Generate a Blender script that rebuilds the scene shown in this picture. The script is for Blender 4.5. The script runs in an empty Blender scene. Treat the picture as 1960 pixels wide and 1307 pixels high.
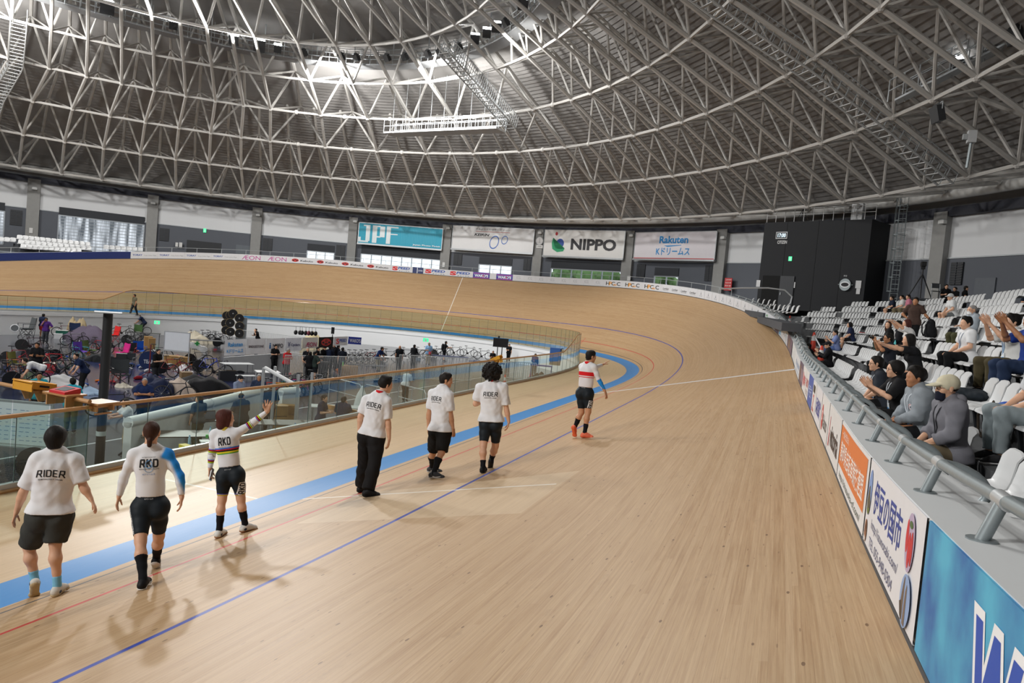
import bpy, math, random
import numpy as np
from mathutils import Vector, Matrix
from mathutils.bvhtree import BVHTree
R = random.Random(7)
SC = bpy.context.scene
COL = SC.collection
PI = math.pi
rad = math.radians
# ------------------------------------------------------------------ camera
W, H = 1960, 1307
CAM = dict(c=(29.723, -16.303, 3.323), yaw=19.755, pitch=-2.919, roll=5.028, f=1400.57)

def cam_axes():
    ya, pi_, ro = map(rad, (CAM['yaw'], CAM['pitch'], CAM['roll']))
    f = np.array([-math.sin(ya)*math.cos(pi_), math.cos(ya)*math.cos(pi_), math.sin(pi_)])
    r = np.cross(f, [0, 0, 1]); r /= np.linalg.norm(r); u = np.cross(r, f)
    return np.array(CAM['c']), r*math.cos(ro)+u*math.sin(ro), -r*math.sin(ro)+u*math.cos(ro), f
CC, CR, CU, CF = cam_axes()

def ray(px, py):
    return CF + CR*(px-W/2)/CAM['f'] - CU*(py-H/2)/CAM['f']
def at(px, py, z):
    d = ray(px, py); return CC + d*((z-CC[2])/d[2])
def at_depth(px, py, t):
    return CC + ray(px, py)*t
def at_x(px, py, X):
    d = ray(px, py); return CC + d*((X-CC[0])/d[0])
def proj(P):
    d = np.asarray(P, float)-CC; z = d@CF
    return W/2+CAM['f']*(d@CR)/z, H/2-CAM['f']*(d@CU)/z, z

cd = bpy.data.cameras.new('camera'); cam = bpy.data.objects.new('camera', cd); COL.objects.link(cam)
cd.sensor_fit = 'HORIZONTAL'; cd.sensor_width = 36.0; cd.lens = CAM['f']/W*36.0
cd.clip_start = 0.05; cd.clip_end = 400
cam.matrix_world = Matrix(((CR[0], CU[0], -CF[0], CC[0]), (CR[1], CU[1], -CF[1], CC[1]), (CR[2], CU[2], -CF[2], CC[2]), (0, 0, 0, 1)))
SC.camera = cam

# ------------------------------------------------------------------ materials
MATS = {}
def lin(c):
    if isinstance(c, str):
        c = c.lstrip('#'); c = tuple(int(c[i:i+2], 16)/255 for i in (0, 2, 4))
    return tuple((x/12.92 if x <= .04045 else ((x+.055)/1.055)**2.4) for x in c)

def new_mat(name):
    m = bpy.data.materials.new(name); m.use_nodes = True
    nt = m.node_tree; nt.nodes.clear()
    out = nt.nodes.new('ShaderNodeOutputMaterial')
    return m, nt, out

def N(nt, t, **kw):
    n = nt.nodes.new(t)
    for k, v in kw.items():
        if k.startswith('i_'):
            n.inputs[int(k[2:]) if k[2:].isdigit() else k[2:]].default_value = v
        else:
            setattr(n, k, v)
    return n

def mat(c, rough=.6, metal=0., var=.08, scale=6., bump=0., emit=0., name=None, coat=0., spec=.5):
    """plain surface: colour varied by a soft noise"""
    key = (c, rough, metal, var, scale, bump, emit, coat, spec)
    if key in MATS: return MATS[key]
    col = lin(c)
    m, nt, out = new_mat(name or 'surface_%s' % str(c).strip('#'))
    b = N(nt, 'ShaderNodeBsdfPrincipled')
    b.inputs['Roughness'].default_value = rough; b.inputs['Metallic'].default_value = metal
    b.inputs['Specular IOR Level'].default_value = spec
    if coat: b.inputs['Coat Weight'].default_value = coat; b.inputs['Coat Roughness'].default_value = .1
    tc = N(nt, 'ShaderNodeTexCoord'); no = N(nt, 'ShaderNodeTexNoise'); no.inputs['Scale'].default_value = scale
    no.inputs['Detail'].default_value = 3
    nt.links.new(tc.outputs['Object'], no.inputs['Vector'])
    mx = N(nt, 'ShaderNodeMix', data_type='RGBA')
    mx.inputs[6].default_value = tuple(x*(1-var) for x in col)+(1,)
    mx.inputs[7].default_value = tuple(min(1, x*(1+var)) for x in col)+(1,)
    nt.links.new(no.outputs['Fac'], mx.inputs[0]); nt.links.new(mx.outputs[2], b.inputs['Base Color'])
    if emit:
        b.inputs['Emission Color'].default_value = col+(1,); b.inputs['Emission Strength'].default_value = emit
    if bump:
        bm = N(nt, 'ShaderNodeBump'); bm.inputs['Strength'].default_value = bump; bm.inputs['Distance'].default_value = .02
        nt.links.new(no.outputs['Fac'], bm.inputs['Height']); nt.links.new(bm.outputs[0], b.inputs['Normal'])
    nt.links.new(b.outputs[0], out.inputs[0])
    MATS[key] = m
    return m

def glass_mat(tint='#dfeee6', refl=.06, name='clear_glass'):
    key = ('glass', tint, refl)
    if key in MATS: return MATS[key]
    m, nt, out = new_mat(name)
    tr = N(nt, 'ShaderNodeBsdfTransparent'); tr.inputs[0].default_value = lin(tint)+(1,)
    gl = N(nt, 'ShaderNodeBsdfGlossy'); gl.inputs['Roughness'].default_value = .03; gl.inputs[0].default_value = (1, 1, 1, 1)
    lw = N(nt, 'ShaderNodeLayerWeight'); lw.inputs[0].default_value = .5
    no = N(nt, 'ShaderNodeTexNoise'); no.inputs['Scale'].default_value = 3
    pw = N(nt, 'ShaderNodeMath', operation='POWER'); pw.inputs[1].default_value = 3.0
    ad = N(nt, 'ShaderNodeMath', operation='MULTIPLY_ADD'); ad.inputs[1].default_value = .7; ad.inputs[2].default_value = refl
    nt.links.new(lw.outputs['Facing'], pw.inputs[0]); nt.links.new(pw.outputs[0], ad.inputs[0])
    m2 = N(nt, 'ShaderNodeMath', operation='MULTIPLY_ADD'); m2.inputs[1].default_value = .015
    nt.links.new(no.outputs['Fac'], m2.inputs[0]); nt.links.new(ad.outputs[0], m2.inputs[2])
    mx = N(nt, 'ShaderNodeMixShader')
    nt.links.new(m2.outputs[0], mx.inputs[0]); nt.links.new(tr.outputs[0], mx.inputs[1]); nt.links.new(gl.outputs[0], mx.inputs[2])
    nt.links.new(mx.outputs[0], out.inputs[0])
    MATS[key] = m
    return m

# ------------------------------------------------------------------ mesh builder
def frame(d):
    d = np.asarray(d, float); d = d/(np.linalg.norm(d)+1e-12)
    a = np.array([0, 0, 1.]) if abs(d[2]) < .9 else np.array([1., 0, 0])
    x = np.cross(a, d); x /= np.linalg.norm(x)
    return x, np.cross(d, x), d
def rz(a):
    c, s = math.cos(a), math.sin(a); return np.array([[c, -s, 0], [s, c, 0], [0, 0, 1.]])
def rx(a):
    c, s = math.cos(a), math.sin(a); return np.array([[1., 0, 0], [0, c, -s], [0, s, c]])
def ry(a):
    c, s = math.cos(a), math.sin(a); return np.array([[c, 0, s], [0, 1., 0], [-s, 0, c]])

class MB:
    def __init__(s): s.v = []; s.f = []; s.m = []; s.n = 0
    def add(s, v, f, mi=0):
        v = np.asarray(v, float)
        s.v.append(v)
        o = s.n
        for q in f: s.f.append(tuple(i+o for i in q)); s.m.append(mi)
        s.n += len(v); return s
    def box(s, c, size, rot=None, mi=0, taper=1.0):
        hx, hy, hz = (a/2 for a in size)
        v = np.array([[x*(taper if z > 0 else 1), y*(taper if z > 0 else 1), z] for z in (-hz, hz) for x, y in ((-hx, -hy), (hx, -hy), (hx, hy), (-hx, hy))])
        if rot is not None: v = v@(rz(rot) if np.isscalar(rot) else np.asarray(rot)).T
        return s.add(v+np.asarray(c, float), [(3, 2, 1, 0), (4, 5, 6, 7), (0, 1, 5, 4), (1, 2, 6, 5), (2, 3, 7, 6), (3, 0, 4, 7)], mi)
    def bar(s, a, b, w, h=None, mi=0, up=(0, 0, 1)):
        a = np.asarray(a, float); b = np.asarray(b, float); d = b-a; L = np.linalg.norm(d); d = d/(L+1e-9)
        up = np.asarray(up, float)
        if abs(d@up) > .95: up = np.array([1., 0, 0])
        x = np.cross(d, up); x /= np.linalg.norm(x); y = np.cross(x, d)
        return s.box((a+b)/2, (w, L, h or w), np.stack([x, d, y], 1), mi)
    def tube(s, pts, r, n=8, mi=0, closed=False, caps=True):
        pts = [np.asarray(p, float) for p in pts]; k = len(pts)
        rs = [r]*k if np.isscalar(r) else list(r)
        V = []; x = None
        for i in range(k):
            a = pts[(i-1) % k] if closed or i > 0 else pts[i]; b = pts[(i+1) % k] if closed or i < k-1 else pts[i]
            d = b-a; d = d/(np.linalg.norm(d)+1e-12)
            if x is None: x, y, _ = frame(d)
            else:
                x = x-d*(x@d); x = x/(np.linalg.norm(x)+1e-12)
            y = np.cross(d, x)
            for j in range(n):
                t = 2*PI*j/n; V.append(pts[i]+rs[i]*(x*math.cos(t)+y*math.sin(t)))
        F = []
        for i in range(k if closed else k-1):
            for j in range(n):
                a, b = i*n+j, i*n+(j+1) % n; c, d2 = ((i+1) % k)*n+(j+1) % n, ((i+1) % k)*n+j
                F.append((a, b, c, d2))
        if caps and not closed:
            F.append(tuple(range(n-1, -1, -1))); F.append(tuple((k-1)*n+j for j in range(n)))
        return s.add(V, F, mi)
    def cyl(s, a, b, r0, r1=None, n=10, mi=0): return s.tube([a, b], [r0, r0 if r1 is None else r1], n, mi)
    def sph(s, c, r, n=10, m=6, mi=0, rot=None):
        r = np.array([r]*3 if np.isscalar(r) else r, float)
        V = [[0, 0, -1]]
        for i in range(1, m):
            p = -PI/2+PI*i/m
            for j in range(n): V.append([math.cos(p)*math.cos(2*PI*j/n), math.cos(p)*math.sin(2*PI*j/n), math.sin(p)])
        V.append([0, 0, 1]); V = np.array(V)*r
        if rot is not None: V = V@np.asarray(rot).T
        F = [(0, 1+(j+1) % n, 1+j) for j in range(n)]
        for i in range(m-2):
            for j in range(n):
                a = 1+i*n+j; b = 1+i*n+(j+1) % n; F.append((a, b, b+n, a+n))
        t = len(V)-1
        F += [(t, t-n+j, t-n+(j+1) % n) for j in range(n)]
        return s.add(V+np.asarray(c, float), F, mi)
    def lathe(s, prof, c=(0, 0, 0), n=16, mi=0, rot=None):
        V = [];k = len(prof)
        for r, z in prof:
            for j in range(n): V.append([r*math.cos(2*PI*j/n), r*math.sin(2*PI*j/n), z])
        V = np.array(V)
        if rot is not None: V = V@np.asarray(rot).T
        F = [(i*n+j, i*n+(j+1) % n, (i+1)*n+(j+1) % n, (i+1)*n+j) for i in range(k-1) for j in range(n)]
        F.append(tuple(range(n-1, -1, -1))); F.append(tuple((k-1)*n+j for j in range(n)))
        return s.add(V+np.asarray(c, float), F, mi)
    def disc(s, c, nrm, r, t=.02, n=20, mi=0):
        c = np.asarray(c, float); nrm = np.asarray(nrm, float); nrm = nrm/np.linalg.norm(nrm)
        return s.tube([c-nrm*t/2, c+nrm*t/2], r, n, mi)
    def ring(s, c, nrm, r, tr, n=24, m=6, mi=0):
        x, y, _ = frame(nrm); c = np.asarray(c, float)
        return s.tube([c+r*(x*math.cos(2*PI*i/n)+y*math.sin(2*PI*i/n)) for i in range(n)], tr, m, mi, closed=True)
    def prism(s, poly, a, b, mi=0):
        """poly: list of 3D points (planar), extruded by vector from a to b offsets"""
        P = np.asarray(poly, float); k = len(P); a = np.asarray(a, float); b = np.asarray(b, float)
        V = np.concatenate([P+a, P+b])
        F = [tuple(range(k-1, -1, -1)), tuple(range(k, 2*k))]+[(i, (i+1) % k, k+(i+1) % k, k+i) for i in range(k)]
        return s.add(V, F, mi)
    def grid(s, P, mi=0, flip=False, wrap=False):
        """P: (a,b,3) array of points"""
        P = np.asarray(P, float); a, b = P.shape[:2]; F = []
        for i in range(a-1 if not wrap else a):
            for j in range(b-1):
                i2 = (i+1) % a
                q = (i*b+j, i2*b+j, i2*b+j+1, i*b+j+1); F.append(q[::-1] if flip else q)
        return s.add(P.reshape(-1, 3), F, mi)
    def mesh(s, name):
        me = bpy.data.meshes.new(name)
        V = np.concatenate(s.v) if s.v else np.zeros((0, 3))
        me.from_pydata(V.tolist(), [], s.f)
        me.polygons.foreach_set('material_index', s.m); me.update()
        return me
    def build(s, name, mats, parent=None, smooth=False, loc=None):
        me = s.mesh(name)
        for m in (mats if isinstance(mats, (list, tuple)) else [mats]): me.materials.append(m)
        if smooth: smooth_mesh(me, smooth)
        o = bpy.data.objects.new(name, me); COL.objects.link(o)
        if parent is not None: o.parent = parent
        if loc is not None: o.location = loc
        return o

def smooth_mesh(me, ang=True):
    if ang is True:
        me.shade_smooth()
    else:
        me.shade_smooth(); me.set_sharp_from_angle(angle=rad(ang))

def tag(o, label=None, cat=None, group=None, kind=None):
    if label: o['label'] = label
    if cat: o['category'] = cat
    if group: o['group'] = group
    if kind: o['kind'] = kind
    return o
def thing(name, label, cat, group=None, loc=(0, 0, 0), rot=0.):
    o = bpy.data.objects.new(name, None); COL.objects.link(o); o.empty_display_size = .1
    o.location = loc; o.rotation_euler = (0, 0, rot)
    return tag(o, label, cat, group)
def struct(name, mb, m, smooth=False):
    return tag(mb.build(name, m, smooth=smooth), kind='structure')
def copy_tree(o, parent=None):
    c = o.copy(); COL.objects.link(c)
    if parent is not None: c.parent = parent
    for ch in list(o.children): copy_tree(ch, c)
    return c
def ordw(n):
    w = ['zeroth','first','second','third','fourth','fifth','sixth','seventh','eighth','ninth','tenth','eleventh','twelfth','thirteenth','fourteenth','fifteenth','sixteenth','seventeenth','eighteenth','nineteenth','twentieth']
    tens = {20: 'twenty', 30: 'thirty', 40: 'forty', 50: 'fifty', 60: 'sixty', 70: 'seventy', 80: 'eighty'}
    if n <= 20: return w[n]
    t = n//10*10
    return (tens[t][:-1]+'ieth') if n == t else tens[t]+'-'+w[n-t]

# ------------------------------------------------------------------ lettering
_TXT = {}
def text_geo(s, bold=.0, spacing=1., shear=0.):
    """flat triangles of a line of writing, height of capitals about .7, centred on x, baseline 0"""
    key = (s, bold, spacing, shear)
    if key in _TXT: return _TXT[key]
    cu = bpy.data.curves.new('lettering', 'FONT'); cu.body = s; cu.align_x = 'CENTER'; cu.size = 1; cu.offset = bold
    cu.space_character = spacing; cu.shear = shear; cu.fill_mode = 'FRONT'; cu.resolution_u = 3
    ob = bpy.data.objects.new('lettering', cu); COL.objects.link(ob)
    dg = bpy.context.evaluated_depsgraph_get(); ev = ob.evaluated_get(dg); me = ev.to_mesh()
    me.calc_loop_triangles()
    V = np.array([v.co[:] for v in me.vertices]).reshape(-1, 3)[:, :2]; F = [tuple(t.vertices) for t in me.loop_triangles]
    ev.to_mesh_clear(); bpy.data.objects.remove(ob); bpy.data.curves.remove(cu)
    _TXT[key] = (V, F); return V, F
def text_fit(s, w=None, h=None, **k):
    """scaled so that the ink is w wide and/or h high, centred on 0,0"""
    V, F = text_geo(s, **k)
    lo, hi = V.min(0), V.max(0); V = V-(lo+hi)/2; sx = (w/(hi[0]-lo[0])) if w else None; sy = (h/(hi[1]-lo[1])) if h else None
    sx = sx or sy; sy = sy or sx
    return V*[sx, sy], F
def subdiv_tris(V, F, mx):
    V = [tuple(v) for v in V]; out = []; st = [tuple(f) for f in F]; mid = {}
    def m(a, b):
        k = (min(a, b), max(a, b))
        if k not in mid:
            V.append(tuple((x+y)/2 for x, y in zip(V[a], V[b]))); mid[k] = len(V)-1
        return mid[k]
    while st:
        a, b, c = st.pop(); e = [(math.dist(V[a], V[b]), a, b, c), (math.dist(V[b], V[c]), b, c, a), (math.dist(V[c], V[a]), c, a, b)]
        L, p, q, r_ = max(e)
        if L > mx: k = m(p, q); st += [(p, k, r_), (k, q, r_)]
        else: out.append((a, b, c))
    return np.array(V), out
def put2d(mb, V, F, fn, mi=0, mx=None):
    """2-D shape laid on a surface: fn(x, y) -> 3-D point"""
    if mx: V, F = subdiv_tris(V, F, mx)
    mb.add([fn(a, b) for a, b in V], F, mi)
def plane_fn(o, x, y):
    o, x, y = (np.asarray(a, float) for a in (o, x, y)); return lambda a, b: o+x*a+y*b
def ell2d(cx, cy, rx_, ry_, n=24, inner=0.):
    if inner:
        V = [(cx+rx_*math.cos(2*PI*i/n), cy+ry_*math.sin(2*PI*i/n)) for i in range(n)]+[(cx+rx_*inner*math.cos(2*PI*i/n), cy+ry_*inner*math.sin(2*PI*i/n)) for i in range(n)]
        F = []
        for i in range(n):
            j = (i+1) % n; F += [(i, j, n+j), (i, n+j, n+i)]
        return np.array(V), F
    V = [(cx, cy)]+[(cx+rx_*math.cos(2*PI*i/n), cy+ry_*math.sin(2*PI*i/n)) for i in range(n)]
    return np.array(V), [(0, 1+i, 1+(i+1) % n) for i in range(n)]
def rect2d(x0, y0, x1, y1): return np.array([(x0, y0), (x1, y0), (x1, y1), (x0, y1)]), [(0, 1, 2), (0, 2, 3)]
def poly2d(p): return np.array(p), [(0, i, i+1) for i in range(1, len(p)-1)]
# ------------------------------------------------------------------ track geometry (250 m oval)
KR, LT, TB = 20.777, 35.402, .877
BS, BC, WOUT, RAMP = 12.777, 47.847, 7.689, 3.401
WRED, WBLU = .92, 2.646
AZW, AZS, AZC, SAFE = .78, 8., 17., 3.85
ZI = -1.75                                   # infield floor
_LC = PI*KR-LT; _LS = 125-2*LT-_LC
_S = np.linspace(0, 250, 2001)
def _prof(u, L, off=0.):
    a = _LS/2-off
    return np.clip((u-a)/L, 0, 1)*np.clip((125-a-u)/L, 0, 1)
_u = _S % 125
_r = _prof(_u, LT)
_th = PI/2+np.concatenate([[0], np.cumsum((_r[1:]+_r[:-1])/2*np.diff(_S))])/KR
_x = np.concatenate([[0], np.cumsum((np.cos(_th)[1:]+np.cos(_th)[:-1])/2*np.diff(_S))])
_y = np.concatenate([[0], np.cumsum((np.sin(_th)[1:]+np.sin(_th)[:-1])/2*np.diff(_S))])
_x -= (_x.max()+_x.min())/2
_nx, _ny = np.sin(_th), -np.cos(_th)
_rb = _prof(_u, LT+2*RAMP, RAMP); _rb = _rb*_rb*(3-2*_rb)*TB+_rb*(1-TB)
_b = np.radians(BS+(BC-BS)*_rb)
_a = np.radians(AZS+(AZC-AZS)*_r)
def st(s):
    s = np.asarray(s, float) % 250
    return [np.interp(s, _S, q) for q in (_x, _y, _nx, _ny, _b, _a)]
def surf(s, w):
    """point of the riding surface: s metres along, w metres up from the inner edge; w<0 is the blue band and the safety strip"""
    x, y, nx, ny, b, a = st(s); w = np.asarray(w, float)
    hi = -.2*np.cos(b)
    az = np.minimum(-w, AZW); fl = np.maximum(-w-AZW, 0)
    h = np.where(w >= 0, hi+w*np.cos(b), hi-az*np.cos(a)-fl)
    z = np.where(w >= 0, w*np.sin(b), -az*np.sin(a))
    return np.stack(np.broadcast_arrays(x+nx*h, y+ny*h, z), -1)
def rim(s, d=0., dz=0.):
    """point outside the track rim: d metres outward, dz above the rim"""
    x, y, nx, ny, b, a = st(s); h = (WOUT-.2)*np.cos(b)+d
    return np.stack(np.broadcast_arrays(x+nx*h, y+ny*h, WOUT*np.sin(b)+dz), -1)
def fence_pt(s, z=0.):
    p = surf(s, -SAFE); p = np.array(p); p[..., 2] += z; return p
def near_s(P):
    i = np.hypot(_x-P[0], _y-P[1]).argmin(); return _S[i]
def drop(px, py, z0=.5):
    """where the sight line of a pixel meets the riding surface"""
    z = z0
    for _ in range(80):
        P = at(px, py, z); i = np.hypot(_x-P[0], _y-P[1]).argmin()
        h = (P[0]-_x[i])*_nx[i]+(P[1]-_y[i])*_ny[i]+.2*math.cos(_b[i])
        if h > 0: zn = h*math.tan(_b[i])
        else: zn = -min(-h/math.cos(_a[i]), AZW)*math.sin(_a[i])
        z = .5*z+.5*zn
    return P

def wood_material():
    m, nt, out = new_mat('track_boards'); L = nt.links.new
    uv = N(nt, 'ShaderNodeUVMap'); sp = N(nt, 'ShaderNodeSeparateXYZ'); L(uv.outputs[0], sp.inputs[0])
    S, Wd = sp.outputs[0], sp.outputs[1]
    def M(op, a, b=None, c=None):
        n = N(nt, 'ShaderNodeMath', operation=op)
        for i, v in enumerate((a, b, c)):
            if v is None: continue
            if isinstance(v, (int, float)): n.inputs[i].default_value = v
            else: L(v, n.inputs[i])
        return n.outputs[0]
    def mixc(fac, a, b):
        n = N(nt, 'ShaderNodeMix', data_type='RGBA')
        for i, v in ((0, fac), (6, a), (7, b)):
            if isinstance(v, tuple): n.inputs[i].default_value = v+(1,)
            elif isinstance(v, float): n.inputs[i].default_value = v
            else: L(v, n.inputs[i])
        return n.outputs[2]
    def comb(a, b, c=0.):
        n = N(nt, 'ShaderNodeCombineXYZ')
        for i, v in enumerate((a, b, c)):
            if isinstance(v, (int, float)): n.inputs[i].default_value = v
            else: L(v, n.inputs[i])
        return n.outputs[0]
    def noise(vec, sc, det=4., rgh=.6):
        n = N(nt, 'ShaderNodeTexNoise'); n.inputs['Scale'].default_value = sc; n.inputs['Detail'].default_value = det
        n.inputs['Roughness'].default_value = rgh; L(vec, n.inputs['Vector']); return n.outputs['Fac']
    def ramp(f, lo, hi):
        n = N(nt, 'ShaderNodeMapRange'); n.inputs[1].default_value = lo; n.inputs[2].default_value = hi; L(f, n.inputs[0]); return n.outputs[0]
    # boards 40 mm wide, 6 m long
    row = M('FLOOR', M('DIVIDE', Wd, .042))
    wn = N(nt, 'ShaderNodeTexWhiteNoise', noise_dimensions='1D'); L(row, wn.inputs['W'])
    seg = M('FLOOR', M('DIVIDE', M('ADD', S, M('MULTIPLY', wn.outputs[0], 6.)), 6.))
    wn2 = N(nt, 'ShaderNodeTexWhiteNoise', noise_dimensions='2D'); L(comb(row, seg), wn2.inputs['Vector'])
    grain = noise(comb(M('MULTIPLY', S, 1.1), M('MULTIPLY', Wd, 55.)), 1., 5., .65)
    fine = noise(comb(M('MULTIPLY', S, 5.), M('MULTIPLY', Wd, 160.)), 1., 3., .6)
    patch = noise(comb(M('MULTIPLY', S, .22), M('MULTIPLY', Wd, .55)), 1., 4., .6)
    c = mixc(ramp(grain, .3, .72), lin('#9f7c57'), lin('#c2a47d'))
    c = mixc(M('MULTIPLY', ramp(wn2.outputs[0], 0., 1.), .32), c, lin('#d0b592'))
    c = mixc(M('MULTIPLY', ramp(fine, .52, .75), .30), c, lin('#9c7148'))
    c = mixc(M('MULTIPLY', ramp(patch, .55, .8), .22), c, lin('#8d6745'))
    # knots
    vo = N(nt, 'ShaderNodeTexVoronoi', feature='F1'); vo.inputs['Scale'].default_value = 1.
    L(comb(M('MULTIPLY', S, 3.2), M('MULTIPLY', Wd, 9.)), vo.inputs['Vector'])
    sel = N(nt, 'ShaderNodeSeparateColor'); L(vo.outputs['Color'], sel.inputs[0])
    kn = M('MULTIPLY', M('LESS_THAN', vo.outputs['Distance'], .09), M('GREATER_THAN', sel.outputs[0], .62))
    c = mixc(M('MULTIPLY', kn, .75), c, lin('#5d3f26'))
    v2 = N(nt, 'ShaderNodeTexVoronoi', feature='F1'); v2.inputs['Scale'].default_value = 1.
    L(comb(M('MULTIPLY', S, 5.), M('MULTIPLY', Wd, 34.)), v2.inputs['Vector']); s2 = N(nt, 'ShaderNodeSeparateColor'); L(v2.outputs['Color'], s2.inputs[0])
    c = mixc(M('MULTIPLY', M('MULTIPLY', M('LESS_THAN', v2.outputs['Distance'], .16), M('GREATER_THAN', s2.outputs[1], .90)), .5), c, lin('#6b4a2e'))
    # scuffs of tyres
    sc = noise(comb(M('MULTIPLY', S, 1.6), M('MULTIPLY', Wd, 4.)), 1., 6., .75)
    c = mixc(M('MULTIPLY', ramp(sc, .60, .78), .38), c, lin('#6f553c'))
    # paler unworn safety strip
    c = mixc(M('MULTIPLY', M('LESS_THAN', Wd, -AZW), .35), c, lin('#e2cba6'))
    # joint between boards
    jo = M('LESS_THAN', M('FRACT', M('DIVIDE', Wd, .042)), .06)
    c = mixc(M('MULTIPLY', jo, .25), c, lin('#7a5a3a'))
    def band(lo, hi, col, c, amt=1.):
        k = M('MULTIPLY', M('GREATER_THAN', Wd, lo), M('LESS_THAN', Wd, hi))
        return mixc(M('MULTIPLY', k, amt), c, lin(col))
    def cross(s0, hw, lo, hi, col, c, amt=.95):
        k = M('MULTIPLY', M('LESS_THAN', M('ABSOLUTE', M('SUBTRACT', S, s0)), hw), M('MULTIPLY', M('GREATER_THAN', Wd, lo), M('LESS_THAN', Wd, hi)))
        return mixc(M('MULTIPLY', k, amt), c, lin(col))
    k_ = M('MULTIPLY', M('MULTIPLY', M('GREATER_THAN', Wd, 1.15), M('LESS_THAN', Wd, 4.25)), M('MULTIPLY', M('GREATER_THAN', S, 241.6), M('LESS_THAN', S, M('MULTIPLY_ADD', Wd, .25, 243.2))))
    c = mixc(M('MULTIPLY', k_, .35), c, lin('#dcc8a8'))
    c = band(-AZW, 0., '#1f7fc2', c, .97)
    c = band(.18, .225, '#3c434a', c, .85)
    c = band(WRED-.025, WRED+.025, '#c02c34', c, .95)
    c = band(WBLU-.03, WBLU+.03, '#1b41a4', c, .97)
    c = cross(12.62, .14, 0., WOUT, '#d9dde0', c)
    c = cross(243.3, .022, 0., 4.17, '#e4e2dc', c)
    c = cross(243.2, .03, -2.9, -AZW, '#dcd8cc', c, .85)
    c = cross(64.2, .03, 0., WOUT, '#e8e4dc', c)
    c = cross(47.5, .03, .0, 1.3, '#c83c3c', c)
    b = N(nt, 'ShaderNodeBsdfPrincipled')
    L(c, b.inputs['Base Color'])
    rg = M('MULTIPLY_ADD', grain, .2, .34); L(rg, b.inputs['Roughness']); b.inputs['Specular IOR Level'].default_value = .38
    bm = N(nt, 'ShaderNodeBump'); bm.inputs['Strength'].default_value = .12; bm.inputs['Distance'].default_value = .004
    L(grain, bm.inputs['Height']); L(bm.outputs[0], b.inputs['Normal'])
    L(b.outputs[0], out.inputs[0])
    return m

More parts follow.
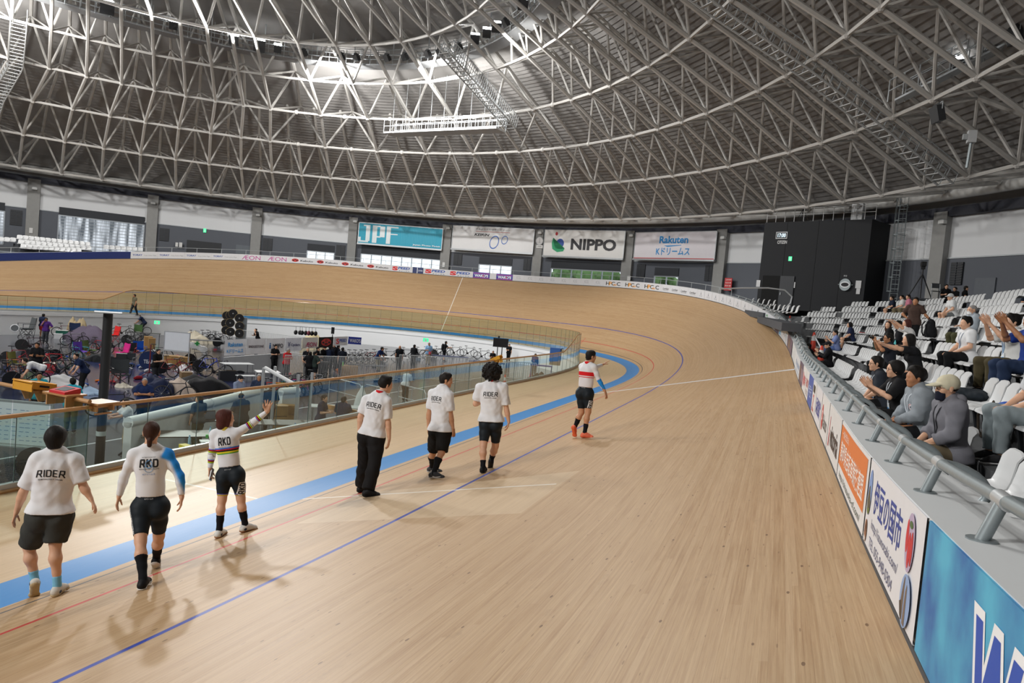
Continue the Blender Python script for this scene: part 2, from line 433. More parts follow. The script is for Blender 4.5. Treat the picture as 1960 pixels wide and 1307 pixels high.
def build_track():
    ws = [-SAFE, -2.4, -AZW]+[0.]+list(np.linspace(0, WOUT, 12)[1:])
    ss = np.linspace(0, 250, 501)
    P = np.stack([surf(ss, w) for w in ws], 1)                      # (501, nw, 3)
    a, b = P.shape[:2]
    F = [(i*b+j, i*b+j+1, (i+1)*b+j+1, (i+1)*b+j) for i in range(a-1) for j in range(b-1)]
    me = bpy.data.meshes.new('track_surface'); me.from_pydata(P.reshape(-1, 3).tolist(), [], F)
    uvl = me.uv_layers.new(name='UVMap')
    uvv = np.stack(np.broadcast_arrays(ss[:, None], np.array(ws)[None, :]), -1).reshape(-1, 2)
    li = np.empty(len(me.loops), int); me.loops.foreach_get('vertex_index', li)
    uvl.data.foreach_set('uv', uvv[li].ravel())
    # fix facing: the riding side up
    me.update()
    if me.polygons[0].normal.z < 0: me.flip_normals()
    me.shade_smooth(); me.materials.append(wood_material())
    o = bpy.data.objects.new('track_floor', me); COL.objects.link(o); tag(o, kind='structure')
    # underside skirt so that the bank is solid from the infield: white infield wall
    mb = MB()
    top = fence_pt(ss); t2 = np.array(top); t2[:, 2] -= .04
    x, y, nx, ny, bb, aa = st(ss)
    out = np.stack([nx, ny, 0*nx], -1)
    w1 = t2-out*.06; lo = np.array(w1); lo[:, 2] = ZI
    ledge = np.array(t2); ledge[:, 2] = top[:, 2]-.001
    mid = w1.copy(); mid[:, 2] -= .22
    mid2 = mid+out*.05; lo2 = lo+out*.05
    mb.grid(np.stack([ledge, w1+[0, 0, .03], mid, mid2, lo2], 1))
    struct('wall_infield', mb, mat('#eef1f3', .5, var=.03, scale=.5))
    # infield floor
    mb = MB()
    ring_ = fence_pt(ss[:-1:4]); ring_[:, 2] = ZI
    c0 = np.array([[0, 0, ZI]])
    k = len(ring_)
    mb.add(np.concatenate([c0, ring_*[1.01, 1.01, 1]]), [(0, 1+i, 1+(i+1) % k) for i in range(k)])
    m, nt, o2 = new_mat('infield_floor'); L = nt.links.new
    b = N(nt, 'ShaderNodeBsdfPrincipled'); tc = N(nt, 'ShaderNodeTexCoord'); no = N(nt, 'ShaderNodeTexNoise'); no.inputs['Scale'].default_value = .6
    L(tc.outputs['Object'], no.inputs['Vector'])
    sp = N(nt, 'ShaderNodeSeparateXYZ'); L(tc.outputs['Object'], sp.inputs[0])
    mx = N(nt, 'ShaderNodeMix', data_type='RGBA'); mx.inputs[6].default_value = lin('#3a3a44')+(1,); mx.inputs[7].default_value = lin('#4c4f58')+(1,)
    L(no.outputs['Fac'], mx.inputs[0])
    g = N(nt, 'ShaderNodeMath', operation='GREATER_THAN'); g.inputs[1].default_value = 21.5; L(sp.outputs[1], g.inputs[0])
    g.inputs[1].default_value = 100.
    mx2 = N(nt, 'ShaderNodeMix', data_type='RGBA'); mx2.inputs[7].default_value = lin('#272f52')+(1,); L(mx.outputs[2], mx2.inputs[6])
    # a blue court with white edge lines in the middle of the floor
    ax = N(nt, 'ShaderNodeMath', operation='ABSOLUTE'); L(sp.outputs[0], ax.inputs[0])
    lx = N(nt, 'ShaderNodeMath', operation='LESS_THAN'); lx.inputs[1].default_value = 7.5; L(ax.outputs[0], lx.inputs[0])
    ay = N(nt, 'ShaderNodeMath', operation='ABSOLUTE'); L(sp.outputs[1], ay.inputs[0])
    ly = N(nt, 'ShaderNodeMath', operation='LESS_THAN'); ly.inputs[1].default_value = 14; L(ay.outputs[0], ly.inputs[0])
    mu = N(nt, 'ShaderNodeMath', operation='MULTIPLY'); L(lx.outputs[0], mu.inputs[0]); L(ly.outputs[0], mu.inputs[1]); L(mu.outputs[0], mx2.inputs[0])
    lw = N(nt, 'ShaderNodeMath', operation='COMPARE'); lw.inputs[1].default_value = 11.5; lw.inputs[2].default_value = .05; L(sp.outputs[0], lw.inputs[0])
    mx3 = N(nt, 'ShaderNodeMix', data_type='RGBA'); mx3.inputs[7].default_value = lin('#c9ccd2')+(1,); L(mx2.outputs[2], mx3.inputs[6]); L(lw.outputs[0], mx3.inputs[0])
    L(mx3.outputs[2], b.inputs['Base Color']); b.inputs['Roughness'].default_value = .16
    L(b.outputs[0], o2.inputs[0])
    struct('floor', mb, m)
build_track()
# ------------------------------------------------------------------ building shell
EA, EB, EY = 50., 58., -1.
ZC = 4.64                                     # concourse level
GREY = mat('#565a62', .7, var=.05, scale=.6); WHITEP = mat('#d3d5d7', .6, var=.03, scale=.4)
CONC = mat('#8f8f8d', .8, var=.12, scale=2.5, bump=.1); DARK = mat('#23262b', .7); STEEL = mat('#aeb3b6', .45, .3, .06)
NAVY = mat('#1d2740', .6)
def wallp(th, z, inset=0.):
    t = np.radians(th); return np.stack(np.broadcast_arrays((EA-inset)*np.cos(t), EY+(EB-inset)*np.sin(t), z), -1)
def ell_hit(px, py, inset=0.):
    d = ray(px, py); o = CC-np.array([0, EY, 0]); A, B = EA-inset, EB-inset
    a = (d[0]/A)**2+(d[1]/B)**2; b = 2*(o[0]*d[0]/A**2+o[1]*d[1]/B**2); c = (o[0]/A)**2+(o[1]/B)**2-1
    t = (-b+math.sqrt(b*b-4*a*c))/2/a; P = CC+d*t
    return math.degrees(math.atan2((P[1]-EY)/B, P[0]/A)), P[2], P
def bay_frame(th, z, inset=0.):
    """origin, rightward (seen from inside), up, inward normal of the wall at an angle"""
    p = wallp(th, z, inset); q = wallp(th-.2, z, inset); x = q-p; x /= np.linalg.norm(x)
    n = np.cross(x, [0, 0, 1.]); return p, x, np.array([0, 0, 1.]), n

COLS = [(142.22, 141.12), (131.18, 130.08), (119.96, 118.83), (108.39, 107.32), (96.35, 95.13), (84.08, 82.93), (72.39, 71.11), (61.05, 59.84), (49.9, 48.8), (39.65, 38.59)]
cols = [(x0+11.2*k, x1+11.2*k) for k in range(6, 0, -1) for x0, x1 in [COLS[0]]]+COLS+[(39.65-11.2*k, 38.59-11.2*k) for k in range(1, 15)]
# windows as px rectangles on the wall: (x0, ytop, x1, panes)
WIN = [(112, 421, 277, 1, 'slat'), (588, 482, 640, 3, ''), (691, 492, 846, 8, ''), (917, 508, 980, 3, ''), (1055, 517, 1193, 7, ''), (1253, 529, 1299, 2, ''), (-30, 402, 9, 1, 'slat')]
FROST, _nt, _o = new_mat('frosted_pane'); _t = N(_nt, 'ShaderNodeBsdfTranslucent'); _n = N(_nt, 'ShaderNodeTexNoise'); _n.inputs['Scale'].default_value = 2.5; _tc = N(_nt, 'ShaderNodeTexCoord'); _mp = N(_nt, 'ShaderNodeMapping'); _mp.inputs['Scale'].default_value = (1, 1, .12); _c = N(_nt, 'ShaderNodeValToRGB'); _c.color_ramp.elements[0].color = (.12, .13, .14, 1); _c.color_ramp.elements[1].color = (.9, .92, .95, 1); _c.color_ramp.elements[0].position = .35; _c.color_ramp.elements[1].position = .7
_nt.links.new(_tc.outputs['Object'], _mp.inputs[0]); _nt.links.new(_mp.outputs[0], _n.inputs['Vector']); _nt.links.new(_n.outputs['Fac'], _c.inputs[0]); _nt.links.new(_c.outputs[0], _t.inputs[0]); _nt.links.new(_t.outputs[0], _o.inputs[0])
def build_wall():
    holes = []
    for x0, yt, x1, k, kind in WIN:
        t0, z0, _ = ell_hit(x0, yt); t1, z1, _ = ell_hit(x1, yt); holes.append((t0, t1, 4.75, (z0+z1)/2+.25*0, k, kind))
    mb = MB(); up = MB()
    ths = sorted(set([t for h in holes for t in h[:2]]+list(np.arange(-120, 240, 2.)))); ths = ths[::-1]
    for a, b in zip(ths[:-1], ths[1:]):
        segs = [(ZI-.5, 8.5)]
        for h in holes:
            if h[0]+1e-6 >= a and b >= h[1]-1e-6: segs = [(ZI-.5, h[2]), (h[3], 8.5)]
        for z0, z1 in segs:
            mb.grid(np.array([[wallp(a, z0), wallp(a, z1)], [wallp(b, z0), wallp(b, z1)]]), flip=True)
        up.grid(np.array([[wallp(a, 8.5, -.05), wallp(a, 11.2, -.05)], [wallp(b, 8.5, -.05), wallp(b, 11.2, -.05)]]), flip=True)
    struct('wall_north', mb, GREY); struct('wall_upper', up, WHITEP)
    ledge = MB()
    full = np.arange(-120, 241, 2.)
    ledge.grid(np.stack([wallp(full, 8.5, -.05), wallp(full, 8.5, .06), wallp(full, 8.42, .06), wallp(full, 8.42, 0.)], 1), wrap=False)
    ledge.grid(np.stack([wallp(full, 11.0, -.05), wallp(full, 11.0, .35), wallp(full, 11.55, .35), wallp(full, 11.55, -.1)], 1), mi=1)
    struct('trim_1', ledge, [STEEL, mat('#1c2030', .6)])
    n = 0
    for a, b in cols:
        if not (-40 < a < 220): continue
        p = MB(); i, o = .42, -.1
        q = [wallp(a, 0, i), wallp(b, 0, i), wallp(b, 0, o), wallp(a, 0, o)]
        p.prism(q, (0, 0, ZI-.5), (0, 0, 11.3)); struct('pillar', p, CONC); n += 1
    # pipes round the springing of the roof
    th = np.arange(-30, 215, 2.5)
    mb = MB(); mb.tube(list(wallp(th, 12.15, 1.1)), .34, 10); tag(mb.build('air_duct', mat('#c2c2bf', .5, var=.1, scale=.8), smooth=40), 'long white duct pipe running round the top of the hall wall', 'duct')
    # windows
    k_ = 0
    for t0, t1, z0, z1, k, kind in holes:
        k_ += 1
        fr = MB(); pn = MB()
        P = lambda t, z, i=0.: wallp(t, z, i)
        def barv(t, w=.06): fr.bar(P(t, z0), P(t, z1), w, .12, up=bay_frame(t, z0)[3])
        for t in np.linspace(t0, t1, k+1): barv(t, .1 if t in (t0, t1) else .09)
        for z in (z0, z1)+((z0+z1)/2,)*0: fr.bar(P(t0, z), P(t1, z), .08, .12)
        fr.bar(P(t0, z1+.42, .03), P(t1, z1+.42, .03), .75, .1, 1, up=bay_frame((t0+t1)/2, z0)[3])
        if kind:
            for z in np.linspace(z0, z1, 12)[1:-1]: fr.bar(P(t0, z), P(t1, z), .05, .05)
        pn.grid(np.array([[P(t0, z0, -.02), P(t0, z1, -.02)], [P(t1, z0, -.02), P(t1, z1, -.02)]]), flip=True)
        w = fr.build('window_%d' % k_, [mat('#9aa0a6', .4, .5), mat('#2b2e34', .7)]); tag(w, kind='structure')
        pn.build('pane', FROST if kind else glass_mat('#f2f6f8', .03), w)
    return holes
HOLES = build_wall()

# ------------------------------------------------------------------ perimeter board, ledge, stands
BH = .66
def build_rim():
    ss = np.linspace(0, 250, 501)
    mb = MB()
    mb.grid(np.stack([rim(ss, 0, -.06), rim(ss, 0, BH-.02), rim(ss, -.012, BH-.02), rim(ss, -.012, BH), rim(ss, .42, BH), rim(ss, .42, BH-.05), rim(ss, .40, BH-.05), rim(ss, .40, -3.2)], 1))
    sk = MB(); sk.grid(np.stack([rim(ss, 0, -.06), rim(ss, -.02, -.06), rim(ss, -.02, .025), rim(ss, 0, .025)], 1), mi=0)
    struct('wall_trackside', mb, mat('#cfd2d3', .55, var=.05, scale=1.5)); struct('baseboard_trackside', sk, mat('#45484d', .7))
build_rim()
NROW, D0, PITCH, RISE, ZF = 8, .42, .85, .42, 1.70
def rowz(k): return ZF+RISE*k
def build_stands():
    ss = np.arange(225, 296, .5)
    prof = []
    def P(d, z):
        p = rim(ss, d); p[:, 2] = z; return p
    prof.append(P(D0-.02, ZF-1.2)); prof.append(P(D0-.02, ZF))
    for k in range(NROW):
        prof.append(P(D0+PITCH*(k+1), rowz(k)))
        if k < NROW-1: prof.append(P(D0+PITCH*(k+1), rowz(k+1)))
    # the concourse to the wall
    e = P(D0+PITCH*NROW+16, ZC)
    prof.append(e)
    mb = MB(); mb.grid(np.stack(prof, 1)); struct('floor_stand', mb, mat('#5d5f61', .85, var=.12, scale=2))
    ss2 = np.arange(46, 226, 1.)
    def P2(d, z):
        p = rim(ss2, d); p[:, 2] = z; return p
    mb = MB(); mb.grid(np.stack([P2(.4, 4.0), P2(16, 4.0)], 1)); struct('floor_concourse', mb, mat('#6a6a68', .8, var=.1))
build_stands()

# ------------------------------------------------------------------ roof
RINGS = [(42.86, 47.65, 4.24, 11.69), (38.69, 45.49, 1.71, 13.96), (34.93, 44.34, -1.42, 16.06), (31.29, 44.05, -5.41, 17.91), (27.8, 45.23, -11.09, 19.46), (24., 46.48, -16.33, 20.99), (19.5, 42.5, -18, 22.3), (14.5, 35., -17.5, 23.4), (9., 24, -16.5, 24.2)]
TSC = [1., .978, .943, .89, .84, .80, .77, .75, .75]
def ringp(k, th):
    A, B, y0, z = RINGS[k]; t = np.radians(75+(np.asarray(th, float)-75)*TSC[k])
    return np.stack(np.broadcast_arrays(A*np.cos(t), y0+B*np.sin(t), z), -1)
DTH = 4.09; TH0 = 109.4
def build_roof():
    NI = range(-26, 17)
    th = [TH0+DTH*i for i in NI]; n = len(th)
    I = [np.array([ringp(k, t) for t in th]) for k in range(len(RINGS))]
    O = []
    for k in range(len(RINGS)-1):
        O_ = []
        for i in range(n-1):
            c = (I[k][i]+I[k][i+1]+I[k+1][i]+I[k+1][i+1])/4
            e1 = I[k][i+1]-I[k][i]; e2 = I[k+1][i]-I[k][i]; nn = np.cross(e1, e2); nn /= np.linalg.norm(nn)
            if nn[2] < 0: nn = -nn
            O_.append(c+nn*2.3)
        O.append(np.array(O_))
    base_o = [wallp(t+DTH/2, 12.2, 1.6) for t in th[:-1]]
    mb = MB()
    T = lambda a, b, r: mb.cyl(a, b, r, n=6)
    for k in range(len(RINGS)-1):
        for i in range(n):
            cen = 64 < th[i] < 120
            if k >= 2 and cen and i % 2: continue
            if k >= 5 and i % 2: continue
            T(I[k][i], I[k+1][i], .125)
    for k in range(len(RINGS)):
        step = 1 if k < 6 else 2
        for i in range(0, n-1): T(I[k][i], I[k][i+1], .10)
    for k in range(0, len(RINGS)-2):
        for i in range(n-1):
            if k >= 2 and 64 < th[i] < 120:
                if i % 2: continue
                o = O[k][i]
                i2 = min(i+2, n-1)
                m = (O[k][i]+O[k][min(i+1, n-2)])/2
                T(I[k][i], m, .1); T(I[k][i2], m, .1); T(I[k+1][i], m, .09); T(I[k+1][i2], m, .09)
                nx_ = (O[k+1][i]+O[k+1][min(i+1, n-2)])/2
                T(m, nx_, .14)
                continue
            if k >= 5 and i % 2: continue
            o = O[k][i]
            T(I[k][i], o, .085); T(I[k][i+1], o, .085); T(I[k+1][i], o, .06); T(I[k+1][i+1], o, .06)
            if k+1 < len(O): T(o, O[k+1][i], .12)
    for i in range(n-1):
        T(base_o[i], O[0][i], .15); T(I[0][i], base_o[i], .10); T(I[0][i+1], base_o[i], .10)
    # node balls of the two lowest chords
    for k in (0, 1, 2, 3):
        for i in range(n): mb.sph(I[k][i], .2, 8, 5)
    struct('ceiling_truss', mb, mat('#b4b2ae', .45, var=.05, scale=.5))
    # stepped roof deck above the truss
    mb = MB(); tt = np.arange(-150, 250, 3.)
    def deckring(f):
        """f runs 0 at the eaves to len(RINGS) at the crown"""
        k = min(int(f), len(RINGS)-2); w = f-k
        p = ringp(k, tt)*(1-w)+ringp(k+1, tt)*w
        return p
    eav = wallp(tt, 11.4, -.6)
    prof = []
    O2 = []
    for f in np.arange(0, len(RINGS)-1.001, .075):
        p = deckring(f); c = np.array([0, RINGS[int(f)][2], 0]); out = p-c; out[:, 2] = 0; out /= np.linalg.norm(out, axis=1)[:, None]
        up_ = .45+.5*min(1, f/5)
        q = p+out*(2.9*(1-min(1, f/9)))+np.array([0, 0, 1.])*(1.9+.9*min(1, f/4)); O2.append(q)
    # link the eaves to the first ring
    first = O2[0]
    allr = [eav*(1-w)+first*w for w in np.linspace(0, .92, 9)]+O2
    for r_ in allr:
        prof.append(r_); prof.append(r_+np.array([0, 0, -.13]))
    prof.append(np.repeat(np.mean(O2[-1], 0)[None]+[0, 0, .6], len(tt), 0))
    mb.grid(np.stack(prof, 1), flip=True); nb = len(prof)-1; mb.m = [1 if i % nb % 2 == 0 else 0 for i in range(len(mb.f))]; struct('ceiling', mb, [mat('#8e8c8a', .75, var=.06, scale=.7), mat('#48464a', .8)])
build_roof()
CWK = (22.96, 38.73, -4.87, 20.8)
def cwp(th, out=0., dz=0.):
    t = np.radians(th); return np.stack(np.broadcast_arrays((CWK[0]+out)*np.cos(t), CWK[2]+(CWK[1]+out)*np.sin(t), CWK[3]+dz), -1)
def build_catwalks():
    t = thing('lighting_gantry', 'ring shaped lighting walkway with lattice railings high under the dome', 'walkway')
    th = np.arange(-30, 215, 2.)
    mb = MB(); mb.grid(np.stack([cwp(th, 0, 0), cwp(th, 1.1, 0), cwp(th, 1.1, .1), cwp(th, 0, .1), cwp(th, 0, 0)], 1)); mb.build('deck', mat('#8c8e90', .6), t)
    for o, nm in ((0., 'inner'), (1.1, 'outer')):
        mb = MB()
        for dz in (.45, .8, 1.15): mb.tube(list(cwp(th, o, dz)), .03, 5)
        for a in np.arange(-30, 215, 1.6): mb.cyl(cwp(a, o, 0), cwp(a, o, 1.15), .025, n=5)
        for a in np.arange(-30, 215, 8.): mb.cyl(cwp(a, o, 1.1), cwp(a, o, 3.2), .04, n=5)
        mb.build('railing', STEEL, t)
    def ladder(th0, f0, f1, name, label, drop_=.5, wid=.45, ww=.9):
        P = []
        for f in np.linspace(f0, f1, 40):
            k = min(int(f), len(RINGS)-2); w = f-k; P.append(ringp(k, th0)*(1-w)+ringp(k+1, th0)*w-np.array([0, 0, drop_]))
        P = np.array(P); d = np.gradient(P, axis=0); d /= np.linalg.norm(d, axis=1)[:, None]
        x = np.cross(d, [0, 0, 1.]); x /= np.linalg.norm(x, axis=1)[:, None]; y = np.cross(x, d)
        tt = thing(name, label, 'walkway')
        mb = MB()
        for sgn in (-1, 1): mb.tube(list(P+x*wid*sgn), .06, 5)
        m = int(np.linalg.norm(np.diff(P, axis=0), axis=1).sum()/.45)
        for q in np.linspace(0, 39, m):
            i = min(int(q), 38); w = q-i; c = P[i]*(1-w)+P[i+1]*w; mb.bar(c-x[i]*wid, c+x[i]*wid, .16, .04)
        mb.build('treads', mat('#a4a6a6', .55), tt)
        for sgn in (-1, 1):
            mb = MB()
            for h in (.55, 1.0): mb.tube(list(P+x*wid*sgn+y*h), .025, 5)
            for q in range(0, 40, 1): mb.cyl(P[q]+x[q]*wid*sgn, P[q]+x[q]*wid*sgn+y[q]*1.0, .022, n=5)
            mb.build('railing', STEEL, tt)
    ladder(28.9, 0.1, 4.2, 'roof_walkway', 'long stepped walkway climbing the dome above the spectator stand')
    ladder(149.6, 0.1, 4.2, 'roof_walkway', 'stepped walkway climbing the dome above the far white seats')
    ladder(73.0, 3.0, 4.9, 'roof_walkway', 'short walkway hanging from the lighting ring towards the suspended platform', 1.2)
    # suspended service platform
    a = ringp(3, 96)-np.array([0, 1., 1.5]); b = ringp(3, 74)-np.array([0, 1., 1.5])
    t = thing('service_platform', 'suspended service platform hung on thin rods under the middle of the dome', 'platform')
    mb = MB(); mb.bar(a, b, 1.4, .12); mb.build('deck', mat('#b2b4b4', .5), t)
    d = (b-a)/np.linalg.norm(b-a); x = np.cross(d, [0, 0, 1.])
    for sgn in (-.7, .7):
        mb = MB()
        for h in (.5, 1.): mb.cyl(a+x*sgn+[0, 0, h], b+x*sgn+[0, 0, h], .03, n=5)
        for q in np.linspace(0, 1, 18): p = a*(1-q)+b*q+x*sgn; mb.cyl(p, p+[0, 0, 1.], .025, n=5)
        mb.build('railing', STEEL, t)
    mb = MB()
    for q in np.linspace(.03, .97, 9): p = a*(1-q)+b*q; mb.cyl(p, p+[0, 0, 4.5], .02, n=4)
    mb.build('hanger_rod', STEEL, t)
build_catwalks()

# ------------------------------------------------------------------ lamps
LAMPF = mat('#ffffff', .5, emit=60., var=0.)
LAMPO = mat('#3a3d40', .4, .5)
def flood(px, py, on=True, dz=.55, label=None, size=.5, hit=None):
    if hit is None:
        best = None
        for th in np.arange(-20, 200, .5):
            p = cwp(th, -.55, dz); x, y, z = proj(p)
            if z > 0:
                e = abs(x-px)+.3*abs(y-py)
                if best is None or e < best[0]: best = (e, th)
        p = cwp(best[1], -.55, dz)
    else: p = np.asarray(hit, float)
    tgt = np.array([26., -12, 1.]) if on else np.array([-12., 5, 0.])
    d = tgt-p; d /= np.linalg.norm(d); x = np.cross(d, [0, 0, 1.]); x /= np.linalg.norm(x); y = np.cross(x, d)
    Rm = np.stack([x, y, d], 1)
    t = thing('floodlight', label, 'floodlight', None, tuple(p))
    mb = MB(); mb.box((0, 0, -.14), (size*1.1, size*1.1, .3), Rm.T.T, taper=1.0)
    mb.build('housing', mat('#2b2d30', .5), t)
    mb = MB(); mb.add(np.array([[-size/2, -size/2, .02], [size/2, -size/2, .02], [size/2, size/2, .02], [-size/2, size/2, .02]])@Rm.T, [(0, 1, 2, 3)])
    mb.build('lens', LAMPF if on else LAMPO, t)
    mb = MB(); mb.tube([x*size*.6, x*size*.6+np.array([0, 0, .3]), -x*size*.6+np.array([0, 0, .3]), -x*size*.6], .025, 5); mb.build('bracket', STEEL, t)
    return p, d
LIT = []
for i, (px, py, dz, sz) in enumerate([(205, 25, .6, .8), (328, 54, .6, .5), (447, 79, .55, .6), (497, 90, .5, .75), (529, 93, .5, .5), (908, 67, .6, .55), (932, 52, .6, .5), (950, 40, .6, .55), (1000, 3, .6, .55)]):
    LIT.append(flood(px, py, True, dz, 'lit square floodlight, %s along the ring walkway counted from the far white seats' % ordw(i+1), sz))
for i, px in enumerate((582, 655, 680, 742, 777, 820, 844, 880, 968)):
    flood(px, 105, False, .5, 'unlit dark floodlight, %s along the ring walkway counted from the far white seats' % ordw(i+1), .45)
# lamps on the cross beam above the stand
RBL = at_depth(1840, 114, 33)
LIT.append(flood(0, 0, True, 0, 'lit floodlight on the beam high above the spectator stand', .45, at_depth(1834, 118, 33)))
LIT.append(flood(0, 0, True, 0, 'smaller lit floodlight beside the lit one high above the spectator stand', .35, at_depth(1851, 108, 33.4)))
flood(0, 0, False, 0, 'unlit black floodlight hanging below the beam above the stand', .6, at_depth(1795, 212, 31))
flood(0, 0, False, 0, 'unlit round floodlight at the end of the beam above the stand', .6, at_depth(1942, 62, 30))
mb = MB(); a, b = at_depth(1715, 195, 34), at_depth(1965, 68, 31); mb.bar(a, b, .7, .08); 
for h in (.5, 1.):
    for sg in (-.35, .35): mb.cyl(a+[sg, 0, h], b+[sg, 0, h], .03, n=5)
for q in np.linspace(0, 1, 9):
    for sg in (-.35, .35): p = a*(1-q)+b*q+[sg, 0, 0]; mb.cyl(p, p+[0, 0, 1.], .03, n=5)
tag(mb.build('lighting_bridge', STEEL), 'short railed lighting bridge in the truss above the spectator stand', 'walkway')

def area(p, tgt, size, power, col=(1, .97, .93), spread=180):
    ld = bpy.data.lights.new('flood_beam', 'AREA'); ld.shape = 'DISK'; ld.size = size; ld.energy = power; ld.color = col; ld.spread = rad(spread)
    o = bpy.data.objects.new('flood_beam', ld); COL.objects.link(o)
    d = Vector(tgt)-Vector(p); o.rotation_euler = d.to_track_quat('-Z', 'Y').to_euler(); o.location = p
    return o
PW = 1.25
def build_lights():
    WC = (1., .98, .95)
    for th, pw, tg in ((14, 900, (26, -8, 0)), (36, 1100, (26, -4, 0)), (58, 900, (25, 40, 5)), (80, 1700, (12, 58, 6)), (102, 1900, (-10, 58, 6)), (117, 2900, (24, -6, 0)), (130, 2900, (24, -6, 0)), (146, 2000, (-40, 34, 6)), (172, 2300, (-12, 45, 3)), (215, 2400, (-6, 30, 2)), (255, 2400, (0, 40, 4)), (285, 2400, (20, -4, 0)), (320, 1800, (26, -4, 0))):
        p = cwp(th, -1.6, -1.3)
        area(tuple(p), tg, 1.3, pw*PW, WC, spread=165)
build_lights()
w = bpy.data.worlds.new('daylight'); SC.world = w; w.use_nodes = True
nt = w.node_tree; nt.nodes.clear(); o_ = N(nt, 'ShaderNodeOutputWorld'); bg = N(nt, 'ShaderNodeBackground'); bg.inputs[0].default_value = (.90, .95, 1, 1); bg.inputs[1].default_value = 1.7
nt.links.new(bg.outputs[0], o_.inputs[0])
SC.view_settings.view_transform = 'Standard'; SC.view_settings.look = 'None'; SC.view_settings.exposure = -.12; SC.view_settings.gamma = 1.
SC.view_settings.use_curve_mapping = False
SC.cycles.use_denoising = True; SC.cycles.max_bounces = 6; SC.cycles.diffuse_bounces = 4; SC.cycles.transparent_max_bounces = 16
SC.cycles.sample_clamp_indirect = 6; SC.cycles.caustics_reflective = False; SC.cycles.caustics_refractive = False
# ------------------------------------------------------------------ figures: smooth union of tapered limbs, meshed as one surface
def U(v):
    v = np.asarray(v, float); return v/(np.linalg.norm(v)+1e-9)
class Prim:
    __slots__ = ('a', 'b', 'r1', 'r2', 'n', 's', 'k', 'cuts')
    def __init__(p, a, b, r1, r2=None, n=None, s=1., k=.03, cuts=()):
        p.a = np.asarray(a, float); p.b = np.asarray(b, float); p.r1 = r1; p.r2 = r1 if r2 is None else r2
        p.n = None if n is None else U(n); p.s = s; p.k = k; p.cuts = cuts
    def grown(p, g, k=None, cuts=None, s=None): return Prim(p.a, p.b, p.r1+g, p.r2+g, p.n, p.s if s is None else s, p.k if k is None else k, p.cuts if cuts is None else cuts)
def field(prims, vox, wrinkle=0., pad=.03):
    lo = np.min([np.minimum(p.a, p.b)-max(p.r1, p.r2) for p in prims], 0)-pad
    hi = np.max([np.maximum(p.a, p.b)+max(p.r1, p.r2) for p in prims], 0)+pad
    n = np.ceil((hi-lo)/vox).astype(int)+1
    D = np.full(n, 1., np.float32)
    ax = [(lo[i]+vox*np.arange(n[i])).astype(np.float32) for i in range(3)]
    for p in prims:
        m = p.k+2.5*vox
        l = np.maximum(np.floor((np.minimum(p.a, p.b)-max(p.r1, p.r2)-m-lo)/vox).astype(int), 0)
        h = np.minimum(np.ceil((np.maximum(p.a, p.b)+max(p.r1, p.r2)+m-lo)/vox).astype(int)+1, n)
        sl = tuple(slice(l[i], h[i]) for i in range(3))
        X = (ax[0][sl[0]]-np.float32(p.a[0]))[:, None, None]; Y = (ax[1][sl[1]]-np.float32(p.a[1]))[None, :, None]; Z = (ax[2][sl[2]]-np.float32(p.a[2]))[None, None, :]
        ba = p.b-p.a
        if p.n is not None:
            c = (X*p.n[0]+Y*p.n[1]+Z*p.n[2])*(1/p.s-1)
            x, y, z = X+p.n[0]*c, Y+p.n[1]*c, Z+p.n[2]*c; ba = ba+p.n*(ba@p.n)*(1/p.s-1)
        else: x, y, z = X, Y, Z
        L2 = float(ba@ba)
        if L2 > 1e-8:
            t = np.clip((x*ba[0]+y*ba[1]+z*ba[2])/L2, 0, 1)
            d = np.sqrt((x-ba[0]*t)**2+(y-ba[1]*t)**2+(z-ba[2]*t)**2)-(p.r1+(p.r2-p.r1)*t)
        else: d = np.sqrt(x*x+y*y+z*z)-p.r1
        if p.n is not None: d = d*(.45+.55*p.s)
        for pt, nn in p.cuts:
            q = p.a-pt
            d = np.maximum(d, (X+q[0])*nn[0]+(Y+q[1])*nn[1]+(Z+q[2])*nn[2])
        o = D[sl]; k = p.k
        if k > 0:
            hh = np.clip(.5+.5*(o-d)/k, 0, 1); D[sl] = o*(1-hh)+d*hh-k*hh*(1-hh)
        else: D[sl] = np.minimum(o, d)
    if wrinkle:
        X, Y, Z = ax[0][:, None, None], ax[1][None, :, None], ax[2][None, None, :]
        w1 = .8*np.sin(9*X+4*Z)+.7*np.sin(8*Y-6*Z+1); D += wrinkle*(np.sin(29*X+19*Z+9*Y+2*w1)*np.sin(23*Y-15*Z+5+w1)+.7*np.sin(47*X-37*Y+24*Z+3*w1)*np.sin(19*Z+27*X)+.5*np.abs(np.sin(16*(X+Y)-22*Z+2.5*w1)))
    return D, lo
def cutfield(D, lo, vox, pt, nn):
    ax = [lo[i]+vox*np.arange(D.shape[i]) for i in range(3)]
    return np.maximum(D, ((ax[0]-pt[0])*nn[0])[:, None, None]+((ax[1]-pt[1])*nn[1])[None, :, None]+((ax[2]-pt[2])*nn[2])[None, None, :])
_CO = np.array([(i, j, k) for i in (0, 1) for j in (0, 1) for k in (0, 1)])
_ED = [(a, b) for a in range(8) for b in range(a+1, 8) if abs(_CO[a]-_CO[b]).sum() == 1]
